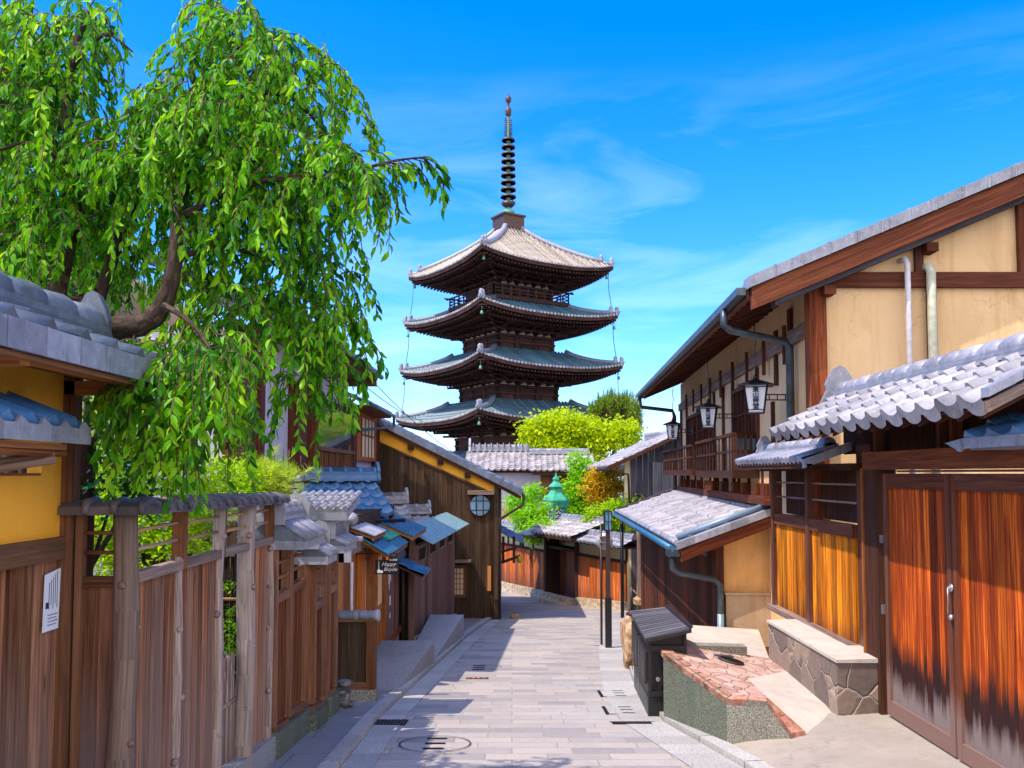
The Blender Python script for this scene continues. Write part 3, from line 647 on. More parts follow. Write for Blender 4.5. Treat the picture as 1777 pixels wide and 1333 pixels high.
mb = MB(); mb.pbox(PC, 0, .20, -.575, -.52, -.02, .025); mb.build('rail', M['fence_dark'], t)
mb = MB(); [mb.tube([(-2.18, 4.35, z), (-1.97, 4.35, z)], .011, 7) for z in (-.30, -.40)]; mb.build('pole_rail', M['mid_wood'], t)
# tile cap
cap = MB()
n = 16; y = 4.25
for k in range(n):
    yy = 4.42 + k * .165; r = random.random(); w = .17
    pr = [(-.155, -.012), (-.15, .03), (-.09, .052), (0, .062), (.09, .052), (.15, .03), (.155, -.012)]
    dz = -.05 - .0022 * k; P = [V3((-1.96 + a * .74, yy + .02 * (a > 0), -.145 + dz + b + .01 * (k % 2) * .4)) for a, b in pr]; cap.prism(P, (0, w, -.010), r)
    cap.tube([(-2.08, yy + .155, -.112 + dz), (-1.96, yy + .155, -.082 + dz), (-1.845, yy + .155, -.11 + dz), (-1.84, yy + .155, -.148 + dz)], .019, 6, r)
for k in range(3):
    xx = -2.26 + k * .14; P = [V3((xx, 4.36 + a * .62, -.195 + b)) for a, b in pr]; cap.prism(P, (.138, 0, 0))
    cap.tube([(xx + .138, 4.255, -.198), (xx + .138, 4.26, -.15), (xx + .138, 4.36, -.132), (xx + .138, 4.46, -.16)], .019, 6)
cap.build('tile_cap', M['tile_dark'], t)
# low bamboo screen behind the open bay
t = thing('bamboo_screen', 'dark bamboo screen with pale ties seen through the open fence bay', 'screen', (-2.6, 6.2, gz(6)))
mb = MB()
for k in range(34): xx = -2.9 + k * .028 + random.uniform(-.004, .004); mb.tube([(xx, 6.75, gz(6.7) - .1), (xx, 6.75, -.62 - random.random() * .03)], .013, 6)
mb.build('canes', M['black_wood'], t)
for z in (-.98, -1.55, -2.0): mb = MB(); mb.tube([(-2.95, 6.73, z), (-1.99, 6.73, z)], .013, 6); mb.build('rail', M['bamboo'], t)
t = thing('bamboo_fence', 'low fence of thin grey bamboo canes inside the open bay by the gnarled post', 'fence', (-2.1, 6.0, gz(6)))
mb = MB()
for k in range(11): yy = 5.80 + k * .044; mb.tube([(-2.02 + random.uniform(-.01, .01), yy, gz(6) - .3), (-2.02, yy, -1.30 + .03 * random.random() - .05 * (k < 5))], .017, 7)
mb.build('canes', M['grey_wood'], t)
mb = MB(); mb.tube([(-2.0, 5.78, -1.62), (-2.0, 6.28, -1.62)], .014, 6); mb.build('rail', M['bamboo'], t)

# ================================================================ LEFT: brown slatted fences
def stone_base(mb, pl, a0, a1, dz, d0, d1): mb.hexa([pl.pt(a0, gz(a0) - .3, d0), pl.pt(a1, gz(a1) - .3, d0), pl.pt(a1, gz(a1) - .3, d1), pl.pt(a0, gz(a0) - .3, d1), pl.pt(a0, gz(a0) + dz, d0), pl.pt(a1, gz(a1) + dz, d0), pl.pt(a1, gz(a1) + dz, d1), pl.pt(a0, gz(a0) + dz, d1)])
t0 = MB(); stone_base(t0, PF, 5.9, 6.98, .22, -.1, .05)
tag(t0.build('footing_stone', M['granite_grey']), 'grey stone footing under the last boards of the log post fence', 'footing')
def slat_panel(pl, a0, a1, ztop, zrail, zlow, parent, n=5, lat=(0.33, .66)):
    w = .045
    for a in (a0, a1 - w): mb = MB(); mb.pbox(pl, a, a + w, gz(a) + .28, ztop, -.05, .04); mb.build('post', M['slat_frame'], parent)
    for (z, h) in ((zrail, .075), (zlow, .075)):
        mb = MB(); mb.hexa([pl.pt(a0 + w, z - h, -.03), pl.pt(a1 - w, z - h - (.09 * (a1 - a0) if z == zlow else 0), -.03), pl.pt(a1 - w, z - h - (.09 * (a1 - a0) if z == zlow else 0), .035), pl.pt(a0 + w, z - h, .035),
                 pl.pt(a0 + w, z, -.03), pl.pt(a1 - w, z - (.09 * (a1 - a0) if z == zlow else 0), -.03), pl.pt(a1 - w, z - (.09 * (a1 - a0) if z == zlow else 0), .035), pl.pt(a0 + w, z, .035)]); mb.build('rail', M['slat_frame'], parent)
    mb = MB(); planks(mb, pl, a0 + w, a1 - w, zlow - .12, zrail - .05, n, .014, -.02, .002)
    for k in range(n): aa = a0 + w + (k + .5) * (a1 - a0 - 2 * w) / n; mb.pbox(pl, aa - .006, aa + .006, zlow, zrail - .05, -.005, .012)
    mb.build('board_panel', M['slat_wood'], parent)
    mb = MB()
    for q in lat: zz = zrail + (ztop - zrail) * q; mb.pbox(pl, a0 + w, a1 - w, zz - .012, zz + .012, -.02, .01)
    mb.build('lattice', M['slat_frame'], parent)
def cap_roof(t, x, a0, a1, zr, ze, half, mats=('tile', 'tile'), tw=.1, ball=True):
    """small tiled coping running along Y"""
    L_ = math.hypot(half, zr - ze); vx, vz = half / L_, (zr - ze) / L_
    r = MB(); r.hexa([(x - half, a0, ze - .01), (x + half, a0, ze - .01), (x + half, a1, ze - .01), (x - half, a1, ze - .01), (x - .02, a0, zr - .01), (x + .02, a0, zr - .01), (x + .02, a1, zr - .01), (x - .02, a1, zr - .01)]); ro = r.build('roof', M['tile_slate'], t)
    r = MB(); n = max(3, round((a1 - a0) / .085))
    for k in range(n):
        yy = a0 + (k + .5) * (a1 - a0) / n
        for s in (1, -1): r.tube([(x + s * (half + .012), yy, ze + .0), (x + s * .04, yy, zr - .01)], .026, 8)
    r.build('round_tiles', M[mats[0]], ro)
    r = MB(); ridge(r, (x, a0 + .01, zr - .01), (x, a1 - .01, zr - .01), .17, 3, .032, .05, .22)
    for yy, s in ((a0, -1), (a1, 1)): r.prism([(x - .11, yy, zr - .04), (x - .12, yy, zr + .1), (x - .07, yy, zr + .18), (x, yy, zr + .2), (x + .07, yy, zr + .18), (x + .12, yy, zr + .1), (x + .11, yy, zr - .04)], (0, .03 * s, 0))
    r.build('ridge', M[mats[1]], ro)
    r = MB(); r.box(x - half, x + half - .012, a0 + .0, a1 - .0, ze - .085, ze - .012); r.build('eave_board', M['gable_tile'], ro); return ro
t = thing('slatted_fence', 'brown slatted fence with lattice top and grey tile coping, next after the log post fence', 'fence', (-1.95, 7.4, gz(7.4)))
slat_panel(PF, 7.0, 7.48, -.62, -.99, -2.05, t, 5); slat_panel(PF, 7.48, 8.05, -.62, -.99 + .02, -2.05, t, 5)
cap_roof(t, -1.96, 6.98, 7.78, -.375, -.535, .27)
mb = MB(); stone_base(mb, PF, 6.98, 8.06, .24, -.08, .07); mb.build('stone_base', M['granite'], t)
t = thing('slatted_fence', 'narrower brown slatted fence stepping down under a low two-tile coping', 'fence', (-1.9, 8.3, gz(8.3)))
PF2 = Plane((-1.88, 0), (-1.88, 10)); slat_panel(PF2, 8.07, 8.55, -.80, -1.22, -2.18, t, 4)
cap_roof(t, -1.90, 7.98, 8.4, -.66, -.76, .2, tw=.1)
mb = MB(); stone_base(mb, PF2, 8.06, 8.56, .2, -.08, .06); mb.build('stone_base', M['granite'], t)
# recessed gate and its tiled roof
t = thing('garden_gate', 'dark recessed garden gate under a grey tiled roof behind the slatted fences', 'gate', (-2.2, 9.0, gz(9)))
mb = MB(); mb.box(-2.65, -1.95, 9.02, 9.06, gz(9), -.55); mb.build('door', M['black_wood'], t)
mb = MB(); mb.box(-1.97, -1.87, 8.6, 8.70, gz(8.8), -.70); mb.build('post', M['slat_frame'], t)
mb = MB(); mb.box(-2.0, -1.9, 9.0, 9.12, gz(9), -.45); mb.build('post', M['slat_wood'], t)
mb = MB(); mb.box(-2.7, -1.85, 8.55, 9.1, gz(8.8) - .2, gz(8.6) + .2); mb.build('step', M['granite'], t)
rg = MB(); tile_roof(rg, (-3.4, 8.60, -.375), (1, 0, 0), (0, .97, .20), 1.75, .8, .085, .28, .034, .02, 8, .07, 'hon'); ro = rg.build('roof', M['tile'], t)
mb = MB(); ridge(mb, (-3.4, 9.36, -.20), (-2.3, 9.36, -.20), .2, 4, .035, .05); mb.build('ridge', M['tile'], ro)
mb = MB(); mb.box(-3.4, -1.66, 8.60, 8.64, -.47, -.39); mb.hexa([(-1.70, 8.64, -.46), (-1.66, 8.64, -.46), (-1.66, 9.35, -.30), (-1.70, 9.35, -.30), (-1.70, 8.64, -.39), (-1.66, 8.64, -.39), (-1.66, 9.35, -.23), (-1.70, 9.35, -.23)]); mb.build('eave_board', M['gable_tile'], ro)
mb = MB()
for k in range(20): xx = -3.35 + k * .085; mb.obox((xx, 8.68, -.45), (.03, 0, 0), (0, .7, .14), (0, 0, .035))
mb.build('rafter', M['orange_wood'], ro)
t = thing('slatted_fence', 'single narrow slatted fence bay with ball-ended tile coping, right of the dark gate', 'fence', (-1.85, 8.9, gz(8.9)))
slat_panel(PF2, 8.72, 9.12, -.78, -1.15, -2.2, t, 4)
cap_roof(t, -1.9, 8.68, 9.35, -.62, -.72, .22)
mb = MB(); mb.lathe((-1.95, 8.58, -.64), [(.004, -.06), (.035, -.052), (.055, -.025), (.06, 0), (.055, .025), (.035, .052), (.004, .06)], 14, axis=(0, 1, 0)); mb.build('ball_end', M['tile'], t)
mb = MB(); stone_base(mb, PF2, 8.72, 9.12, .24, -.08, .06); mb.build('stone_base', M['granite'], t)
STONEPILE = (-1.78, 9.22)

# wing wall with round tile cap
t = thing('wing_wall', 'short brown plank wing wall with a round silver tile cap on a granite base', 'wall', (-1.8, 9.75, gz(9.75)))
PW = Plane((-2.2, 9.75), (-1.4, 9.75)); PW.n = V3((0, -1, 0))
xr = WY(652, 1215, 9.75).x; zt = WY(640, 1078, 9.75).z
mb = MB(); planks(mb, Plane((-2.2, 9.75), (9, 9.75)), 0, xr + 2.2 - .09, gz(9.75) + .2, zt, 5, .02, 0, .004); mb.build('boards', M['gable_planks'], t)
mb = MB(); mb.box(xr - .10, xr, 9.68, 9.80, gz(9.75) + .14, zt + .01); mb.build('post', M['mid_wood'], t)
mb = MB(); mb.box(-2.2, xr, 9.69, 9.81, zt, zt + .03); mb.box(-2.2, xr - .1, 9.69, 9.79, gz(9.75) + .15, gz(9.75) + .24); mb.build('rail', M['mid_wood'], t)
mb = MB(); mb.box(-2.2, xr + .015, 9.66, 9.86, gz(9.75) - .2, gz(9.75) + .16); mb.build('granite_base', M['granite_pale'], t)
mb = MB(); x0 = -2.2
for k in range(3):
    a = x0 + k * (xr + .04 - x0) / 3; b = x0 + (k + 1) * (xr + .04 - x0) / 3
    mb.tube([(a, 9.74, zt + .065), (b - .05, 9.74, zt + .065), (b - .05, 9.74, zt + .065), (b, 9.74, zt + .065)], [.055, .055, .066, .066], 14)
mb.build('round_tile_cap', M['tile'], t)

# ================================================================ LEFT: the little shop
PS = Plane((-1.95, 0), (-1.95, 10))
t = thing('shop', 'small shop of honey coloured timber with blue and green copper awnings', 'shop', (-2.6, 12.5, gz(12.5)))
def bypx(pl, px, py, dd=0): a, z = pl.hit(px, py); return a
def col_(pl, x0, x1, z0, z1, d0, d1, m, name, parent, yb=1000):
    a0 = pl.hit(x0, yb)[0]; a1 = pl.hit(x1, yb)[0]; mb = MB(); mb.pbox(pl, a0, a1, z0, z1, d0, d1); return mb.build(name, M[m], parent)
mb = MB(); mb.pbox(PS, 9.9, 14.9, gz(14.9) - .2, -.55, -1.8, -.10); mb.build('wall', M['gable_planks'], t)
mb = MB(); mb.pbox(PS, 9.86, 10.15, gz(10) + .1, -.80, -.08, .02); mb.build('plank_panel', M['mid_wood'], t)
mb = MB(); planks(mb, PS, 10.2, 11.2, gz(11) + .25, -.95, 6, .02, -.09, .006); mb.build('door', M['orange_wood'], t)
mb = MB(); mb.pbox(PS, 10.6, 10.63, -2.1, -1.55, -.065, -.05); mb.build('door_pull', M['paper'], t)
mb = MB(); mb.pbox(PS, 11.25, 11.9, -2.25, -1.2, -.09, -.07); mb.build('plaster_panel', M['white_plaster'], t)
for (a0, a1, m, z1) in ((10.16, 10.22, 'orange_wood', -.85), (11.18, 11.26, 'orange_wood', -1.0), (11.92, 12.06, 'orange_wood', -1.0), (12.5, 12.58, 'orange_wood', -1.0), (13.05, 13.12, 'orange_wood', -1.0)):
    mb = MB(); mb.pbox(PS, a0, a1, gz(a1), z1, -.08, .03); mb.build('post', M[m], t)
f = MB(); f.pbox(PS, 12.06, 12.5, -1.95, -1.1, -.05, .06); fr = f.build('window', M['orange_wood'], t)
f = MB(); f.pbox(PS, 12.12, 12.44, -1.86, -1.18, .055, .065); f.build('pane', M['shoji'], fr)
mb = MB(); planks(mb, PS, 13.12, 14.85, gz(14) + .2, -.95, 8, .02, -.02, .006); mb.build('plank_panel', M['plank_grey'], t)
mb = MB(); mb.pbox(PS, 10.2, 14.9, -.98, -.86, -.09, .03); mb.build('lintel', M['grey_wood'], t)
mb = MB(); mb.pbox(PS, 13.1, 14.88, gz(14) + .26, gz(14) + .34, -.04, .045); mb.build('sill', M['orange_wood'], t)
mb = MB(); stone_base(mb, PS, 10.0, 14.9, .34, -.1, -.0); mb.build('stone_base', M['granite_grey'], t)
mb = MB()                                                # cut-out white ornament of stripes on the boards
for (a, z, w, h) in ((13.55, -1.66, .10, .16), (13.72, -1.62, .09, .2), (13.62, -1.78, .05, .12), (13.9, -1.52, .1, .05), (13.66, -2.02, .14, .15), (13.68, -2.26, .09, .08)):
    mb.pbox(PS, a, a + w, z - h / 2, z + h / 2, .004, .007)
mb.build('white_ornament', M['white_print'], t)
mb = MB(); mb.tube([(-1.90, 14.95, -.85), (-1.90, 14.95, gz(15))], .035, 8); mb.build('drainpipe', M['brown_metal'], t)
mb = MB(); mb.tube([(-1.9, 10.18, -1.05), (-1.9, 10.18, -2.05), (-1.86, 10.16, -2.12)], .02, 8); mb.build('drainpipe', M['pipe_white'], t)
def awning(px, Y0, Y1, x0, z0, x1, z1, m, name='awning', parent=None, under='soffit', lb=None):
    L_ = math.hypot(x1 - x0, z1 - z0); a = MB(); d = V3((x1 - x0, 0, z1 - z0)); nrm = V3((-(z1 - z0), 0, x1 - x0)).normalized()
    a.obox((x0, Y0, z0), d, (0, Y1 - Y0, 0), nrm * .012)
    k = Y0
    while k <= Y1 + .001: a.obox(V3((x0, k - .007, z0)) + nrm * .012, d, (0, .014, 0), nrm * .010); k += (Y1 - Y0) / max(3, round((Y1 - Y0) / .3))
    o = a.build(name, M[m], parent, label=lb)
    a = MB(); a.obox(V3((x0, Y0 + .02, z0 - .05)), d * .97, (0, Y1 - Y0 - .04, 0), nrm * .035)
    a.obox(V3((x1 - .03, Y0 + .01, z1 - .055)), V3((.025, 0, 0)), (0, Y1 - Y0 - .02, 0), (0, 0, .045)); a.build('underside', M[under], o); return o
awning(0, 10.9, 12.9, -2.0, -.78, -1.57, -1.04, 'copper_blue', parent=t, lb='long dark blue awning low over the sign')
awning(0, 10.9, 11.9, -2.25, -.62, -1.75, -.80, 'sheet_grey', parent=t, lb='pale grey upper awning')
awning(0, 11.9, 13.2, -2.2, -.74, -1.70, -.93, 'copper_green', parent=t, lb='green copper awning')
awning(0, 13.0, 15.0, -2.3, -.62, -1.50, -.96, 'copper_blue', parent=t, lb='wide blue awning beside the white tiled roof')
mb = MB(); mb.tube([(-2.35, 10.95, -.52), (-1.98, 10.6, -.56)], .05, 12); mb.lathe((-1.98, 10.56, -.56), [(.004, -.08), (.05, -.07), (.08, -.03), (.085, 0), (.08, .03), (.05, .07), (.004, .08)], 14, axis=(0, 1, 0)); mb.build('ball_end_tile', M['tile'], t)
mb = MB(); mb.tube([(-2.3, 9.88, -.75), (-1.72, 9.88, -.75)], .03, 10); mb.box(-2.2, -1.85, 9.86, 9.90, -1.02, -.79); mb.build('gutter_box', M['sheet_grey'], t)
# hanging sign
sx0, sx1 = -1.92, -1.52; s = thing('hanging_sign', 'small black hanging shop sign with white script lettering on an iron bracket', 'sign', (-1.7, 11.1, -1.3))
YS = 11.0; p0 = WY(651, 965, YS); p1 = WY(691, 997, YS)
mb = MB(); mb.prism([(p0.x, YS, p1.z), (p1.x, YS, p1.z), (p1.x, YS, p0.z), (p0.x + .15, YS, p0.z), (p0.x + .15, YS, p0.z - .05), (p0.x, YS, p0.z - .05)], (0, .025, 0)); mb.build('board', M['black_metal'], s)
zc = p0.z - .02; xm = (p0.x + p1.x) / 2 + .035
text_mesh('Happy', 'lettering', M['white_print'], .068, (xm - .012, YS - .004, zc - .085), (1, 0, 0), (0, 0, 1), s, shear=.35)
text_mesh('Bicycle', 'lettering', M['white_print'], .062, (xm + .012, YS - .004, zc - .15), (1, 0, 0), (0, 0, 1), s, shear=.35)
text_mesh('東山町家', 'lettering', M['white_print'], .026, (xm + .05, YS - .004, zc - .03), (1, 0, 0), (0, 0, 1), s)
mb = MB(); mb.lathe((p0.x + .05, YS - .004, p1.z + .04), [(.025, 0), (.025, .003)], 10, axis=(0, -1, 0)); mb.lathe((p0.x + .085, YS - .004, p1.z + .035), [(.018, 0), (.018, .003)], 10, axis=(0, -1, 0)); mb.box(p0.x + .046, p0.x + .052, YS - .006, YS - .001, p1.z + .06, p0.z - .06); mb.build('emblem', M['white_print'], s)
mb = MB(); mb.tube([(-2.0, YS + .01, p0.z + .03), (p1.x, YS + .01, p0.z + .03)], .008, 6); mb.tube([(-1.99, YS + .01, p0.z + .12), (-1.9, YS + .01, p0.z + .09), (-1.86, YS + .01, p0.z + .03)], .006, 6); mb.tube([(p1.x - .03, YS + .01, p0.z + .03), (p1.x - .03, YS + .01, p0.z - .01)], .005, 6); mb.build('bracket', M['black_metal'], s)

# ramps of stone in front
def ramp_block(t, x0, x1, Y0, Y1, z, name='ramp'):
    mb = MB(); mb.hexa([(x0, Y0, gz(Y0) - .2), (x1, Y0, gz(Y0) - .2), (x1 + .2, Y1, gz(Y1) - .2), (x0, Y1, gz(Y1) - .2), (x0, Y0, gz(Y0) + .035), (x1, Y0, gz(Y0) + .035), (x1 + .2, Y1, z), (x0, Y1, z)]); return mb
pa = WG(690, 1204); pb = WG(754, 1156); zt = WX(754, 1112, pb.x).z
mb = MB(); x1a, x1b = pa.x, pb.x
mb.hexa([(-1.95, pa.y, gz(pa.y) - .2), (x1a, pa.y, gz(pa.y) - .2), (x1b, pb.y, gz(pb.y) - .2), (-1.95, pb.y, gz(pb.y) - .2), (-1.95, pa.y, gz(pa.y) + .04), (x1a, pa.y, gz(pa.y) + .04), (x1b, pb.y, zt), (-1.95, pb.y, zt)])
tag(mb.build('stone_ramp', M['granite_grey']), 'wide grey stone ramp rising before the honey coloured shop front', 'ramp', 'stone ramps at the left kerb')
pa = WG(752, 1153); pb = WG(805, 1108); zt = WX(805, 1067, pb.x).z
mb = MB(); mb.hexa([(-1.6, pa.y + .1, gz(pa.y) - .2), (pa.x, pa.y + .1, gz(pa.y) - .2), (pb.x, pb.y, gz(pb.y) - .2), (-1.6, pb.y, gz(pb.y) - .2), (-1.6, pa.y + .1, gz(pa.y) + .05), (pa.x, pa.y + .1, gz(pa.y) + .05), (pb.x, pb.y, zt), (-1.6, pb.y, zt)])
tag(mb.build('stone_ramp', M['granite_grey']), 'narrower stone ramp before the grey plank annex, farther down the street', 'ramp', 'stone ramps at the left kerb')

# ================================================================ LEFT: grey plank annex
PA = Plane((-1.75, 15.0), (-1.42, 20.9))
t = thing('plank_annex', 'grey brown plank annex with a sloping green copper roof and small white framed vents', 'building', (-1.9, 17.5, gz(17.5)))
mb = MB()
na = 12; Lw = 5.9
def azf(a): return (gz(15 + a) + .2, -1.27 - .04 * a / Lw)
mb = MB(); planks(mb, PA, 0, Lw, 0, 0, 13, .025, 0, .008, .2, azf); mb.build('boards', M['plank_grey'], t)
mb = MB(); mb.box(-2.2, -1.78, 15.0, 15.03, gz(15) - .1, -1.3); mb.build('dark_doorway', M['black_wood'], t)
mb = MB(); mb.box(-1.80, -1.70, 14.97, 15.07, gz(15) - .1, -1.12); mb.build('post', M['plank_grey'], t)
mb = MB(); mb.box(-2.4, -1.8, 15.1, 20.9, gz(21) - .1, -1.15); mb.build('core_wall', M['gable_planks'], t)
mb = MB(); mb.hexa([PA.pt(0, gz(15) - .1, -.05), PA.pt(Lw, gz(21) - .1, -.05), PA.pt(Lw, gz(21) - .1, .08), PA.pt(0, gz(15) - .1, .08), PA.pt(0, gz(15) + .2, -.05), PA.pt(Lw, gz(21) + .2, -.05), PA.pt(Lw, gz(21) + .2, .08), PA.pt(0, gz(15) + .2, .08)]); mb.build('stone_base', M['granite_grey'], t)
for k in range(4):
    a0 = .35 + k * 1.35; f = MB()
    for (u0, u1, z0, z1) in ((a0, a0 + .08, -1.62, -1.30), (a0 + .92, a0 + 1.0, -1.62, -1.30), (a0 + .08, a0 + .92, -1.36, -1.30), (a0 + .08, a0 + .92, -1.62, -1.57)): f.pbox(PA, u0, u1, z0, z1, .0, .05)
    fo = f.build('window', M['grey_wood'], t); f = MB(); f.pbox(PA, a0 + .08, a0 + .92, -1.57, -1.36, .03, .034); f.build('pane', M['dark_slot'], fo)
r = MB(); d = V3((.55, 0, -.28))
for k in range(10):
    a = 14.9 + k * .6; xx = -1.92 + .055 * k * .6; r.obox((xx, a, -.95), d, (.033, .597, -.004), (0, 0, .015)); r.obox((xx, a, -.935), d, (0, .02, 0), (0, 0, .015))
ro = r.build('roof', M['copper_pale'], t)
p = thing('pent_roof', 'small blue tiled pent roof over the dark doorway of the grey annex', 'roof', (-1.7, 14.6, -1.5))
q = MB(); tile_roof(q, (-1.42, 14.95, -1.66), (0, -1, 0), (-.86, 0, .36), .95, .6, .3, .3, .03, .02, 6, .05); q.build('tiles', M['tile_sky_tint'], p)
q = MB(); ridge(q, (-1.9, 14.02, -1.42), (-1.9, 14.92, -1.42), .12, 2, .04, .04); q.build('ridge', M['tile_sky_tint'], p)
q = MB(); q.obox((-1.95, 14.02, -1.50), (.48, 0, -.20), (0, .9, 0), (0, 0, .03)); q.build('board', M['gable_planks'], p)

# small tiled-roof houses in the jumble
def gable_house(name, lb, cat, c, U, W, D, z0, ze, zr, mt, tw=.28, over=.25, wallm='gable_planks', front=True, amp=.03, verge=True, both=True, group=None):
    """c: front-left corner (XY); U along the front eave; roof rises to a ridge D/2 behind and falls again"""
    U = V3((U[0], U[1], 0)).normalized(); B = V3((-U.y, U.x, 0)); c = V3((c[0], c[1], 0))
    t = thing(name, lb, cat, c + U * W / 2 + V3((0, 0, z0)), group); Z = V3((0, 0, 1)); r = (zr - ze) / (D / 2)
    mb = MB(); zw = ze + r * over - .06
    mb.hexa([c + Z * z0, c + U * W + Z * z0, c + U * W + B * D + Z * z0, c + B * D + Z * z0, c + Z * zw, c + U * W + Z * zw, c + U * W + B * D + Z * zw, c + B * D + Z * zw])
    for s in (0, 1):
        a = c + U * (W * s - .02 * (s == 1)); mb.prism([a + Z * zw, a + B * D + Z * zw, a + B * D / 2 + Z * (zr + r * over * 0 - .02)], U * .02)
    mb.build('wall', M[wallm], t)
    Ls = math.hypot(D / 2 + over, zr - ze); 
    e = MB(); o0 = c - U * over - B * over + Z * ze; v = (B * (D / 2 + over) + Z * (zr - ze)).normalized()
    tile_roof(e, o0, U, v, W + 2 * over, Ls, tw, .26, amp)
    if both: v2 = (-B * (D / 2 + over) + Z * (zr - ze)).normalized(); tile_roof(e, c + U * (W + over) + B * (D + over) + Z * ze, -U, v2, W + 2 * over, Ls, tw * 1.3, .4, amp, seg=4)
    ro = e.build('roof', M[mt], t)
    e = MB(); ridge(e, c - U * over + B * D / 2 + Z * (zr + .02), c + U * (W + over) + B * D / 2 + Z * (zr + .02), .24, 3, .05, .075)
    for s in (-1, 1): onigawara(e, c + B * D / 2 + U * (W / 2 + s * (W / 2 + over)) + Z * zr, U * s, .24, .34)
    e.build('ridge', M[mt], ro)
    if verge:
        for s in (0, 1):
            e = MB(); a = c + U * (W * s + over * (1 if s else -1) - (.04 if s else 0))
            for sg in (0, 1):
                b0 = a - B * over + Z * (ze - .03) if sg == 0 else a + B * (D + over) + Z * (ze - .03); b1 = a + B * D / 2 + Z * (zr - .03)
                e.obox(b0 - Z * .13, b1 - b0, U * .04, Z * .11)
            e.build('verge_board', M['verge_wood'], ro)
    return t
# blue tiled gate roof (faces the viewer, slightly to the right)
U = V3((.90, .45, 0)); c0 = V3((-1.72, 13.4, 0)) - U.normalized() * 2.0
gable_house('tiled_gatehouse', 'low gatehouse with a tiled roof coloured in reflected sky blue behind the pine and fences', 'building', (c0.x - .95, c0.y - .12), U, 2.6, 1.6, gz(14), -.63, -.14, 'tile_sky_tint', .22, .22, 'gable_planks')
t = MB(); t.tube([(-3.3, 12.3, -.72), (-1.65, 13.2, -.72)], .03, 8); tag(t.build('gutter', M['black_metal']), 'thin dark gutter under the blue tiled gatehouse eave', 'gutter')
gable_house('tiled_gatehouse', 'small house with a sunlit white tiled roof between the blue roof and copper awnings', 'building', (-3.05, 16.2), (.92, .38), 1.05, 1.3, gz(17), -1.0, -.62, 'tile', .24, .18, 'gable_planks')
gable_house('tiled_gatehouse', 'smallest white tiled roof close to the dark gable wall, above the grey annex', 'building', (-2.8, 18.9), (.92, .38), 1.0, 1.2, gz(19), -1.25, -.95, 'tile', .22, .16, 'gable_planks')

# ================================================================ LEFT: house with the round window
YG = 21.5
t = thing('round_window_house', 'tall dark plank gable house with ochre band and round blue window', 'house', (-2, YG + 3, gz(YG)))
xR = WY(864, 1000, YG).x; xL = -3.45
zR = WY(864, 842, YG).z; zL = WY(655, 738, YG).z; sl = (zL - zR) / (WY(655, 738, YG).x - xR)
def ztop(x): return zR + sl * (x - xR)
mb = MB(); mb.prism([(xL - 3, YG, gz(YG) - .3), (xR, YG, gz(YG) - .3), (xR, YG, ztop(xR)), (xL - 3, YG, ztop(xL - 3))], (0, 7, 0)); mb.build('core_wall', M['gable_planks'], t)
def zband(x): return ztop(x) - .35 if True else 0
za = WY(655, 768, YG); zb = WY(858, 838, YG); 
pR = WY(862, 862, YG).z; pL_ = WY(655, 768, YG).z
def zpl(x): return pR + (pL_ - pR) * (x - xR) / (WY(655, 768, YG).x - xR)
PG = Plane((xL, YG), (xR, YG))
mb = MB(); planks(mb, PG, 0, xR - xL, 0, 0, 26, .03, 0, .006, .25, lambda a: (gz(YG) - .05, zpl(xL + a))); mb.build('boards', M['gable_planks'], t)
mb = MB(); mb.prism([(xL, YG - .025, zpl(xL) + .045), (xR - .09, YG - .025, zpl(xR - .09) + .045), (xR - .09, YG - .025, ztop(xR - .09)), (xL, YG - .025, ztop(xL))], (0, .02, 0)); mb.build('ochre_band', M['orange_plaster'], t)
mb = MB(); mb.prism([(xL, YG - .06, zpl(xL)), (xR, YG - .06, zpl(xR)), (xR, YG - .06, zpl(xR) + .05), (xL, YG - .06, zpl(xL) + .05)], (0, .055, 0)); mb.box(xR - .09, xR + .01, YG - .062, YG, gz(YG), ztop(xR)); mb.build('corner_trim', M['gable_planks'], t)
for px in (714, 765, 812):
    p = WY(px, 745 + (px - 655) * .42, YG); mb = MB(); x = p.x; mb.box(x - .07, x + .07, YG - .16, YG, ztop(x) - .20, ztop(x) - .07); mb.build('purlin_end', M['black_wood'], t)
# roof
xe = WY(906, 832, YG - .5).x; ze = WY(906, 832, YG - .5).z
Ls = (xe - (xL - 3)); v = V3((-1, 0, -sl)).normalized() if sl < 0 else V3((-1, 0, sl))
v = V3((-1, 0, -sl)).normalized()
r = MB(); tile_roof(r, (xe, YG - .14, ztop(xe) + .12), (0, 1, 0), v, 7.2, Ls * 1.1, .29, .28, .035); ro = r.build('roof', M['gable_tile'], t)
r = MB()
for k in range(26): a = V3((xe, YG - .17, ztop(xe) + .03)) + v * .30 * k; r.obox(a, v * .295, (0, .04, 0), V3((0, 0, .16)))
r.build('verge_tiles', M['tile_slate'], ro)
r = MB(); r.obox(V3((xe - .02, YG - .13, ztop(xe) - .05)), v * Ls * 1.1, (0, .06, 0), (0, 0, .08)); r.build('verge_board', M['dark_wood'], ro)
r = MB(); [r.tube([V3((xe - .1, YG - .10 + .28 * k, ztop(xe) + .0)), V3((xe - .85, YG - .10 + .28 * k, ztop(xe - .75) + .04))], .03, 6) for k in range(18)]; r.obox((xe, YG - .10, ztop(xe) + .05), v * Ls, (0, 7.4, 0), (0, 0, .03)); r.build('eave_rafters', M['dark_wood'], ro)
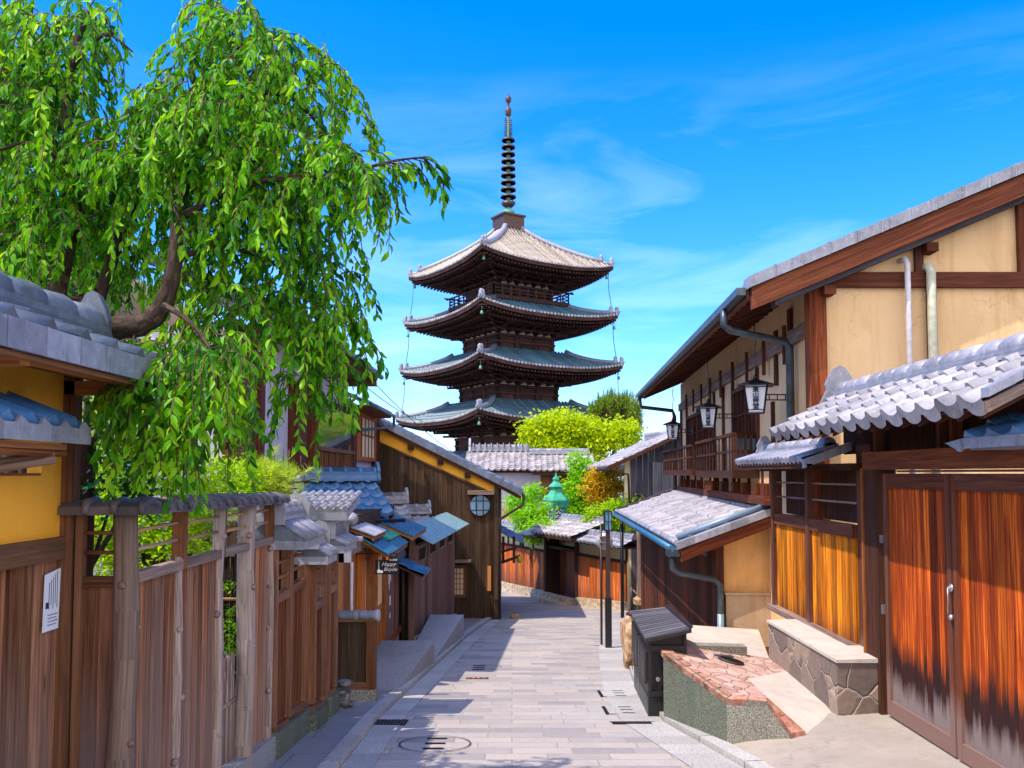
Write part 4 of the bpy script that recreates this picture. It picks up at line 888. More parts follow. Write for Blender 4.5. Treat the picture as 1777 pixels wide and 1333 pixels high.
r = MB(); r.tube([(xe + .04, YG - .14, ztop(xe) + .02), (xe + .04, YG + 7, ztop(xe) + .02)], .05, 8); r.tube([(xe + .04, YG - .08, ztop(xe)), (xe + .04, YG - .08, ztop(xe) - .18), (xR + .05, YG - .2, ztop(xe) - .55), (xR + .05, YG - .1, ztop(xe) - .75), (xR + .05, YG - .1, gz(YG))], .035, 8); r.build('gutter', M['brown_metal'], t)
# round window
c = WY(833, 877, YG); f = MB(); f.lathe((c.x, YG - .045, c.z), [(.285, 0), (.285, .03), (.25, .03), (.25, 0)], 32, axis=(0, -1, 0)); fo = f.build('round_window', M['dark_wood'], t)
f = MB(); f.lathe((c.x, YG - .05, c.z), [(.25, 0), (.25, .008)], 32, axis=(0, -1, 0)); f.build('pane', M['glass_blue'], fo)
f = MB(); [f.box(c.x + x - .011, c.x + x + .011, YG - .085, YG - .065, c.z - math.sqrt(.0625 - x * x), c.z + math.sqrt(.0625 - x * x)) for x in (-.085, .085)]
[f.box(c.x - math.sqrt(.0625 - x * x), c.x + math.sqrt(.0625 - x * x), YG - .064, YG - .0585, c.z + x - .011, c.z + x + .011) for x in (-.12, .11)]; f.build('muntins', M['dark_wood'], fo)
f = MB(); p = WY(858, 850, YG); f.box(WY(812, 850, YG).x, p.x, YG - .2, YG - .03, WY(812, 858, YG).z, WY(812, 851, YG).z); f.build('window_hood', M['grey_wood'], t)
def pxbox(mb, x0, y0, x1, y1, Y, d0, d1): a = WY(x0, y0, Y); b = WY(x1, y1, Y); mb.box(a.x, b.x, Y - d1, Y - d0, b.z, a.z)
f = MB(); pxbox(f, 776, 980, 809, 1037, YG, .03, .075); fo = f.build('window', M['mid_wood'], t)
f = MB(); pxbox(f, 780, 986, 804, 1031, YG, .07, .08); f.build('pane', M['shoji'], fo)
f = MB(); [pxbox(f, x, 986, x + 1, 1031, YG, .08, .092) for x in (786, 792, 798)]; [pxbox(f, 780, y, 804, y + 1, YG, .0925, .1) for y in (994, 1003, 1012, 1021)]; f.build('muntins', M['mid_wood'], fo)
f = MB(); pxbox(f, 778, 971, 818, 975, YG, .03, .28); f.build('window_hood', M['grey_wood'], t)
f = MB(); pxbox(f, 846, 982, 852, 1025, YG, .035, .06); f.build('name_board', M['screen_orange'], t)
# little carport-like eave on its street side, beyond the corner
t2 = thing('side_eave', 'low dark tiled eave with posts sticking out beyond the corner of the dark gable house', 'eave', (.0, 23.5, -1.4))
q = MB(); a = WY(868, 925, 23.3); b = WY(906, 941, 23.3); tile_roof(q, (b.x, 22.6, b.z), (0, 1, 0), V3((a.x - .1 - b.x, 0, a.z + .12 - b.z)), 2.6, .75, .26, .25); q.build('roof', M['gable_tile'], t2)
q = MB(); q.tube([(b.x + .02, 22.6, b.z - .05), (b.x + .02, 25.2, b.z - .05)], .035, 8); a2 = WY(868, 975, 23); b2 = WY(903, 963, 23); q.beam((a2.x, 22.7, a2.z), (b2.x, 22.7, b2.z), .07, .07); [q.box(x, x + .07, 22.66, 22.74, a2.z, a.z - .05) for x in (a2.x + .05, a2.x + .33)]; q.beam((a2.x, 22.7, a2.z + .28), (b2.x - .1, 22.7, b2.z + .22), .05, .06); q.build('frame', M['dark_wood'], t2)
q = MB(); c = WY(903, 968, 22.7); 
c = WY(902, 967, 22.7); t3 = thing('paper_lantern', 'tiny yellow lantern hanging from the low eave near the far plank fence', 'lantern', (c.x, 22.7, c.z))
q = MB(); q.lathe((c.x, 22.7, c.z - .15), [(.03, 0), (.075, .03), (.085, .1), (.06, .16), (.03, .2)], 12); q.build('shade', plain('yellow_shade', (.55, .42, .03), .5), t3); q = MB(); q.tube([(c.x, 22.7, c.z + .05), (c.x, 22.7, c.z + .14)], .006, 5); q.build('cord', M['black_metal'], t3)
q = MB(); p = WG(894, 1073); q.lathe((p.x, p.y, p.z - .02), [(.13, 0), (.15, .05), (.12, .11), (.05, .15)], 9); tag(q.build('corner_stone', M['rock']), 'rounded tan stone at the corner of the dark gable house', 'stone')

# ================================================================ LEFT: two-storey house behind the tree
PH = Plane((-3.42, 9.0), (-3.42, 21.5))
t = thing('blue_white_house', 'two-storey house with blue white plaster and brown posts behind the drooping tree', 'house', (-5, 15, gz(15)))
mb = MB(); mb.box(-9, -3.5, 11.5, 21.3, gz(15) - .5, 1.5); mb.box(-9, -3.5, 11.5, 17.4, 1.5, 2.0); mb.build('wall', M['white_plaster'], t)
def hseg(x0, x1, z0, z1, d0, d1, m, name, y=760): 
    a0 = PH.hit(x0, y)[0]; a1 = PH.hit(x1, y)[0]; mb = MB(); mb.pbox(PH, a0, a1, z0, z1, d0, d1); return mb.build(name, M[m], t)
for (x0, x1) in ((440, 448), (508, 523), (539, 544), (607, 612), (650, 655)): hseg(x0, x1, gz(15), 1.45, -.1, .09, 'red_wood', 'post')
hseg(400, 441, -.1, 1.9, -.1, .04, 'rust_wood', 'plank_panel')
f = hseg(545, 606, .05, 1.35, -.1, .05, 'gable_planks', 'balcony'); 
a0 = PH.hit(545, 760)[0]; a1 = PH.hit(606, 760)[0]
mb = MB(); n = 16; [mb.pbox(PH, a0 + (a1 - a0) * k / n, a0 + (a1 - a0) * k / n + .05, .12, .42, .06, .10) for k in range(n)]; mb.pbox(PH, a0, a1, .40, .47, .05, .12); mb.pbox(PH, a0, a1, .04, .13, .05, .13); mb.build('railing', M['mid_wood'], f)
mb = MB(); mb.pbox(PH, a0 + .1, a1 - .1, .48, 1.25, .051, .056); mb.build('pane', M['glass'], f)
f = hseg(618, 649, .30, 1.40, -.1, .06, 'orange_wood', 'window'); a0 = PH.hit(622, 760)[0]; a1 = PH.hit(645, 760)[0]
mb = MB(); mb.pbox(PH, a0, a1, .38, 1.25, .061, .066); mb.build('pane', M['shoji'], f)
mb = MB(); [mb.pbox(PH, a0 + (a1 - a0) * k / 4 - .02, a0 + (a1 - a0) * k / 4 + .02, .38, 1.25, .067, .085) for k in range(5)]; mb.pbox(PH, a0, a1, .85, .89, .067, .08); mb.build('muntins', M['mid_wood'], f)
r = MB(); tile_roof(r, (-2.95, 21.0, 1.45), (0, -1, 0), (-.92, 0, .38), 3.6, 1.2, .29, .27); r.build('roof', M['gable_tile'], t, label='lower eave of grey tiles over the small window'); r = MB(); tile_roof(r, (-2.75, 17.6, 2.05), (0, -1, 0), (-.92, 0, .38), 6.6, 3.0, .29, .27); ro = r.build('roof', M['gable_tile'], t)
r = MB(); r.box(-3.5, -2.98, 17.5, 21.0, 1.36, 1.42); r.box(-3.5, -2.78, 11.2, 17.6, 1.94, 2.0); r.box(-3.45, -2.8, 17.52, 17.6, 1.8, 2.1); r.build('soffit', M['mid_wood'], ro)
r = MB(); r.tube([(-2.92, 17.4, 1.42), (-2.92, 21.1, 1.42)], .045, 8); r.build('gutter', M['gutter'], t); r = MB(); r.tube([(-2.72, 11.1, 2.0), (-2.72, 17.7, 2.0)], .05, 8); r.build('gutter', M['gutter'], t); r = MB(); r.tube([(-2.92, 21.05, 1.42), (-2.92, 21.05, 1.15), (-3.35, 18.6, .95)], .035, 8); r.build('downpipe', M['gutter'], t); r = MB(); a = PH.hit(503, 700)[0]; r.tube([(-3.30, a, 1.9), (-3.30, a, -1)], .05, 8); r.build('downpipe', M['gutter'], t)
# house glimpsed through the leaves, far left
t = thing('background_house', 'tan walled house with grey roof glimpsed through the leaves at the far left', 'house', (-9, 13, gz(13)))
mb = MB(); mb.box(-14, -6.2, 11, 16, gz(13) - .5, 3.2); mb.build('wall', M['tan_plaster'], t)
mb = MB(); [mb.box(x, x + .15, 10.93, 11.0, gz(11), 3.2) for x in (-11.8, -9.2, -7.6, -6.35)]; mb.box(-14, -6.2, 10.9, 10.95, 1.5, 1.75); mb.build('timber', M['dark_wood'], t)
r = MB(); tile_roof(r, (-14.5, 9.9, -.1), (1, 0, 0), (0, .93, .36), 8.6, 1.25, .28, .27); r.build('roof', M['tile'], t, label='lower roof of grey tiles')
r = MB(); tile_roof(r, (-14.5, 10.2, 3.0), (1, 0, 0), (0, .93, .36), 8.8, 3.2, .3, .3); r.build('roof', M['tile'], t)
# ================================================================ RIGHT: double wooden gate
PR = Plane((3.35, 0), (3.35, 10)); PR.n = V3((-1, 0, 0))
GZ = -2.13
t = thing('wooden_gate', 'tall double gate of burnt orange planks with blackened and greyed bottom', 'gate', (3.4, 6.6, GZ))
def leaf(a0, a1):
    mb = MB(); n = 11; planks(mb, PR, a0 + .06, a1 - .06, GZ + .13, -.10, n, .012, -.01, .002, .45); mb.build('board_panel', M['gate_planks'], t)
    f = MB(); f.pbox(PR, a0, a0 + .065, GZ + .01, -.0, -.02, .03); f.pbox(PR, a1 - .065, a1, GZ + .01, -.0, -.02, .03)
    f.pbox(PR, a0 + .065, a1 - .065, GZ + .01, GZ + .14, -.02, .028); f.pbox(PR, a0 + .065, a1 - .065, -.13, 0, -.02, .028); f.build('leaf_frame', M['gate_frame'], t)
leaf(6.50, 7.66); leaf(5.32, 6.47)
mb = MB(); mb.pbox(PR, 8.02, 8.36, GZ - .1, .28, -.15, -.02); mb.build('pillar', M['gate_frame'], t)
mb = MB(); mb.pbox(PR, 7.72, 8.0, GZ - .05, .10, -.12, .06); mb.build('post', M['dark_wood'], t)
mb = MB(); mb.pbox(PR, 8.0, 8.04, -2.1, .05, -.0, .075); mb.build('post_edge', M['orange_wood'], t)
mb = MB(); mb.pbox(PR, 4.9, 8.0, .035, .195, -.12, .07); mb.build('lintel', M['gate_frame'], t)
mb = MB(); mb.pbox(PR, 4.9, 7.70, .012, .03, -.13, -.115); mb.build('gap_strip', M['pipe_white'], t)
mb = MB(); planks(mb, Plane((3.50, 4.8), (3.50, 9)), 0, 4.2, .2, .72, 22, .015); mb.build('upper_boards', M['dark_wood'], t)
for a in (5.3, 6.52, 6.72, 7.9): mb = MB(); mb.pbox(PR, a, a + .05, .195, .62, -.1, -.02); mb.build('strut', M['gate_frame'], t)
mb = MB(); mb.pbox(PR, 7.67, 7.70, -1.25, -1.17, .0, .05); mb.pbox(PR, 7.67, 7.70, -.62, -.55, .0, .05); mb.build('hinge', M['steel'], t)
mb = MB(); c = PR.pt(6.485, -.86, .035); mb.lathe(c, [(.03, 0), (.03, .01), (.012, .012), (.012, .03)], 12, axis=(-1, 0, 0)); mb.tube([c + V3((-.03, 0, 0)), c + V3((-.035, -.01, -.12)), c + V3((-.03, .01, -.2))], .004, 5); c2 = c + V3((0, 0, -.22)); mb.lathe(c2, [(.025, 0), (.02, .02), (.004, .03)], 12, axis=(-1, 0, 0)); mb.build('latch', M['steel'], t)
# gate roof
v = V3((.78, 0, .40)).normalized()
r = MB(); tile_roof(r, (2.74, 4.95, .42), (0, 1, 0), v, 4.08, .90, .275, .225, .040, .024, 8, .075); tile_roof(r, (4.30, 9.03, .42), (0, -1, 0), V3((-.78, 0, .40)), 4.08, .90, .275, .3, .03, .02, 4, .07)
ro = r.build('roof', M['tile_pale'], t)
r = MB(); ridge(r, (3.52, 4.9, .79), (3.52, 9.12, .79), .24, 3, .03, .072, .29, True); r.build('ridge', M['tile'], ro)
r = MB(); onigawara(r, (3.52, 9.10, .70), (0, 1, 0), .34, .46, .06); r.build('ridge_end', M['tile'], ro)
r = MB(); r.obox(V3((2.77, 4.95, .375)), v * .9, (0, 4.08, 0), V3((0, 0, .02))); r.obox(V3((4.27, 4.95, .375)), V3((-.78, 0, .40)).normalized() * .9, (0, 4.08, 0), V3((0, 0, .02)))
[r.obox(V3((2.80, 5.05 + .26 * k, .325)), v * .8, (0, .05, 0), V3((0, 0, .045))) for k in range(16)]; r.build('soffit', M['dark_wood'], ro)
r = MB(); r.obox(V3((2.74, 4.90, .35)), v * .9, (0, .05, 0), V3((0, 0, .07))); r.build('verge_board', M['grey_wood'], ro)
r = MB()
for k in range(4): r.obox(V3((2.73, 4.86, .44)) + v * .225 * k, v * .22, (0, .09, 0), V3((0, 0, .055)))
r.build('verge_tiles', M['gable_tile'], ro)
# little roof beyond the right edge of the gate
t2 = thing('tiled_coping', 'end of a small blue tiled coping jutting in over the gate lintel', 'roof', (3.2, 5.4, .3))
q = MB(); tile_roof(q, (3.0, 4.3, .235), (0, 1, 0), (.9, 0, .4), 1.35, .34, .27, .17, .03, .02, 6, .06); q.build('tiles', M['tile_sky_tint'], t2)
q = MB(); q.prism([(2.995, 5.9, .21), (2.995, 5.66, .235), (2.995, 4.3, .235), (2.995, 4.3, .165), (2.995, 5.66, .165), (2.995, 5.72, .145), (2.995, 5.76, .165)], (.02, 0, 0)); q.box(3.02, 3.3, 4.3, 5.62, .155, .2); q.build('eave_tile', M['gable_tile'], t2)

# lattice side wall and stone base
t = thing('side_wall', 'golden plank side wall with two open lattice bays, left of the double gate', 'wall', (3.4, 9.6, -2.1))
for (a0, a1) in ((8.36, 9.58), (9.66, 10.86)):
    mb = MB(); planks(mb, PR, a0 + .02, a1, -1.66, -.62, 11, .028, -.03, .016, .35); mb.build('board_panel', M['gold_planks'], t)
    mb = MB(); mb.pbox(PR, a0, a1, -1.66, -.62, -.08, -.05); mb.build('gap_shade_boards', M['black_wood'], t)  # added black sheet stands for the shade between the golden planks
    mb = MB(); mb.pbox(PR, a0, a1, -.63, -.50, -.03, .03); mb.build('rail', M['gate_frame'], t)
    mb = MB(); planks(mb, PR, a0, a1, -.5, .06, 8, .01, -.14); mb.build('back_boards', M['dark_wood'], t)
    mb = MB(); [mb.pbox(PR, a0, a1, z, z + .02, -.04, -.01) for z in (-.30, -.12)]; mb.build('lattice', M['grey_wood'], t)
for a in (9.58, 10.86): mb = MB(); mb.pbox(PR, a, a + .08, -1.66, .1, -.08, .045); mb.build('post', M['gate_frame'], t)
mb = MB(); mb.pbox(PR, 8.36, 11.0, -1.72, -1.655, -.10, .10); mb.build('sill', M['grey_wood'], t)
mb = MB(); mb.pbox(PR, 8.2, 11.2, .03, .10, -.05, .10); mb.build('lintel', M['dark_wood'], t)
v = V3((.35, 0, .13)).normalized(); r = MB(); tile_roof(r, (2.96, 8.72, .145), (0, 1, 0), v, 2.6, .38, .13, .37, .022, .02, 8, .055, 'hon'); ro = r.build('roof', M['tile'], t)
r = MB(); ridge(r, (3.33, 8.9, .26), (3.33, 11.25, .26), .18, 2, .03, .055, .26, True); onigawara(r, (3.33, 11.22, .2), (0, 1, 0), .22, .3, .05); r.build('ridge', M['tile'], ro)
r = MB(); r.obox(V3((2.965, 8.66, .055)), v * .52, (0, .06, 0), V3((0, 0, .09))); r.build('verge_tiles', M['gable_tile'], ro)
r = MB(); r.obox(V3((2.98, 8.7, .09)), v * .38, (0, 2.6, 0), V3((0, 0, .02))); r.box(2.99, 3.05, 8.66, 11.3, .05, .1); r.build('soffit', M['dark_wood'], ro)
t = thing('stone_wall', 'low wall of crazy-paved stone with a white concrete top, beneath the golden planks', 'wall', (3.1, 8.8, -2.2))
mb = MB(); mb.prism([(2.93, 7.78, -2.4), (2.93, 9.85, -2.4), (2.93, 9.85, -1.70), (2.93, 7.78, -1.70)], (.46, 0, 0)); mb.build('stone_face', M['crazy_stone'], t)
mb = MB(); mb.hexa([(2.915, 7.765, -1.70), (3.40, 7.765, -1.70), (3.40, 9.87, -1.70), (2.915, 9.87, -1.70), (2.915, 7.765, -1.672), (3.40, 7.765, -1.66), (3.40, 9.87, -1.66), (2.915, 9.87, -1.672)]); mb.build('cap', M['concrete_white'], t)

# ================================================================ RIGHT: apron and granite terrace
g = MB()
def gquad(mb, P): mb.face([V3(p) for p in P])
ap = [(1.5 + .6, 3.0), (3.6, 3.0)]
rows = []
for k in range(25):
    Y = 2.8 + (7.9 - 2.8) * k / 24; xs = []
    xk = 2.1 if Y < 4 else None
    def xkerb(Y):
        for (a, b) in zip(XR, XR[1:]):
            if a[0] <= Y <= b[0]: return a[1] + (b[1] - a[1]) * (Y - a[0]) / (b[0] - a[0])
    x0 = xkerb(Y) + .14; row = []
    for j in range(13):
        u = j / 12; x = x0 + (3.5 - x0) * u; zs = gz(Y) + .02; ze = GZ - .01; s = u ** .75
        row.append((x, Y, zs + (ze - zs) * s + .035 * math.sin(u * 3.1)))
    rows.append(row)
for a, b in zip(rows, rows[1:]):
    for j in range(12): g.face([a[j], a[j + 1], b[j + 1], b[j]], .5, True)
struct(g.build('apron', M['concrete']))
t = thing('terrace', 'raised entrance terrace clad in dark green granite with terracotta paving on top', 'terrace', (2.3, 8.3, -2.4))
A = V3((WG(1152, 1251).x, WG(1152, 1251).y, 0)); zA = WY(1155, 1134, A.y).z
B0 = WG(1262, 1298); B = V3((B0.x, B0.y, 0)); zB = WY(1257, 1213, B.y).z
C = V3((2.19, B.y - .12, 0)); zC = WY(1333, 1217, C.y).z; D = V3((2.36, B.y - .22, 0)); zD = GZ - .06
Z = lambda p, z: V3((p.x, p.y, z))
Ab = V3((A.x + .02, 9.35, 0)); Eb = V3((2.93, 9.8, 0)); Ec = V3((2.93, 7.78, 0))
mb = MB(); mb.prism([Z(A, -2.9), Z(B, -2.9), Z(B, zB), Z(A, zA)], (.06, .02, 0)); mb.build('side_cladding', M['granite'], t)
mb = MB(); mb.prism([Z(B, -2.9), Z(C, -2.9), Z(D, -2.9), Z(D, zD), Z(C, zC), Z(B, zB)], (.0, .06, 0)); mb.build('front_cladding', M['granite_pale'], t)
# curved top surface: brick band outside, crazy brick inside, pale concrete ramp
def topz(x, y): # bilinear-ish
    u = (x - 1.5) / 1.45; v_ = (y - 7.3) / 2.4
    za = zB + .0 + (zA - zB) * min(1, max(0, v_ * 1.9)); zr = -2.19 + .06 * v_
    return za * (1 - min(1, max(0, u)) ** 1.4) + zr * min(1, max(0, u)) ** 1.4
edge = [Ab, A, B, C, D]; 
def off(p, d): return V3((p[0], p[1], 0)) + V3(d)
inner = [V3((A.x + .14, 9.35, 0)), V3((A.x + .13, A.y + .06, 0)), V3((B.x + .09, B.y + .14, 0)), V3((C.x + .03, C.y + .13, 0)), V3((D.x + .13, D.y + .03, 0))]
ze_ = [zA, zA, zB, zC, zD]; zi_ = [zA - .01, zA - .01, zB - .0, zC + .0, zD]
mb = MB()
for k in range(4):
    n = max(2, round((edge[k + 1] - edge[k]).length / .22))
    for j in range(n):
        f0, f1 = j / n + .01, (j + 1) / n - .01
        P = [edge[k].lerp(edge[k + 1], f0), edge[k].lerp(edge[k + 1], f1), inner[k].lerp(inner[k + 1], f1), inner[k].lerp(inner[k + 1], f0)]
        zz = [ze_[k] + (ze_[k + 1] - ze_[k]) * f0, ze_[k] + (ze_[k + 1] - ze_[k]) * f1, zi_[k] + (zi_[k + 1] - zi_[k]) * f1, zi_[k] + (zi_[k + 1] - zi_[k]) * f0]
        mb.hexa([Z(p, z - .05) for p, z in zip(P, zz)] + [Z(p, z + .004) for p, z in zip(P, zz)])
mb.build('brick_edge', M['terracotta'], t)
mid = [V3((2.94, 9.85, 0)), V3((2.94, 9.25, 0)), V3((2.30, 8.45, 0)), V3((2.33, 7.85, 0)), inner[4]]
zm = [-2.10, -2.11, -2.0, -2.04, zD - .03]
mb = MB()
for k in range(4): mb.face([Z(inner[k], zi_[k] - .012), Z(inner[k + 1], zi_[k + 1] - .012), Z(mid[k + 1], zm[k + 1]), Z(mid[k], zm[k])])
pav = mb.build('paving', M['crazy_brick'], t)
rt = [V3((2.95, 9.9, 0)), V3((2.95, 9.25, 0)), V3((2.95, 8.6, 0)), V3((2.95, 8.1, 0)), V3((3.0, 7.7, 0))]; zr_ = [-2.11, -2.12, -2.14, -2.16, -2.25]
mb = MB()
for k in range(4): mb.face([Z(mid[k], zm[k]), Z(mid[k + 1], zm[k + 1]), Z(rt[k + 1], zr_[k + 1]), Z(rt[k], zr_[k])])
mb.face([(2.3, 9.6, -2.0), (2.95, 9.9, -2.12), (3.4, 11.9, -2.15), (1.9, 11.9, -2.05)]); mb.build('ramp', M['concrete_white'], t)
mb = MB(); mb.hexa([(A.x + .0, 9.32, -2.9), (2.62, 9.62, -2.9), (2.62, 9.8, -2.9), (A.x, 9.5, -2.9), (A.x + .0, 9.32, -1.84), (2.62, 9.62, -1.93), (2.62, 9.8, -1.93), (A.x, 9.5, -1.84)]); mb.build('back_kerb', M['granite_pale'], t)
bpy.context.view_layer.update(); d = ray(1268, 1148); inv = pav.matrix_world.inverted(); ok, hp_, hn, _ = pav.ray_cast(inv @ V3((0, 0, 0)), d)
p = (pav.matrix_world @ hp_) if ok else WY(1268, 1148, 8.95); hn = hn if ok else V3((0, 0, 1)); hn = hn if hn.z > 0 else -hn
c = thing('drain_cover', 'round dark iron cover set in the terracotta terrace paving', 'drain cover', p)
mb = MB(); mb.lathe(p, [(.135, .0), (.135, .020), (.0, .021)], 28, axis=hn); mb.build('lid', M['iron'], c)
mb = MB(); [mb.lathe(p, [(r, .0215), (r, .024), (r - .010, .024), (r - .010, .0215)], 28, axis=hn) for r in (.115, .08, .045)]; mb.build('raised_rings', M['dark_slot'], c)
p = WY(1230, 1138, 9.2); mb = MB(); mb.obox(p + V3((-.22, -.03, -.0)), (.5, .07, -.03), (-.01, .1, 0), (0, 0, .012)); tag(mb.build('grating', M['gutter']), 'narrow grey grating set at the back of the terrace paving', 'grating')

# ================================================================ RIGHT: cabinet, boulder, lamp
t = thing('utility_cabinet', 'black wooden utility cabinet with a sloping slatted lid standing by the kerb', 'cabinet', (1.6, 10, gz(10)))
fx0 = WY(1125, 1240, 8.95).x; fx1 = fx0 + .40; by = 10.9; bx0 = fx0 + .13; bx1 = fx1 + .13; z0 = gz(8.95) + .02; zl = -1.70; zr2 = -1.595; zl2 = -1.76; zr3 = -1.71
mb = MB(); mb.hexa([(fx0, 8.95, gz(9) - .05), (fx1, 8.95, gz(9) - .05), (bx1, by, gz(by) - .05), (bx0, by, gz(by) - .05), (fx0, 8.95, gz(9) + .2), (fx1, 8.95, gz(9) + .2), (bx1, by, gz(by) + .2), (bx0, by, gz(by) + .2)]); mb.build('plinth', M['black_metal'], t)
mb = MB(); mb.hexa([(fx0 + .01, 8.97, gz(9) + .2), (fx1 - .01, 8.97, gz(9) + .2), (bx1, by, gz(by) + .2), (bx0, by, gz(by) + .2), (fx0 + .01, 8.97, zl - .02), (fx1 - .01, 8.97, zr2 - .02), (bx1, by, zr3 - .02), (bx0, by, zl2 - .02)]); mb.build('body', M['cabinet'], t)
PCa = Plane((fx0, 8.95), (fx1, 8.95))
mb = MB(); mb.pbox(PCa, .0, .03, gz(9) + .2, zl - .03, 0, .02); mb.pbox(PCa, .37, .40, gz(9) + .2, zr2 - .04, 0, .02); mb.pbox(PCa, .03, .37, gz(9) + .21, gz(9) + .26, 0, .018); mb.pbox(PCa, .03, .37, zl - .14, zl - .08, 0, .018); mb.build('door_frame', M['cabinet'], t)
mb = MB(); mb.lathe((fx0 + .10, 8.93, -2.12), [(.012, -.02), (.022, 0), (.022, .012)], 14, axis=(0, -1, 0)); mb.build('knob', M['steel'], t)
PCb = Plane((fx0, 8.95), (bx0, by), True)
for k in range(2):
    mb = MB(); a0 = .04 + k * .98; mb.pbox(PCb, a0, a0 + .9, gz(10) + .42 - .04 * k, -1.85, -.0, .03); d = mb.build('side_door', M['cabinet'], t)
    mb = MB(); [None for _ in (0,)]
    for (u, z) in ((.12, -2.14), (.12, -2.44), (.7, -2.1), (.7, -2.42)): mb = MB(); mb.pbox(PCb, a0 + u, a0 + u + .07, z, z + .17, .03, .034); mb.build('hinge_plate', M['gutter'], d)
mb = MB(); n = 15
for k in range(n):
    Y0 = 8.82 + (by + .05 - 8.82) * k / n; dx = .13 * k / n; a_ = zl + (zl2 - zl) * k / n; b_ = zr2 + (zr3 - zr2) * k / n
    mb.hexa([(fx0 - .04 + dx, Y0, a_), (fx1 + .03 + dx, Y0, b_), (fx1 + .03 + dx, Y0 + .075, b_), (fx0 - .04 + dx, Y0 + .075, a_), (fx0 - .04 + dx, Y0, a_ + .022), (fx1 + .03 + dx, Y0, b_ + .022), (fx1 + .03 + dx, Y0 + .075, b_ + .022), (fx0 - .04 + dx, Y0 + .075, a_ + .022)])
mb.build('lid_slats', M['lid_slats'], t)
mb = MB(); mb.beam((fx1 + .02, 8.80, zr2 + .032), (fx1 + .15, by + .05, zr3 + .032), .04, .022); mb.hexa([(fx0 - .04, 8.82, zl - .03), (fx1 + .03, 8.82, zr2 - .03), (bx1 + .03, by, zr3 - .03), (bx0 - .04, by, zl2 - .03), (fx0 - .04, 8.82, zl - .002), (fx1 + .03, 8.82, zr2 - .002), (bx1 + .03, by, zr3 - .002), (bx0 - .04, by, zl2 - .002)]); mb.build('lid', M['cabinet'], t)
def boulder(c, s, m, name, lb, cat, sub=3, seed=1):
    import bmesh
    bm = bmesh.new(); bmesh.ops.create_icosphere(bm, subdivisions=sub, radius=1); rr = random.Random(seed)
    ph = [(V3((rr.uniform(-1, 1), rr.uniform(-1, 1), rr.uniform(-1, 1))).normalized() * rr.uniform(1.5, 5), rr.random() * 6, rr.uniform(.02, .10)) for _ in range(10)]
    for v in bm.verts:
        k = 1 + sum(a * math.sin(d.dot(v.co) + p) for d, p, a in ph); q = v.co.normalized()
        mx = max(abs(q.x), abs(q.y), abs(q.z)); v.co = q * k / (mx ** .6)
        v.co = V3((v.co.x * s[0], v.co.y * s[1], v.co.z * s[2]))
    me = bpy.data.meshes.new(name); bm.to_mesh(me); bm.free(); at = me.attributes.new('rnd', 'FLOAT', 'FACE'); at.data.foreach_set('value', [.5] * len(me.polygons))
    me.materials.append(m); o = bpy.data.objects.new(name, me); COL.objects.link(o); o.location = c; return tag(o, lb, cat)
p = WG(1088, 1160); boulder((p.x + .07, p.y + .3, p.z + .25), (.13, .55, .42), M['rock'], 'boulder', 'tall tan boulder standing between the kerb and the black cabinet', 'boulder')
p = WG(1056, 1124); t = thing('street_lamp', 'slim black street lamp with a boxy blue glass head at the right kerb', 'street lamp', p)
zt = WY(1056, 888, p.y).z; zc = WY(1056, 921, p.y).z; zm_ = WY(1056, 1037, p.y).z
mb = MB(); mb.box(p.x - .055, p.x + .055, p.y - .055, p.y + .055, p.z, zm_); mb.build('lower_post', M['black_metal'], t)
mb = MB(); mb.box(p.x - .036, p.x + .036, p.y - .036, p.y + .036, zm_, zc + .02); mb.build('upper_post', M['brown_metal'], t)
mb = MB(); mb.box(p.x - .07, p.x + .07, p.y - .07, p.y + .07, zt, zt + .02); mb.box(p.x - .07, p.x + .07, p.y - .07, p.y + .07, zc, zc + .02)
[mb.box(p.x + a - .008, p.x + a + .008, p.y + b - .008, p.y + b + .008, zc + .02, zt) for a in (-.062, 0, .062) for b in (-.062, .062)]; mb.box(p.x - .068, p.x + .068, p.y - .068, p.y + .068, (zt + zc) / 2 - .005, (zt + zc) / 2 + .005); hd = mb.build('lamp_head', M['black_metal'], t)
mb = MB(); mb.box(p.x - .055, p.x + .055, p.y - .055, p.y + .055, zc + .02, zt - .002); mb.build('glass', M['glass_blue'], hd)
p = WG(1044, 1119); t = thing('mirror_pole', 'thin brown pole carrying a round traffic mirror seen from behind, next to the street lamp', 'pole', p)
mb = MB(); mb.tube([p, (p.x, p.y, WY(1044, 912, p.y).z)], .022, 8); mb.build('pole', M['brown_metal'], t)
q = WY(1040, 945, p.y); mb = MB(); mb.lathe((q.x + .1, q.y + .1, q.z + .05), [(.02, -.03), (.15, -.01), (.16, .01), (.15, .015)], 20, axis=(.3, 1, 0)); mb.build('mirror', M['sheet_grey'], t)
mb = MB(); mb.box(p.x - .03, p.x + .1, p.y - .035, p.y + .08, q.z + .03, q.z + .05); mb.build('bracket', M['steel'], t); mb = MB(); mb.box(p.x - .03, p.x + .1, p.y - .035, p.y + .08, q.z + .14, q.z + .16); mb.build('bracket', M['steel'], t)
mb = MB(); mb.box(p.x - .15, p.x + .55, p.y - .2, p.y - .13, p.z - .02, p.z + .012); tag(mb.build('base_strip', M['iron']), 'flat dark iron strip lying at the feet of the lamp and mirror poles', 'strip')

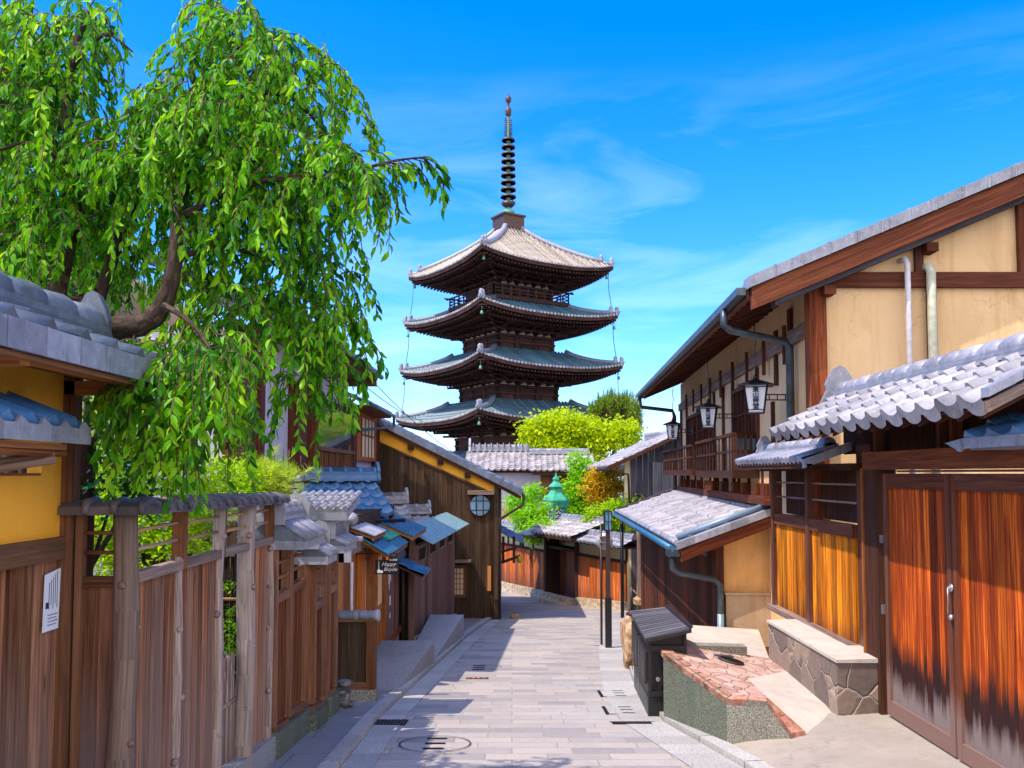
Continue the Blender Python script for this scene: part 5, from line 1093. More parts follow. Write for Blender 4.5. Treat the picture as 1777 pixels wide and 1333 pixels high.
# ================================================================ RIGHT: lean-to annex
AW0 = V3((2.95, 12.3, 0)); AW1 = V3((3.32, 22.0, 0)); PAn = Plane(AW0, AW1, True); PAn.n = V3((-1, .038, 0)).normalized()
UW0 = V3((3.49, 9.65, 0)); UW1 = V3((4.40, 22.2, 0)); PU = Plane(UW0, UW1); PU.n = V3((-PU.u.y, PU.u.x, 0))
t = thing('lean_to_annex', 'lean-to annex with a broad pale tiled roof, dark plank street wall and ochre end wall', 'building', (3.3, 17, gz(17)))
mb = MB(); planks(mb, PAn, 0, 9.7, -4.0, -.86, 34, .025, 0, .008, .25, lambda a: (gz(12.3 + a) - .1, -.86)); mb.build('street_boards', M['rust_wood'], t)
mb = MB(); mb.prism([(2.97, 12.33, -2.7), (4.2, 12.33, -2.7), (4.2, 12.33, -.42), (3.7, 12.33, -.50), (2.97, 12.33, -.80)], (.0, .08, 0)); mb.build('end_wall', M['lower_plaster'], t)
mb = MB(); mb.box(2.90, 3.02, 12.24, 12.36, -2.7, -.80); mb.build('corner_post', M['dark_wood'], t)
mb = MB(); mb.box(3.04, 4.2, 12.22, 12.325, -2.45, -1.72); mb.box(3.02, 4.2, 12.20, 12.33, -1.72, -1.69); mb.build('mortar_base', M['wall_base'], t)
mb = MB(); mb.pbox(PAn, .6, 1.3, -1.25, -.95, .026, .05); mb.pbox(PAn, 7.4, 8.1, -1.35, -1.05, .026, .1); mb.build('vent', M['gutter'], t)
E0 = V3((2.30, 12.0, -1.0)); E1 = WX(1072, 893, 2.72); E1 = V3((2.72, 22.3, -1.0)); J0 = V3((3.80, 12.0, -.46)); J1 = V3((4.42, 22.3, -.40))
def ruled_roof(mb, E0, E1, J0, J1, nt_, nc, amp=.022, lift=.02, seg=5, edge=.05, prof='wave'):
    N = V3((0, 0, 1))
    for c in range(nc):
        for k in range(nt_):
            r = random.random(); b0 = len(mb.v); f0, f1 = c / nc, (c + 1) / nc + .02
            for i in range(seg + 1):
                tt = i / seg; a = (k + tt) / nt_; e = E0.lerp(E1, a); j = J0.lerp(J1, a)
                h = amp * (math.exp(-((tt - .8) / .14) ** 2) * 1.2 - .5 * math.sin(min(tt / .7, 1) * math.pi)) if i not in (0, seg) else 0
                d0 = edge if c == 0 else lift + .008
                mb.v += [tuple(e.lerp(j, f0) + N * (h + lift - d0)), tuple(e.lerp(j, f0) + N * (h + lift)), tuple(e.lerp(j, f1) + N * h)]
            for i in range(seg):
                a = b0 + i * 3; mb.f += [(a + 1, a + 4, a + 5, a + 2), (a, a + 3, a + 4, a + 1)]; mb.sm += [True, False]; mb.r += [r, r]
r = MB(); ruled_roof(r, E0, E1, J0, J1, 56, 6, .030, .032); ro = r.build('roof', M['tile_pale'], t)
r = MB()
for k in range(6): a = E0.lerp(J0, k / 6) + V3((0, -.06, .01)); b = E0.lerp(J0, (k + 1) / 6) + V3((0, -.06, .01)); r.obox(a - V3((0, 0, .07)), b - a, (0, .22, 0), V3((0, 0, .10)))
r.build('verge_tiles', M['tile'], ro)
r = MB(); a = E0 + V3((.06, -.02, -.06)); b = J0 + V3((0, -.02, -.06)); r.obox(a - V3((0, 0, .17)), b - a, (0, .07, 0), V3((0, 0, .16))); r.build('verge_board', M['verge_wood'], ro)
r = MB(); r.hexa([E0 + V3((.03, 0, -.06)), E1 + V3((.03, 0, -.06)), J1 + V3((0, 0, -.06)), J0 + V3((0, 0, -.06)), E0 + V3((.03, 0, -.03)), E1 + V3((.03, 0, -.03)), J1 + V3((0, 0, -.03)), J0 + V3((0, 0, -.03))])
[r.obox(E0.lerp(E1, k / 26) + V3((.04, 0, -.11)), (J0.lerp(J1, k / 26) - E0.lerp(E1, k / 26)) * .55, (0, .06, 0), (0, 0, .05)) for k in range(26)]; r.build('soffit', M['mid_wood'], ro)
r = MB(); r.tube([E0.lerp(J0, .03) + V3((-.02, .10, .09)), J0 + V3((0, .1, .09))], .04, 10); r.build('blue_pipe', M['gutter_blue'], t)
r = MB(); n = 40
for k in range(n): a = E0.lerp(E1, k / n) + V3((.0, 0, .035)); b = E0.lerp(E1, (k + 1) / n) + V3((0, 0, .035)); r.tube([a, a.lerp(b, .8), b], [.04, .04, .046], 8)
r.build('eave_roll_tiles', M['tile'], ro)
r = MB(); r.tube([E0 + V3((-.07, 0, -.05)), E1 + V3((-.07, 0, -.05))], .05, 10); r.build('gutter', M['copper_blue'], t)
r = MB(); g0 = E0 + V3((-.05, .12, -.08)); r.box(g0.x - .07, g0.x + .1, g0.y - .12, g0.y + .08, g0.z - .08, g0.z + .02); r.tube([g0, g0 + V3((.02, 0, -.26)), g0 + V3((.10, 0, -.32)), g0 + V3((.62, .05, -.42)), g0 + V3((.70, .05, -.50)), g0 + V3((.70, .06, -1.0)), g0 + V3((.70, .06, -1.6))], .045, 12); r.build('downpipe', M['gutter'], t)
r = MB(); r.tube([g0 + V3((.70, .06, -.9)), g0 + V3((.70, .06, -1.75))], .049, 12); r.build('downpipe', M['gutter_blue'], t)
r = MB(); a = E1 + V3((0, .02, .03)); b = J1 + V3((0, .02, .06)); r.tube([a, b], .05, 8); r.tube([a + V3((0, -.15, .02)), b + V3((0, -.15, .02)), b + V3((.05, -.15, .25)), b + V3((.16, -.15, .33)), b + V3((.16, -.15, .9))], .04, 8); r.build('far_downpipe', M['brown_metal'], t)
r = MB(); r.tube([E1 + V3((.1, -.3, -.1)), (E1.x + .1, E1.y - .3, gz(22))], .045, 8); r.build('eave_post', M['black_metal'], t)
r = MB(); r.prism([J0 + V3((-.12, -.1, 0)), J0 + V3((.02, -.1, 0)), J0 + V3((.02, -.1, .10)), J0 + V3((-.10, -.1, .05))], J1 - J0); r.build('flashing', M['gable_tile'], t)

# ================================================================ RIGHT: two-storey ochre townhouse
t = thing('townhouse', 'large two-storey tan plaster townhouse with brown timbers, long eaves and balcony', 'house', (6, 14, gz(14)))
GY = 9.65; EZ = 2.10; SL = .42
def rz(x): return EZ + SL * (x - 2.62)      # roof top surface height at the near verge
mb = MB(); 
mb.prism([(3.50, GY, -2.6), (11, GY, -2.6), (11, GY, rz(8.6) - .25), (8.6, GY, rz(8.6) - .25), (3.50, GY, rz(3.50) - .28)], (0, .25, 0)); mb.build('gable_wall', M['tan_plaster'], t)
Lf = (UW1 - UW0).length
mb = MB(); mb.pbox(PU, .02, Lf, -3.8, rz(3.62) - .20, -.25, 0); mb.build('street_wall', M['tan_plaster'], t)
mb = MB(); mb.pbox(PU, Lf - .02, Lf, -3.8, 2.2, -5, -.25); mb.build('far_wall', M['tan_plaster'], t)
def gbx(x0, y0, x1, y1, d, m, name): a = WY(x0, y0, GY); b = WY(x1, y1, GY); mb = MB(); mb.box(a.x, b.x, GY - d, GY - .002, b.z, a.z); return mb.build(name, M[m], t)
zb0 = WY(1500, 500, GY).z; zb1 = WY(1500, 474, GY).z
mb = MB(); mb.box(3.4, 11, GY - .06, GY - .002, zb0, zb1); mb.build('tie_beam', M['red_wood'], t)
mb = MB(); mb.box(3.37, 3.56, GY - .08, GY + .1, -2.6, zb0); mb.build('corner_post', M['verge_wood'], t)
gbx(1583, 380, 1599, 474, .06, 'red_wood', 'post'); gbx(1606, 500, 1613, 690, .04, 'dark_wood', 'post'); gbx(1760, 330, 1778, 474, .06, 'red_wood', 'post'); gbx(1623, 500, 1627, 690, .03, 'dark_wood', 'post')
# purlin under verge (drawn as raking beam) and brackets
mb = MB(); a = V3((2.95, GY - .18, rz(2.95) - .36)); b = V3((8.6, GY - .18, rz(8.6) - .36)); mb.obox(a, b - a, (0, .17, 0), (0, 0, .10)); mb.build('soffit', M['blue_planks'], t)
for x in (3.50, 4.66): mb = MB(); mb.box(x, x + .13, GY - .20, GY + .05, rz(x) - .46, rz(x) - .36); mb.build('purlin_end', M['red_wood'], t)
mb = MB(); a = V3((2.66, 9.36, rz(2.66) - .30)); b = V3((8.6, 9.36, rz(8.6) - .30)); mb.obox(a, b - a, (0, .06, 0), (0, 0, .24)); vb = mb.build('verge_board', M['verge_wood'], t)
# roof body
Ef0 = V3((2.62, 9.40, EZ)); Ef1 = V3((3.36, 22.3, EZ)); Jf0 = V3((8.6, 9.40, rz(8.6))); Jf1 = V3((9.3, 22.3, rz(8.6)))
r = MB(); ruled_roof(r, Ef0, Ef1, Jf0, Jf1, 46, 20, .03, .02, 5, .05); ro = r.build('roof', M['tile'], t)
r = MB(); nn = 20
for k in range(nn): a = Ef0.lerp(Jf0, k / nn) + V3((0, -.09, -.05)); b = Ef0.lerp(Jf0, (k + 1) / nn) + V3((0, -.09, -.05)); r.obox(a, b - a, (0, .24, 0), V3((-.0, 0, .13 + .0))); r.obox(a + (b - a) * .93 + V3((0, -.006, -.004)), (b - a) * .07, (0, .25, 0), V3((0, 0, .145)))
r.build('verge_tiles', M['gable_tile'], ro)
r = MB(); dn = V3((0, 0, -.06)); r.hexa([Ef0 + dn * 1.6 + V3((.05, .05, 0)), Ef1 + dn * 1.6, Jf1 + dn * 1.6, Jf0 + dn * 1.6, Ef0 + dn + V3((.05, .05, 0)), Ef1 + dn, Jf1 + dn, Jf0 + dn]); r.build('roof_boards', M['mid_wood'], ro)
r = MB(); nr = 44
for k in range(nr): a = Ef0.lerp(Ef1, (k + .2) / nr) + V3((.08, 0, -.17)); b = Ef0.lerp(Ef1, (k + .2) / nr) + (Jf0.lerp(Jf1, k / nr) - Ef0.lerp(Ef1, k / nr)) * .23 + V3((.08, 0, -.17)); r.obox(a, b - a, (0, .07, 0), (0, 0, .07))
r.build('rafters', M['red_wood'], ro)
r = MB(); r.beam(Ef0 + V3((.02, .05, -.10)), Ef1 + V3((.02, 0, -.10)), .03, .10); r.hexa([Ef0 + V3((.0, .1, -.16)), Ef1 + V3((.0, 0, -.16)), Ef1 + V3((.45, 0, .02)), Ef0 + V3((.45, .1, .02)), Ef0 + V3((.0, .1, -.14)), Ef1 + V3((.0, 0, -.14)), Ef1 + V3((.45, 0, .04)), Ef0 + V3((.45, .1, .04))]); r.build('fascia', M['verge_wood'], ro)
r = MB(); a, b = Ef0 + V3((-.06, .03, -.05)), Ef1 + V3((-.06, 0, -.05)); nn = 30
for k in range(nn): p0, p1 = a.lerp(b, k / nn), a.lerp(b, (k + .985) / nn); r.obox(p0 + V3((-.05, 0, -.06)), p1 - p0, (.10, 0, 0), (0, 0, .085))
r.build('gutter', M['gutter'], t)
r = MB(); g0 = Ef0 + V3((-.04, .9, -.12)); gw = PU.pt(.55, .0, .07)
r.tube([g0, g0 + V3((.0, 0, -.18)), g0 + V3((.08, 0, -.24)), V3((gw.x - .05, g0.y + .25, g0.z - .34)), V3((gw.x, g0.y + .27, g0.z - .42)), V3((gw.x, g0.y + .27, .15))], .045, 12); r.build('downpipe', M['gutter'], t)
r = MB(); g0 = Ef1 + V3((-.04, -.15, -.12)); r.tube([g0, g0 + V3((.05, 0, -.25)), g0 + V3((.85, -.05, -.35)), g0 + V3((.9, -.05, -.5)), g0 + V3((.9, -.05, -2.6))], .05, 10); r.build('downpipe', M['brown_metal'], t)
for (px, y0, w, m) in ((1572, 449, .032, 'pipe_white'), (1613, 462, .05, 'pipe_cream')):
    a = WY(px, y0, GY - .12); r = MB(); r.tube([(a.x - .02, GY, a.z), (a.x, GY - .10, a.z), (a.x + .01, GY - .13, a.z - .06), (a.x + .01, GY - .13, -.0)], w, 10); r.build('vent_pipe', M[m], t)
# street facade timbers, by pixel column on the wall plane
def fcol(px): return PU.hit(px, 780)[0]
def fz(px, py): return PU.hit(px, py)[1]
zt_ = 1.95
for (px, w, z0, z1) in ((1378, .07, -.4, 2.1), (1352, .05, 1.2, 1.95), (1345, .04, -.4, 1.0), (1318, .05, .1, 1.6), (1275, .05, -.4, 1.6), (1258, .045, -.4, 1.6), (1242, .05, -.4, 1.6), (1213, .045, .3, 1.5), (1194, .06, -.4, 1.6), (1184, .09, -.4, 1.7)):
    a = fcol(px); mb = MB(); mb.pbox(PU, a - w, a + w, z0, z1, 0, .045); mb.build('stud', M['red_wood'], t)
for px in (1188, 1196, 1207, 1218, 1233, 1246, 1262, 1283, 1300, 1324, 1338):
    a = fcol(px); mb = MB(); mb.pbox(PU, a - .03, a + .03, -.4, .05, 0, .03); mb.build('lower_stud', M['red_wood'], t)
    mb = MB(); mb.pbox(PU, a - .09, a + .09, -.40, -.14, .0, .13); mb.build('block', M['verge_wood'], t)
mb = MB(); mb.pbox(PU, fcol(1345), Lf, -.44, -.32, .0, .16); mb.build('sill_beam', M['verge_wood'], t)
mb = MB(); mb.pbox(PU, .4, Lf, 1.62, 1.80, .0, .06); mb.build('top_beam', M['grey_wood'], t)
for k in range(9): mb = MB(); mb.pbox(PU, 1.2 + k * 1.2, 1.27 + k * 1.2, 1.40, 1.90, .06, .10); mb.build('hanging_strut', M['red_wood'], t)
def fwin(x0, x1, z0, z1, lb):
    a0, a1 = sorted((fcol(x0), fcol(x1))); f = MB(); f.pbox(PU, a0 - .05, a0, z0, z1, 0, .08); f.pbox(PU, a1, a1 + .05, z0, z1, 0, .08); f.pbox(PU, a0, a1, z1 - .07, z1, 0, .08); f.pbox(PU, a0, a1, z0, z0 + .06, 0, .08); fo = f.build('window', M['red_wood'], t, label=lb)
    f = MB(); f.pbox(PU, a0, a1, z0 + .06, z1 - .07, .004, .010); f.build('pane', M['glass'], fo)
    f = MB(); n = max(4, int((a1 - a0) / .28)); [f.pbox(PU, a0 + (a1 - a0) * k / n - .02, a0 + (a1 - a0) * k / n + .02, z0 + .06, z1 - .07, .012, .055) for k in range(1, n)]
    [f.pbox(PU, a0, a1, z, z + .03, .02, .045) for z in (z0 + (z1 - z0) * .33, z0 + (z1 - z0) * .66)]; f.build('muntins', M['red_wood'], fo)
fwin(1238, 1197, .08, 1.35, 'wide latticed window over the far balcony'); fwin(1314, 1280, .05, 1.42, 'latticed window over the near balcony')
def balcony(x0, x1, z0, z1, lb):
    a0, a1 = sorted((fcol(x0), fcol(x1))); b = MB(); b.pbox(PU, a0, a1, z0 - .12, z0, .0, .40); bo = b.build('balcony', M['dark_wood'], t, label=lb)
    b = MB(); b.pbox(PU, a0, a1, z1 - .05, z1, .34, .41); b.pbox(PU, a0, a1, (z0 + z1) / 2 - .02, (z0 + z1) / 2 + .02, .36, .39); n = max(6, int((a1 - a0) / .30)); [b.pbox(PU, a0 + (a1 - a0 - .04) * k / n, a0 + (a1 - a0 - .04) * k / n + .035, z0, z1 - .05, .37, .39) for k in range(n + 1)]
    for a in (a0, a1 - .05):
        b.pbox(PU, a, a + .05, z1 - .05, z1, .02, .34); [b.pbox(PU, a, a + .05, z0, z1 - .05, d, d + .035) for d in (.02, .1, .18, .26, .33)]; b.pbox(PU, a + .01, a + .04, (z0 + z1) / 2 - .02, (z0 + z1) / 2 + .02, .02, .34)
    b.build('railing', M['dark_wood'], bo)
    b = MB(); b.pbox(PU, a0 + .06, a0 + .075, z0 + .04, z1 - .09, .04, .34); b.build('blue_screen', M['glass_blue'], bo)
balcony(1235, 1176, .08, .60, 'far balcony with slatted rail'); balcony(1318, 1243, .05, .62, 'near balcony with slatted rail')

# lanterns
def lantern(px, py0, py1, Y, lb, xw):
    cx = WY(px, py0, Y); ct = WY(px, py0, Y).z; cb = WY(px, py1, Y).z; h = ct - cb; w = h * .31; wb = w * .68; x = cx.x; H = V3((x, Y, cb))
    t = thing('hanging_lantern', lb, 'lantern', H, 'shop lanterns on the townhouse')
    ang = .28; ca, sa = math.cos(ang), math.sin(ang); ex = V3((ca, -sa, 0)); ey = V3((sa, ca, 0))
    def c(a, b, z): return H + ex * a + ey * b + V3((0, 0, z))
    m = MB(); m.hexa([c(-wb, -wb, .07 * h), c(wb, -wb, .07 * h), c(wb, wb, .07 * h), c(-wb, wb, .07 * h), c(-w * .97, -w * .97, h * .80), c(w * .97, -w * .97, h * .80), c(w * .97, w * .97, h * .80), c(-w * .97, w * .97, h * .80)]); m.build('paper_panel', M['lantern_panel'], t)
    m = MB(); th = .012 * h / .5
    for (i, j) in ((-1, -1), (1, -1), (1, 1), (-1, 1)): m.beam(c(i * wb, j * wb, 0.02), c(i * w, j * w, h * .80), th * 1.6, th * 1.6)
    for (zz, ww) in ((.03 * h, wb), (.115 * h, wb * 1.03), (.74 * h, w * .97), (.80 * h, w)):
        for (i, j, k, l) in ((-1, -1, 1, -1), (1, -1, 1, 1), (1, 1, -1, 1), (-1, 1, -1, -1)): m.beam(c(i * ww, j * ww, zz), c(k * ww, l * ww, zz), th, th)
    m.build('frame', M['black_metal'], t)
    m = MB(); ov = w * 1.55; b = [c(-ov, -ov, h * .80), c(ov, -ov, h * .80), c(ov, ov, h * .80), c(-ov, ov, h * .80)]; s = w * .22; tp = [c(-s, -s, h * .97), c(s, -s, h * .97), c(s, s, h * .97), c(-s, s, h * .97)]
    m.hexa(b + tp); m.hexa([c(-ov, -ov, h * .785), c(ov, -ov, h * .785), c(ov, ov, h * .785), c(-ov, ov, h * .785)] + [p + V3((0, 0, -.001)) for p in b]); m.lathe(c(0, 0, h * .97), [(s, 0), (s, .04), (.01, .07)], 8); m.build('roof', M['black_metal'], t)
    m = MB(); pts = [c(0, 0, h * 1.0)]
    for k in range(8): pts.append(c(.012 * math.sin(k * 2), 0, h * 1.0 + .12 + k * .09))
    m.tube(pts, .008, 5); m.build('chain', M['black_metal'], t)
    m = MB(); z1 = h * .52; tgt = V3((xw, Y, 0)); r0 = c(w * .8, 0, 0); 
    for zz in (h * .40, h * .55): m.beam((r0.x, Y, cb + zz), (xw, Y, cb + zz), .015, .015)
    for k in range(3): xx = r0.x + (xw - r0.x) * (k + .6) / 3.3; m.box(xx - .006, xx + .006, Y - .006, Y + .006, cb + h * .40, cb + h * .55)
    m.box(xw - .02, xw + .01, Y - .03, Y + .03, cb + h * .33, cb + h * .62); m.build('bracket', M['black_metal'], t)
    fo = H - ey * (w * .86)
    tilt = V3((0, 0, 1)) 
    for k, chh in enumerate('東山艸堂'):
        zz = h * (.66 - .155 * k); off_ = wb + (w - wb) * ((zz / h - .07) / .73) + .014
        text_mesh(chh, 'character', M['ink'], h * .175, H - ey * off_ + V3((0, 0, zz)), ex, (-ey * ((w - wb) / (.73 * h)) * 1 + V3((0, 0, 1))), t)
def lw(Y): s = (Y - 9.65) / PU.u.y; return PU.pt(s, 0, 0).x
lantern(1311, 657, 719, 10.9, 'nearest and largest white paper lantern lettered in black, by the townhouse downpipe', lw(10.9))
lantern(1229, 698, 744, 14.3, 'middle white paper lantern lettered in black, in front of the townhouse window', lw(14.3))
lantern(1168, 730, 764, 19.2, 'farthest and smallest white paper lantern, at the end of the townhouse eave', lw(19.2) - .1)
# ================================================================ FAR END OF THE STREET
Pa = WG(866, 1021); Pb = WG(1092, 1060); PE = Plane((Pa.x, Pa.y), (Pb.x, Pb.y)); 
if PE.n.y > 0: PE.n = -PE.n
LE = (V3((Pb.x, Pb.y, 0)) - V3((Pa.x, Pa.y, 0))).length
def es(px, py=980): return PE.hit(px, py)[0]
def ez(px, py): return PE.hit(px, py)[1]
gb = lambda a: gz(PE.pt(a, 0).y)
def fence_run(t, s0, s1, base, ztop, zc, n, capm='tile', studs=4):
    mb = MB(); planks(mb, PE, s0, s1, 0, 0, n, .04, 0, .01, .3, lambda a: (gb(a) + base, zc)); mb.build('board_panel', M['far_planks'], t)
    mb = MB(); mb.pbox(PE, s0, s1, zc, ztop, -.06, .0); mb.build('plaster_band', M['cream_plaster'], t)
    mb = MB(); mb.pbox(PE, s0, s1, zc - .04, zc + .05, .0, .06); [mb.pbox(PE, s0 + (s1 - s0) * k / studs - .04, s0 + (s1 - s0) * k / studs + .04, zc + .05, ztop, .0, .03) for k in range(studs + 1)]; mb.build('timber', M['dark_wood'], t)
    mb = MB(); k = s0
    while k < s1: w = random.uniform(.6, 1.0); e = min(s1, k + w); mb.hexa([PE.pt(k + .01, gb(k) - .3, -.1), PE.pt(e, gb(e) - .3, -.1), PE.pt(e, gb(e) - .3, .14), PE.pt(k + .01, gb(k) - .3, .14), PE.pt(k + .01, gb(k) + base, -.1), PE.pt(e, gb(e) + base, -.1), PE.pt(e, gb(e) + base, .14), PE.pt(k + .01, gb(k) + base, .14)]); k = e
    mb.build('stone_base', M['ashlar'], t)
def coping(t, s0, s1, z, half=.45, rise=.2, m='tile', tw=.24):
    r = MB(); v = (-PE.n * half + V3((0, 0, rise))).normalized(); tile_roof(r, PE.pt(s0, z, half), PE.u, v, s1 - s0, math.hypot(half, rise), tw, .26, .03, .02, 6, .06, 'hon')
    v = (PE.n * half + V3((0, 0, rise))).normalized(); tile_roof(r, PE.pt(s1, z, -half), -PE.u, v, s1 - s0, math.hypot(half, rise), tw, .5, .03, .02, 4, .06, 'hon'); ro = r.build('roof', M[m], t)
    r = MB(); ridge(r, PE.pt(s0, z + rise - .02), PE.pt(s1, z + rise - .02), .2, 2, .05, .07, .3); r.build('ridge', M[m], ro)
    r = MB(); r.pbox(PE, s0, s1, z - .07, z - .02, -half + .05, half - .05); r.build('eave_board', M['dark_wood'], ro)
sA1 = es(949); sG1 = es(1003); 
t = thing('plank_wall', 'long reddish plank wall with cream plaster band and stone base, left of the recessed far door', 'wall', PE.pt(sA1 / 2, gb(2)))
fence_run(t, -2.2, sA1, .30, ez(920, 926), ez(920, 952), 26, studs=6); coping(t, -2.2, sA1 + .1, ez(920, 925))
t = thing('plank_wall', 'shorter reddish plank wall right of the recessed far door, under its own tiled coping', 'wall', PE.pt((sG1 + LE) / 2, gb(5)))
fence_run(t, sG1, LE - .1, .25, ez(1040, 941), ez(1040, 968), 13, studs=2); coping(t, sG1 - .5, LE + .3, ez(1040, 940), .5, .2)
t = thing('entrance_door', 'recessed dark red plank door under a white tiled gate roof at the far end of the street', 'door', PE.pt((sA1 + sG1) / 2, gb(4)))
mb = MB(); planks(mb, PE, sA1, (sA1 + sG1) / 2, gb(sA1) + .15, ez(975, 950), 4, .03, -.5); mb.build('door_leaf', M['far_planks'], t)
mb = MB(); planks(mb, PE, (sA1 + sG1) / 2, sG1, gb(sA1) + .15, ez(975, 950), 5, .03, -.62); mb.build('door_leaf', M['rust_wood'], t)
mb = MB(); mb.pbox(PE, sA1 - .02, sG1 + .02, ez(975, 952), ez(975, 926), -.55, -.45); mb.build('plaster_band', M['cream_plaster'], t)
for a in (sA1, sG1): mb = MB(); mb.pbox(PE, a - .07, a + .07, gb(a), ez(975, 926), -.6, .08); mb.build('post', M['dark_wood'], t)
mb = MB(); mb.pbox(PE, sA1 - .02, sG1 + .02, ez(975, 955), ez(975, 950), -.45, .0); mb.build('lintel', M['dark_wood'], t)
zz = ez(975, 924); r = MB(); a0, a1 = sA1 + .1, sG1 + .8
tile_roof(r, PE.pt(a0, zz, .7), PE.u, (-PE.n * 1.3 + V3((0, 0, .42))).normalized(), a1 - a0, 1.4, .26, .28, .035); ro = r.build('roof', M['tile_pale'], t)
r = MB(); ridge(r, PE.pt(a0, zz + .40, -.6), PE.pt(a1, zz + .40, -.6), .26, 2, .05, .07); r.build('ridge', M['tile'], ro)
r = MB(); r.pbox(PE, a0, a1, zz - .14, zz - .06, .4, .68); r.pbox(PE, a0, a1, zz - .2, zz - .06, -.6, .0); r.build('eave_board', M['dark_wood'], ro)
mb = MB(); [mb.pbox(PE, sA1 + .2 + .12 * k, sG1 - .05, gb(sG1) - .2, gb(sG1) + .32 - .12 * k, .14 + .28 * (k - 1), .14 + .28 * k) for k in (1, 2)]; mb.build('stone_step', M['ashlar'], t)
mb = MB(); mb.pbox(PE, sA1 - .12, sA1 - .02, ez(950, 934), ez(950, 926), .09, .13); tag(mb.build('house_number_plate', M['pipe_white']), 'tiny white square plate on the post left of the far door', 'plate')
# low eave lamp-like tile piece over the post
t = thing('tile_finial', 'small white tiled corner cap over the post left of the far door', 'roof tile', PE.pt(sA1 - .1, ez(948, 925), .4))
r = MB(); c = PE.pt(sA1 - .05, ez(948, 926), .3); r.lathe(c, [(.62, 0), (.60, .03), (.22, .2), (.18, .22), (.18, .28), (.03, .33)], 8, smooth=False); r.build('cap', M['tile_pale'], t)
# pier and rough stones at the right end, a pole, rope barrier
t = thing('stone_pier', 'rough tan stone retaining pier at the right end of the far plank wall', 'stones', (Pb.x + .4, Pb.y, gz(28)))
rr = random.Random(5)
for k in range(11):
    x = Pb.x + .15 + rr.random() * 1.1; z = gz(27) + .1 + .22 * (k // 3); mb = MB(); mb.lathe((x, Pb.y - .6 + rr.random() * .3, z), [(.12, -.14), (.26, -.08), (.27, .06), (.16, .14)], 7, smooth=False, rot=rr.random()); mb.build('stone', M['rock'], t)
c = V3((Pb.x + .3, Pb.y - .2, 0)); t = thing('side_gateway', 'narrow gateway of dark posts and orange plank panel right of the far wall', 'gateway', (c.x, c.y, -3.6))
mb = MB(); mb.box(c.x - .10, c.x + .06, c.y - .1, c.y + .1, gz(28), -1.35); mb.build('post', M['grey_wood'], t); mb = MB(); mb.box(c.x + .14, c.x + .30, c.y - .1, c.y + .1, gz(28), -1.1); mb.build('post', M['dark_wood'], t)
mb = MB(); mb.box(c.x + .30, c.x + 1.2, c.y, c.y + .05, -3.3, -2.2); mb.build('plank_panel', M['orange_wood'], t); mb = MB(); mb.box(c.x + .28, c.x + 1.3, c.y - .05, c.y + .1, -2.2, -2.1); mb.box(c.x + .28, c.x + 1.3, c.y - .05, c.y + .1, -3.42, -3.3); mb.build('beam', M['dark_wood'], t)
r = MB(); tile_roof(r, (c.x - .2, c.y - .5, -1.35), (1, 0, 0), (0, .9, .4), 1.5, .6, .2, .3); r.build('roof', M['tile'], t)
p = WG(1096, 1068); t = thing('rope_post', 'short dark post on a round base with a pale rope strung from it', 'post', p)
mb = MB(); mb.tube([p, p + V3((0, 0, .75))], .035, 8); mb.build('post', M['brown_metal'], t); mb = MB(); mb.lathe(p, [(.14, 0), (.15, .06), (.08, .12), (.03, .14)], 12); mb.build('base', M['iron'], t)
mb = MB(); mb.tube([p + V3((0, 0, .72)), p + V3((.2, 0, .5)), p + V3((.45, .1, .36)), p + V3((.8, .2, .34))], .02, 6); mb.build('rope', M['bamboo'], t)

# ---- roofs and houses behind the far wall
t = thing('white_walled_house', 'far white walled house with big grey tiled roof below the pagoda', 'house', (-.3, 42, -4.6))
Y = 40.0; a = WY(805, 815, Y); b = WY(984, 815, Y); zr = WY(860, 783, 42.6).z
mb = MB(); mb.box(a.x + .6, b.x - .7, Y + .7, Y + 6, -5, a.z + .3); mb.build('wall', M['white_plaster'], t)
r = MB(); v = V3((0, 2.6, zr - a.z)); tile_roof(r, (a.x, Y, a.z), (1, 0, 0), v, b.x - a.x, v.length, .3, .3, .05, .03); ro = r.build('roof', M['tile_old'], t)
r = MB(); ridge(r, (a.x + .2, 42.6, zr), (WY(918, 780, 42.6).x, 42.6, zr), .36, 2, .1, .13, .45); onigawara(r, (a.x + .2, 42.6, zr - .1), (-1, 0, 0), .5, .75, .1)
for k in range(10): xx = a.x + .3 + k * .3; r.box(xx, xx + .05, 42.35, 42.85, zr + .02, zr + .40)
r.build('ridge', M['tile'], ro)
r = MB(); r.box(a.x + .2, b.x - .2, Y + .3, Y + .7, a.z - .15, a.z + .0); r.build('eave_board', M['dark_wood'], ro)
Y = 38.0; a2 = WY(920, 816, Y); b2 = WY(1012, 816, Y); 
t = thing('wood_walled_house', 'far house with plank wall and lower tiled roof, beside the white walled one', 'house', (2, 40, -4.6))
mb = MB(); planks(mb, Plane((WY(938, 850, Y + .6).x, Y + .6), (9, Y + .6)), 0, 3.2, -5, a2.z + .1, 16, .04); mb.build('board_wall', M['mid_wood'], t)
r = MB(); zr = WY(960, 788, Y + 1.8).z; v = V3((0, 1.8, zr - a2.z)); tile_roof(r, (a2.x, Y, a2.z), (1, 0, 0), v, b2.x - a2.x + .6, v.length, .28, .26, .04); ro = r.build('roof', M['tile_old'], t)
r = MB(); ridge(r, (a2.x, Y + 1.8, zr), (b2.x + .4, Y + 1.8, zr), .3, 2, .08, .1); r.build('ridge', M['tile'], ro); r = MB(); r.box(a2.x + .1, b2.x + .5, Y + .1, Y + .5, a2.z - .22, a2.z - .06); r.build('eave_board', M['dark_wood'], ro)
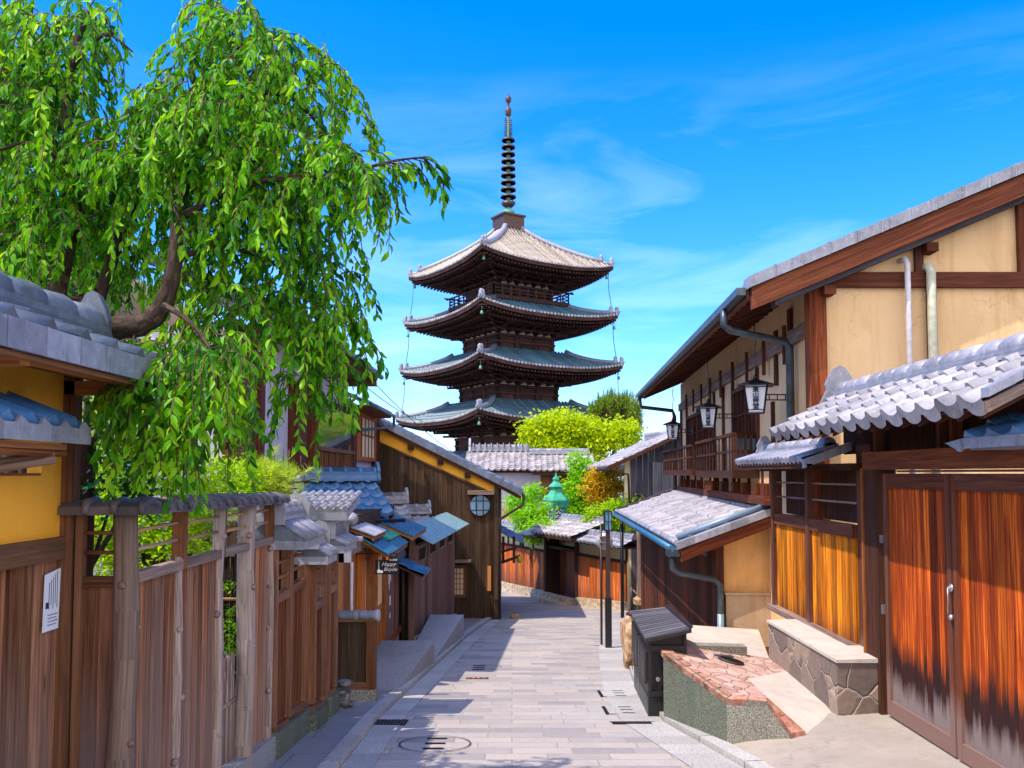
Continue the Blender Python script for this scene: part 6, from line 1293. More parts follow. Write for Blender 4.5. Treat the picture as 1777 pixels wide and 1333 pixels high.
# red sign panel bits at left of the trees
p = WY(868, 905, 37); q_ = WY(905, 880, 37); mb = MB(); mb.box(p.x, q_.x, 37, 37.06, p.z, q_.z); tag(mb.build('notice_board', plain('red_white_board', (.62, .34, .27), .6, nz=.5, sc=3)), 'pale red and white board half hidden behind the round tree', 'board')
# right far house
t = thing('blue_black_house', 'blue black plank house with pale tiled roof behind the garden trees', 'house', (6.2, 31, gz(30)))
YB = 27.5
a = WY(1094, 800, YB); b = WY(1186, 745, YB); 
PB = Plane((a.x, YB), (b.x + 3, YB)); slB = .47
zt0 = WY(1094, 797, YB).z
mb = MB(); planks(mb, PB, 0, 5.5, 0, 0, 30, .03, 0, .006, .2, lambda s: (gz(28), zt0 + slB * s)); mb.build('board_wall', M['blue_planks'], t)
mb = MB(); mb.prism([(a.x - .18, YB + .0, gz(28)), (a.x + .02, YB, gz(28)), (a.x + .02, YB, zt0), (a.x - .18, YB, zt0 - .08)], (0, .2, 0)); mb.build('plaster_strip', M['cream_plaster'], t)
mb = MB(); w0 = WY(1132, 803, YB); w1 = WY(1182, 850, YB); mb.box(w0.x, w1.x, YB - .07, YB - .032, w1.z - .6, w0.z); wo_ = mb.build('window', M['gutter_blue'], t)
mb = MB(); [mb.box(w0.x + k * .085, w0.x + k * .085 + .03, YB - .12, YB - .085, w1.z - .6, w0.z) for k in range(12)]; mb.build('bars', M['grey_wood'], wo_)
v = V3((1, 0, slB)).normalized(); e0 = WY(1060, 812, YB - .6)
e0 = V3((a.x - .8, YB - .5, zt0 - .8 * slB + .14)); r = MB(); tile_roof(r, e0 + V3((0, 7, 0)), (0, -1, 0), v, 7.0, 6.5, .3, .28, .035, .025); ro = r.build('roof', M['tile_pale'], t)
r = MB(); r.obox(e0 + V3((0, 0, -.14)), v * 6.5, (0, .05, 0), (0, 0, .13)); r.build('verge_board', M['red_wood'], ro); 
r = MB(); r.tube([e0 + V3((-.05, 0, -.08)), e0 + V3((-.05, 7, -.08))], .05, 8); r.tube([e0 + V3((-.05, .1, -.12)), e0 + V3((.7, .3, -.25)), e0 + V3((.75, .3, -1.6))], .04, 8); r.build('gutter', M['brown_metal'], t)
p = WY(1164, 727, 30); mb = MB(); mb.lathe(p, [(.01, -.02), (.20, .03), (.24, .08), (.235, .085), (.0, .03)], 20, axis=(-.9, -.3, .3)); mb.tube([p, p + V3((.1, .1, -.5))], .02, 6); tag(mb.build('satellite_dish', M['pipe_white']), 'small white satellite dish behind the farthest hanging lantern', 'satellite dish')
p = WY(1140, 735, 31); mb = MB(); ridge(mb, V3((a.x + 1.1, 31.5, zt0 + slB * 1.1 + .25)), V3((a.x + 1.9, 31.5, zt0 + slB * 1.9 - .05)), .3, 3, .06, .09); mb.build('ridge', M['gable_tile'], ro)

# green bronze lantern tower
YL = 35.0; c = WY(965, 900, YL); zb = gz(35); t = thing('bronze_lantern', 'large green patinated bronze temple lantern rising out of the round trees', 'lantern', (c.x, YL, zb))
S = YL / F
def lz(py): return WY(965, py, YL).z
def hexlathe(name, prof, m, parent, n=6): mb = MB(); mb.lathe((c.x, YL, 0), [(rr * S, lz(py)) for rr, py in prof], n, smooth=False, rot=.25); return mb.build(name, M[m], parent)
ro = hexlathe('roof', [(22, 880.5), (25, 868), (23, 865), (14, 857), (9.5, 850), (9.5, 846), (14, 845), (12, 842), (6, 837), (5, 834), (6.5, 832), (5, 829), (2.5, 827), (1.5, 823), (.3, 820)], 'copper_green', t)
hexlathe('frieze', [(16.5, 876), (19, 872), (19, 868)], 'copper_green', t)
hexlathe('light_box', [(16, 930), (16, 876)], 'lantern_panel', t)
mb = MB(); n = 6
for k in range(6):
    an = .25 + k * math.pi / 3; mb.beam((c.x + 16.6 * S * math.cos(an), YL + 16.6 * S * math.sin(an), lz(930)), (c.x + 16.6 * S * math.cos(an), YL + 16.6 * S * math.sin(an), lz(876)), .09, .09)
mb.build('corner_bars', M['copper_green'], t)
hexlathe('pedestal', [(20, 1010), (20, 1000), (10, 990), (9, 950), (20, 938), (20, 930)], 'copper_green', t)
for k in range(3):
    an = .25 - math.pi / 2 - .57 + .52 + (k - 1) * math.pi / 3
    an = .25 + math.pi / 6 - 2 * math.pi / 3 * 1 + (k - 1) * math.pi / 3
    d = V3((math.cos(an), math.sin(an), 0)); ap_ = 16 * S * math.cos(math.pi / 6) + .012; xd = V3((-d.y, d.x, 0))
    for j, ch in enumerate('之光' if k != 1 else '大之光'): text_mesh(ch, 'inscription', M['ink'], .30, V3((c.x, YL, lz(884 + 12 * j))) + d * ap_, xd, (0, 0, 1), t)

# ================================================================ PAGODA
DP = 80.0; px0 = 882; ax = WY(px0, 700, DP); AX, AY = ax.x, DP; al = R(12.5)
def uz(py, D=DP): return WY(px0, py, D).z
t = thing('pagoda', 'five-storey dark timber pagoda with tall ringed bronze spire', 'pagoda', (AX, AY, gz(80)))
C0 = V3((AX, AY, 0))
cor = [V3((-math.sin(al), -math.cos(al), 0)), V3((math.cos(al), -math.sin(al), 0)), V3((math.sin(al), math.cos(al), 0)), V3((-math.cos(al), math.sin(al), 0))]
LV = [(9.95, 19.15, 23.4, .9, 3.95), (10.35, 14.6, 15.7, 5.1, 4.2), (10.75, 9.95, 11.15, 5.4, 4.55), (11.15, 5.3, 6.55, 5.8, 4.95), (11.6, .6, 2.0, 6.2, 5.4)]
# (corner radius, corner tip z, roof top z, roof top radius, body radius under it)
def roofpt(Rt, Re, zt, ztip, s, tt, dz=0, A=None, B=None):
    Rr = Rt + (Re - Rt) * tt; lift = .55 if Rt < 2 else .55
    zmid = ztip - lift * 1.25
    curve = tt ** (.80)                         # concave profile
    z = zt + (zmid - zt) * curve + lift * 1.25 * (abs(s) ** 2.6) * tt ** 2.2
    p = A.lerp(B, (s + 1) / 2) * Rr
    bow = -(1 - abs(s) ** 2) * .0
    return C0 + p + V3((0, 0, z + dz))
for li, (Re, ztip, zt, Rt, Rb) in enumerate(LV):
    mt = 'tile_pagoda' if li == 0 else 'tile_pagoda_shaded'
    r = MB(); rb = MB(); und = MB(); eav = MB(); raf = MB(); raf2 = MB()
    for si in range(4):
        A, B = cor[si], cor[(si + 1) % 4]; side = (B - A).length; half = Re * side / 2; nu = (A + B).normalized()
        NS, NT = 24, 8
        for i in range(NS):
            for j in range(NT):
                q = [roofpt(Rt, Re, zt, ztip, -1 + 2 * a / NS, b / NT, 0, A, B) for a, b in ((i, j), (i + 1, j), (i + 1, j + 1), (i, j + 1))]; r.face(q)
            q = [roofpt(Rt, Re, zt, ztip, -1 + 2 * a / NS, 1, dz, A, B) for a, dz in ((i, -.34), (i + 1, -.34), (i + 1, .0), (i, .0))]; eav.face(q)
            # underside from the eave back to the bracket ring
            for (t0, t1, d0, d1) in ((1, .82, -.34, -.42), (.82, .55, -.42, -.40)):
                def up(a, tt, dz): 
                    s = -1 + 2 * a / NS; p = roofpt(Rt, Re, zt, ztip, s, 1, 0, A, B); Rq = Re * tt; pp = C0 + A.lerp(B, a / NS) * Rq; return V3((pp.x, pp.y, (p.z) + dz + (1 - tt) * Re * .10))
                und.face([up(i, t0, d0), up(i + 1, t0, d0), up(i + 1, t1, d1), up(i, t1, d1)])
        nr = int(2 * half / .36)
        for k in range(nr):
            s_w = (-half + (k + .5) * 2 * half / nr)                    # metres along the eave
            # this row of round tiles starts where it meets the hip
            t0 = max(0.0, (abs(s_w) / (side / 2) - Rt) / (Re - Rt)); 
            if t0 > .97: continue
            pts = []; m_ = 5
            for j in range(m_ + 1):
                tt = t0 + (1.012 - t0) * j / m_; s = s_w / ((Rt + (Re - Rt) * tt) * side / 2); s = max(-1, min(1, s)); pts.append(roofpt(Rt, Re, zt, ztip, s, tt, .02, A, B))
            rr = random.random()
            for p0, p1 in zip(pts, pts[1:]):
                w = (B - A).normalized() * .085; u = V3((0, 0, .10))
                rb.v += [tuple(p0 - w), tuple(p0 - w * .6 + u), tuple(p0 + w * .6 + u), tuple(p0 + w), tuple(p1 - w), tuple(p1 - w * .6 + u), tuple(p1 + w * .6 + u), tuple(p1 + w)]
                b = len(rb.v) - 8; rb.f += [(b, b + 1, b + 5, b + 4), (b + 1, b + 2, b + 6, b + 5), (b + 2, b + 3, b + 7, b + 6), (b + 4, b + 5, b + 6, b + 7)]; rb.r += [rr] * 4; rb.sm += [True, True, True, False]
            # rafters, two tiers
            s = s_w / half; pe = roofpt(Rt, Re, zt, ztip, s, 1, 0, A, B); inn = nu * (-(half * .16)); 
            p0 = pe + V3((0, 0, -.52)) - nu * .12; p1 = p0 - nu * 1.35 + V3((0, 0, .12)); raf.beam(p0, p1, .13, .14)
            lim = half - abs(s_w); 
            if lim > .9:
                ln = min(2.6, lim - .5); p0 = pe + V3((0, 0, -.80 + .10)) - nu * 1.1; p1 = p0 - nu * ln + V3((0, 0, ln * .16)); raf2.beam(p0, p1, .15, .16)
        # hips
    ro = r.build('roof', M[mt], t); rb.build('round_tile_rows', M['tile_pagoda' if li == 0 else 'tile_pagoda_shaded'], ro); eav.build('eave_fascia', M['pagoda_wood'], ro); und.build('soffit', M['pagoda_wood'], ro); raf.build('rafters', M['pagoda_wood'], ro); raf2.build('lower_rafters', M['pagoda_wood'], ro)
    for si in range(4):
        h = MB(); orn = MB(); A, B = cor[si], cor[(si + 1) % 4]; pts = [roofpt(Rt, Re, zt, ztip, -1, tt / 8, .16, A, B) for tt in range(0, 8)]
        h.tube(pts, [.24] * len(pts), 8); e = roofpt(Rt, Re, zt, ztip, -1, .98, .10, A, B); h.tube([pts[-1] + V3((0, 0, -.12)), e], .17, 8)
        for q in (pts[-1], e): orn.lathe(q + V3((0, 0, .0)), [(.20, -.15), (.26, .1), (.16, .32), (.20, .45), (.12, .6), (.02, .66)], 8)
        orn.tube([e, e + A * .35 + V3((0, 0, .22))], [.14, .05], 6)
        h.build('hip_ridge', M['gable_tile' if li == 0 else 'tile_slate'], ro); orn.build('corner_ornament', M['gable_tile'], ro)
    # eave edge tiles: pale discs (on every row end)
    ds = MB()
    for si in range(4):
        A, B = cor[si], cor[(si + 1) % 4]; side = (B - A).length; half = Re * side / 2; nr = int(2 * half / .36); nu = (A + B).normalized()
        for k in range(nr):
            s = (-half + (k + .5) * 2 * half / nr) / half; p = roofpt(Rt, Re, zt, ztip, s, 1.0, .03, A, B); ds.lathe(p - nu * .10, [(.11, 0), (.11, .22)], 6, axis=nu)
    ds.build('eave_tiles', M['tile_pale'], ro)
    # wind bells and corner beams
    for si in range(4):
        e = roofpt(Rt, Re, zt, ztip, -1, .93, -.8, cor[si], cor[(si + 1) % 4]); b = MB(); b.lathe(e + V3((0, 0, -.55)), [(.15, 0), (.13, .08), (.10, .25), (.03, .32)], 8); b.tube([e + V3((0, 0, -.15)), e + V3((0, 0, .2))], .03, 4); b.build('wind_bell', M['verdigris'], t)
    # body: bracket tiers and wall
    ztop = ztip - .35; zbot = (LV[li + 1][2] - .3) if li < 4 else gz(80); zbr = ztip - 2.25
    def ringbox(mb, Rr, z0, z1):
        P = [C0 + c_ * Rr for c_ in cor]; mb.hexa([V3((p.x, p.y, z0)) for p in P] + [V3((p.x, p.y, z1)) for p in P])
    w = MB(); ringbox(w, Rb, zbot, ztop); w.build('storey_wall', M['pagoda_wood'], t)
    pw = MB(); pp = MB()
    for si in range(4):
        A, B = cor[si], cor[(si + 1) % 4]; u = (B - A).normalized(); nu = (A + B).normalized(); Ls = Rb * (B - A).length; o = C0 + A * Rb; hb = zbr - zbot
        for k in range(4): q = o + u * (Ls * k / 3); pw.tube([V3((q.x, q.y, zbot)), V3((q.x, q.y, zbr + .3))], .22, 8)
        for (z, hh) in ((zbr + .05, .22), (zbr - .55, .16), (zbot + .25, .2)): pw.obox(V3((o.x, o.y, z)) - u * .25, u * (Ls + .5), nu * .18, (0, 0, hh))
        for k in range(3):
            q = o + u * (Ls * (k + .5) / 3)
            if hb > 1.1:
                pw.obox(V3((q.x, q.y, zbot + .45)) - u * .55, u * 1.1, nu * .08, (0, 0, min(1.2, hb - 1.05)))
        for k in range(3):
            for off_ in (-.42, .42):
                q = o + u * (Ls * (k + .5) / 3 + off_); zb_ = zbr + .30
                pp.prism([V3((q.x, q.y, zb_)) - u * .36 + nu * .06, V3((q.x, q.y, zb_)) + u * .36 + nu * .06, V3((q.x, q.y, zb_ + .42)) + u * .13 + nu * .06, V3((q.x, q.y, zb_ + .42)) - u * .13 + nu * .06], nu * .05)
    pw.build('posts_and_beams', M['pagoda_wood'], t); pp.build('pale_panels', M['pagoda_ends'], t)
    br = MB()
    for tier in range(4):
        Rr = Rb + .75 + tier * .95; z = zbr + .55 + tier * .34
        for si in range(4):
            A, B = cor[si], cor[(si + 1) % 4]; u = (B - A).normalized(); nu = (A + B).normalized(); o = C0 + A * Rr; Ls = Rr * (B - A).length
            if tier < 3: br.obox(V3((o.x, o.y, z)), u * Ls, nu * .16, (0, 0, .17))
            nb = 4 + 3
            ins = Rb * (B - A).length
            for k in range(7):
                q = C0 + nu * (Rb * math.cos(math.pi / 4)) + u * (-ins / 2 + ins * k / 6)
                reach = (tier + 1) * .62
                br.obox(V3((q.x, q.y, z - .20)) - u * .10, u * .20, nu * (reach + .25), (0, 0, .17))
                q2 = q + nu * reach
                br.obox(V3((q2.x, q2.y, z - .02)) - u * .5 - nu * .08, u * 1.0, nu * .16, (0, 0, .13))
                for o2 in (-.42, 0, .42): br.obox(V3((q2.x, q2.y, z + .10)) + u * (o2 - .11) - nu * .11, u * .22, nu * .22, (0, 0, .12))
                if tier == 2: p0 = V3((q.x, q.y, z + .30)) ; br.beam(p0, p0 + nu * 2.6 + V3((0, 0, -.62)), .18, .2)
            # diagonal corner arm
            q = C0 + A * Rb; br.beam(V3((q.x, q.y, z - .1)), V3((q.x, q.y, z - .1)) + A * (reach * 1.5 + .5), .2, .2)
            if tier == 3:
                br.beam(V3((q.x, q.y, z + .2)), V3((q.x, q.y, z - .35)) + A * 3.4, .24, .26); br.beam(V3((q.x, q.y, z + .5)), V3((q.x, q.y, ztip - .75)) + A * (Re - Rb - .6), .22, .26)
    br.build('brackets', M['pagoda_wood'], t)
# top-storey railing
rl = MB(); Rr = 5.75; zb = LV[1][2] + .08
for si in range(4):
    A, B = cor[si], cor[(si + 1) % 4]; u = (B - A).normalized(); nu = (A + B).normalized(); o = C0 + A * Rr; Ls = Rr * (B - A).length
    for (z, w) in ((.9, .12), (.62, .08), (.30, .08)): rl.obox(V3((o.x, o.y, zb + z)) - u * .55 * (z > .8), u * (Ls + 1.1 * (z > .8)), nu * w, (0, 0, w))
    n = 9
    for k in range(n + 1): q = o + u * (Ls * k / n); rl.box(q.x - .07, q.x + .07, q.y - .07, q.y + .07, zb - .2, zb + (.9 if k % 3 else 1.05))
    rl.obox(V3((o.x, o.y, zb - .3)), u * Ls, nu * .2, (0, 0, .35)); 
P = [C0 + c_ * Rr for c_ in cor]; rl.hexa([V3((p.x, p.y, zb - .2)) for p in P] + [V3((p.x, p.y, zb - .02)) for p in P])
rl.build('railing', M['pagoda_wood'], t)
# spire
k1 = 1 / 18.5
def sz(py): return uz(py)
sp = MB(); P = [C0 + c_ * 1.55 for c_ in cor]; sp.hexa([V3((p.x, p.y, sz(400))) for p in P] + [V3((p.x, p.y, sz(379))) for p in P]); P2 = [C0 + c_ * 1.75 for c_ in cor]
sp.hexa([V3((p.x, p.y, sz(379))) for p in P2] + [V3((p.x, p.y, sz(376))) for p in P2]); base = sp.build('spire_base', M['bronze'], t)
sp = MB(); sp.lathe((AX, AY, 0), [(.62, sz(376)), (.60, sz(367)), (.50, sz(366)), (.2, sz(362)), (.22, sz(355)), (.35, sz(352)), (.22, sz(348)), (.2, sz(240)), (.16, sz(208)), (.10, sz(200))], 12); spr = sp.build('spire', M['verdigris'], t)
sp = MB(); sp.lathe((AX, AY, 0), [(.28, sz(360)), (.62, sz(356)), (.66, sz(352)), (.3, sz(355))], 8)
for k in range(8):
    a = k * math.pi / 4; sp.tube([(AX + .4 * math.cos(a), AY + .4 * math.sin(a), sz(359)), (AX + .62 * math.cos(a), AY + .62 * math.sin(a), sz(354)), (AX + .6 * math.cos(a), AY + .6 * math.sin(a), sz(350))], .06, 5)
sp.build('lotus_bowl', M['bronze'], spr)
for k in range(9):
    py = 342 - k * 12.3; rr_ = .74 - .013 * k; sp = MB(); sp.lathe((AX, AY, sz(py)), [(rr_, -.09), (rr_, .07), (rr_ - .09, .07), (rr_ - .09, -.09), (rr_, -.09)], 18); sp.lathe((AX, AY, sz(py)), [(.26, -.12), (.26, .1)], 8)
    for j in range(4): a = j * math.pi / 4 + .2; sp.beam((AX - rr_ * .95 * math.cos(a), AY - rr_ * .95 * math.sin(a), sz(py)), (AX + rr_ * .95 * math.cos(a), AY + rr_ * .95 * math.sin(a), sz(py)), .05, .05)
    sp.build('spire_ring', M['bronze'], spr)
sp = MB()
for j in range(4):
    a = al + j * math.pi / 2 + .4; d = V3((math.cos(a), math.sin(a), 0))
    for k in range(9): z = sz(238 - k * 3.8); sp.tube([C0 + V3((0, 0, z)), C0 + d * (.30 + .12 * (k % 2)) + V3((0, 0, z + .1)), C0 + d * .44 + V3((0, 0, z - .02))], .035, 4)
    sp.tube([C0 + d * .28 + V3((0, 0, sz(239))), C0 + d * .30 + V3((0, 0, sz(206)))], .03, 4); sp.tube([C0 + d * .44 + V3((0, 0, sz(238))), C0 + d * .42 + V3((0, 0, sz(209)))], .025, 4)
sp.build('flame_ornament', M['bronze'], spr)
sp = MB(); sp.lathe((AX, AY, 0), [(.12, sz(206)), (.12, sz(203)), (.27, sz(200)), (.30, sz(194)), (.27, sz(189)), (.12, sz(187)), (.11, sz(180)), (.24, sz(177)), (.29, sz(173)), (.26, sz(169)), (.10, sz(167)), (.03, sz(162))], 14); sp.build('jewel_finial', M['bronze'], spr)
# corner rain chains between eaves
for ci in (1, 3):
    for (a, b) in zip(LV, LV[1:]):
        p0 = C0 + cor[ci] * (a[0] - .5) + V3((0, 0, a[1] - .4)); p1 = C0 + cor[ci] * (b[0] - .5) + V3((0, 0, b[1] + .1)); m_ = p0.lerp(p1, .5) - cor[ci] * .12
        c_ = MB(); c_.tube([p0, m_, p1], .035, 4); c_.build('chain', M['verdigris'], t)
# overhead wire
def wire(pts, lb):
    mb = MB(); P = []
    a, b = V3(pts[0]), V3(pts[1])
    for k in range(17): f = k / 16; P.append(a.lerp(b, f) + V3((0, 0, -.5 * 4 * f * (1 - f) * pts[2])))
    mb.tube(P, pts[3], 5); tag(mb.build('overhead_wire', M['black_metal']), lb, 'wire', 'overhead wires')
wire((WY(600, 610, 18), WY(812, 800, 30), .5, .010), 'thin wire dropping past the dark gable roof to the right')
wire((WY(600, 640, 17), WY(735, 732, 26), .3, .010), 'thin wire running just above the dark gable roof, lower of the two')
# ================================================================ VEGETATION
def leaf_face(mb, p, d, n, L_, w, r, droop=.25):
    """lance-shaped leaf folded along its midrib"""
    s = d.cross(n)
    if s.length < 1e-4: return
    s.normalize(); n = s.cross(d).normalized(); i = len(mb.v)
    q1 = p + d * (L_ * .33) - n * (L_ * .02); q2 = p + d * (L_ * .68) - n * (L_ * droop * .4); q3 = p + d * L_ - n * (L_ * droop)
    u = n * (w * .22)
    mb.v += [tuple(p), tuple(q1 + s * w * .5 + u), tuple(q2 + s * w * .42 + u), tuple(q3), tuple(q2 - s * w * .42 + u), tuple(q1 - s * w * .5 + u), tuple(q1), tuple(q2)]
    mb.f += [(i, i + 1, i + 6), (i + 1, i + 2, i + 7, i + 6), (i + 2, i + 3, i + 7), (i, i + 6, i + 5), (i + 6, i + 7, i + 4, i + 5), (i + 7, i + 3, i + 4)]
    mb.r += [r] * 6; mb.sm += [False] * 6
rg_ = random.Random(11)
def uni(a, b): return rg_.uniform(a, b)
# ---- the big drooping cherry
root = V3((-2.92, 4.95, gz(4.95)))
t = thing('cherry_tree', 'large weeping cherry tree with long drooping leafy twigs rising behind the ochre wall', 'tree', root)
TS = .83
def limb(pts, r0, r1):
    P = [WY(a, b, c * TS) for a, b, c in pts]; Q = []
    for k in range(len(P) - 1):
        for j in range(4):
            f = j / 4; p0 = P[max(k - 1, 0)]; p1 = P[k]; p2 = P[k + 1]; p3 = P[min(k + 2, len(P) - 1)]
            Q.append(.5 * ((2 * p1) + (p2 - p0) * f + (2 * p0 - 5 * p1 + 4 * p2 - p3) * f * f + (3 * p1 - p0 - 3 * p2 + p3) * f ** 3))
    Q.append(P[-1]); n = len(Q); return Q, [(r0 + (r1 - r0) * (k / (n - 1)) ** .8) * (1 + .08 * math.sin(k * 2.3)) for k in range(n)]
tr = MB(); Q, rr_ = limb([(20, 1000, 5.9), (30, 800, 5.9), (45, 640, 5.8), (60, 575, 5.7)], .15, .11); Q = [root] + Q; rr_ = [.17] + rr_; tr.tube(Q, rr_, 12); tr.build('trunk', M['bark'], t)
limbs = [
 ([(60, 575, 5.7), (170, 570, 5.6), (235, 568, 5.5), (272, 545, 5.5), (293, 500, 5.5), (305, 440, 5.5), (310, 360, 5.6), (330, 280, 5.7), (350, 200, 5.8), (330, 120, 5.9)], .078, .018),
 ([(55, 580, 5.7), (90, 530, 5.8), (105, 480, 5.9), (118, 420, 5.9), (135, 370, 6.0), (128, 300, 6.0), (117, 220, 6.0), (122, 120, 6.1), (150, 20, 6.2)], .065, .022),
 ([(60, 575, 5.7), (115, 530, 6.0), (165, 520, 6.1), (185, 480, 6.1), (205, 420, 6.2), (240, 340, 6.3), (250, 240, 6.4)], .065, .018),
 ([(330, 280, 5.7), (400, 190, 5.7), (470, 160, 5.8), (540, 200, 5.9), (600, 300, 6.0)], .022, .008),
 ([(308, 380, 5.6), (400, 330, 5.5), (480, 310, 5.4), (570, 305, 5.4), (640, 290, 5.4), (690, 278, 5.4), (745, 272, 5.4)], .024, .004),
 ([(350, 200, 5.8), (380, 120, 5.9), (440, 70, 6.0), (520, 72, 6.1), (590, 120, 6.1)], .018, .005),
 ([(300, 450, 5.5), (380, 430, 5.7), (460, 450, 5.9), (530, 500, 6.1)], .02, .006),
 ([(285, 530, 5.4), (330, 560, 5.2), (370, 620, 5.1), (380, 700, 5.1)], .018, .006),
 ([(122, 120, 6.1), (180, 60, 6.0), (230, 90, 5.9)], .018, .005), ([(128, 300, 6.0), (60, 250, 5.8), (0, 260, 5.6)], .02, .008),
 ([(235, 568, 5.5), (230, 620, 5.4), (228, 680, 5.4)], .012, .005),
]
for L_, a, b in limbs:
    m = MB(); Q, rr_ = limb(L_, a, b); m.tube(Q, rr_, 9); m.build('branch', M['bark'], t)
# leafy twigs hung through the crown: (px, py, rx, ry, depth, ddepth, twigs)
blobs = [(60, 90, 110, 120, 6.2, .5, 90), (90, 200, 70, 70, 6.4, .4, 44), (20, 150, 60, 100, 6.6, .4, 60), (60, 330, 90, 90, 7.0, .3, 50), (190, 380, 60, 70, 7.2, .3, 26), (430, 400, 90, 80, 7.0, .3, 24), (340, 260, 110, 60, 6.8, .3, 30), (60, 420, 80, 80, 6.6, .3, 30), (190, 470, 80, 60, 7.6, .3, 26), (560, 560, 60, 60, 6.2, .3, 20), (150, 70, 45, 50, 6.1, .4, 18), (30, 250, 90, 120, 6.0, .6, 60), (60, 350, 80, 110, 6.2, .6, 42), (190, 300, 40, 90, 6.3, .4, 18), (50, 430, 90, 60, 6.0, .6, 40),
 (200, 330, 70, 90, 6.1, .5, 32), (300, 190, 70, 45, 5.9, .4, 22), (400, 40, 50, 55, 6.0, .4, 22), (420, 100, 90, 60, 5.9, .5, 40), (360, 210, 120, 80, 5.8, .5, 66), (480, 170, 90, 70, 5.8, .5, 42),
 (560, 150, 50, 60, 6.0, .3, 14), (590, 240, 35, 80, 6.0, .3, 14), (250, 280, 90, 70, 5.9, .5, 38), (430, 270, 120, 70, 5.7, .5, 52), (530, 300, 70, 80, 5.6, .4, 30), (330, 330, 140, 60, 6.1, .5, 44),
 (470, 360, 90, 70, 5.8, .5, 30), (570, 390, 40, 90, 5.9, .4, 20), (230, 430, 100, 80, 6.7, .4, 34), (400, 450, 110, 60, 6.0, .5, 34), (520, 480, 60, 70, 6.0, .4, 22), (585, 510, 35, 90, 6.1, .4, 16),
 (370, 540, 60, 50, 5.9, .4, 18), (230, 640, 60, 40, 5.6, .3, 12), (430, 560, 80, 45, 5.9, .4, 20), (570, 570, 40, 60, 6.0, .4, 16), (600, 600, 25, 60, 6.0, .3, 8), (330, 630, 80, 50, 5.2, .4, 34), (400, 650, 40, 50, 5.4, .4, 14),
 (300, 690, 60, 70, 5.0, .3, 28), (370, 710, 60, 70, 5.1, .3, 28), (250, 730, 50, 50, 5.1, .3, 16), (640, 320, 25, 25, 5.4, .2, 6), (660, 330, 20, 20, 5.4, .2, 5), (610, 290, 30, 20, 5.4, .2, 6), (640, 285, 30, 12, 5.4, .15, 5), (560, 690, 35, 30, 6.0, .3, 10), (600, 640, 25, 35, 6.0, .3, 8), (290, 780, 40, 30, 5.0, .2, 9)]
lv = MB(); tw = MB(); UP = V3((0, 0, 1))
def twig(p, d, ln, lf=.073, dr=.9):
    pts = [p]; n = max(5, int(ln / .030)); st = ln / n; d = d.normalized()
    base = uni(0, .55)
    for k in range(n):
        d = (d + V3((uni(-.08, .08), uni(-.08, .08), -dr * .20 * (1 + k * .12)))).normalized(); pts.append(pts[-1] + d * st)
    tw.tube(pts[::2] if len(pts) > 6 else pts, [.0045 * (1 - .6 * j / len(pts)) for j in range(len(pts[::2] if len(pts) > 6 else pts))], 3, cap=False)
    sd = d.cross(UP); sd = sd.normalized() if sd.length > .05 else V3((1, 0, 0))
    for k in range(1, n + 1):
        q = pts[k]; dd = (pts[k] - pts[k - 1]).normalized()
        for sg in ((-1, 1) if uni(0, 1) < .35 else ((-1) ** k,)):
            s2 = (dd.cross(UP) if dd.cross(UP).length > .1 else sd).normalized(); an = uni(-.9, .9); s2 = (s2 * math.cos(an) + dd.cross(s2) * math.sin(an)) * sg
            ld = (dd * uni(.25, .7) + s2 * uni(.45, .9) + V3((0, 0, -uni(.35, 1.1)))).normalized()
            nn = (UP * uni(.2, 1) + V3((uni(-1, 1), uni(-1, 1), uni(-.3, .5)))).normalized()
            L2 = lf * uni(.7, 1.2); leaf_face(lv, q, ld, nn, L2, L2 * uni(.30, .40), min(1, max(0, base + uni(-.1, .5))), uni(.05, .45))
for (bx, by_, rx, ry, dp, dd, n) in blobs:
    for _ in range(int(n * 1.35)):
        while True:
            a, b, c_ = uni(-1, 1), uni(-1, 1), uni(-1, 1)
            if a * a + b * b + c_ * c_ < 1: break
        p = WY(bx + a * rx - max(0, (bx - 380) * .12), by_ + b * ry - 25, (dp + c_ * dd) * TS)
        d = V3((a * .5 + uni(-.5, .35), c_ * .5 + uni(-.6, .3), uni(-.5, .45)))
        twig(p, d, uni(.18, .46))
def along(pts, n, d, l0, l1):
    for k in range(n):
        f = k / n * (len(pts) - 1); i = int(f); a = pts[i]; b = pts[min(i + 1, len(pts) - 1)]; g_ = f - i
        p = WY(a[0] + (b[0] - a[0]) * g_, a[1] + (b[1] - a[1]) * g_, (a[2] + (b[2] - a[2]) * g_) * TS); twig(p, V3(d) + V3((uni(-.6, .6), uni(-.5, .5), uni(-.3, .3))), uni(l0, l1))
along(limbs[4][0], 34, (.7, 0, .1), .14, .34); along([(640, 300, 5.4), (665, 340, 5.4), (680, 390, 5.4)], 8, (.1, 0, -.6), .1, .22); along(limbs[5][0], 20, (.5, 0, 0), .2, .4)
along([(590, 120, 6.1), (625, 180, 6.1), (630, 240, 6.1)], 9, (.3, 0, -.3), .2, .4); along([(600, 300, 6.0), (620, 400, 6.0), (610, 480, 6.1), (625, 560, 6.1), (628, 620, 6.1)], 18, (.3, 0, -.5), .15, .35)
tw.build('twigs', M['twig'], t, uv=False); lv.build('foliage', M['leaf'], t, uv=False)

t = thing('stone_pile', 'small pile of dark rough stones stacked at the foot of the fence', 'stones', (-1.78, 9.22, gz(9.22)))
for k in range(9):
    o = boulder((-1.80 + uni(-.04, .04) - t.location.x, 9.25 + uni(-.12, .08) - t.location.y, gz(9.2) + .03 + .035 * k - t.location.z), (uni(.05, .08), .08, uni(.025, .04)), M['blue_rock'], 'stone', None, None, 2, k)
    o.parent = t
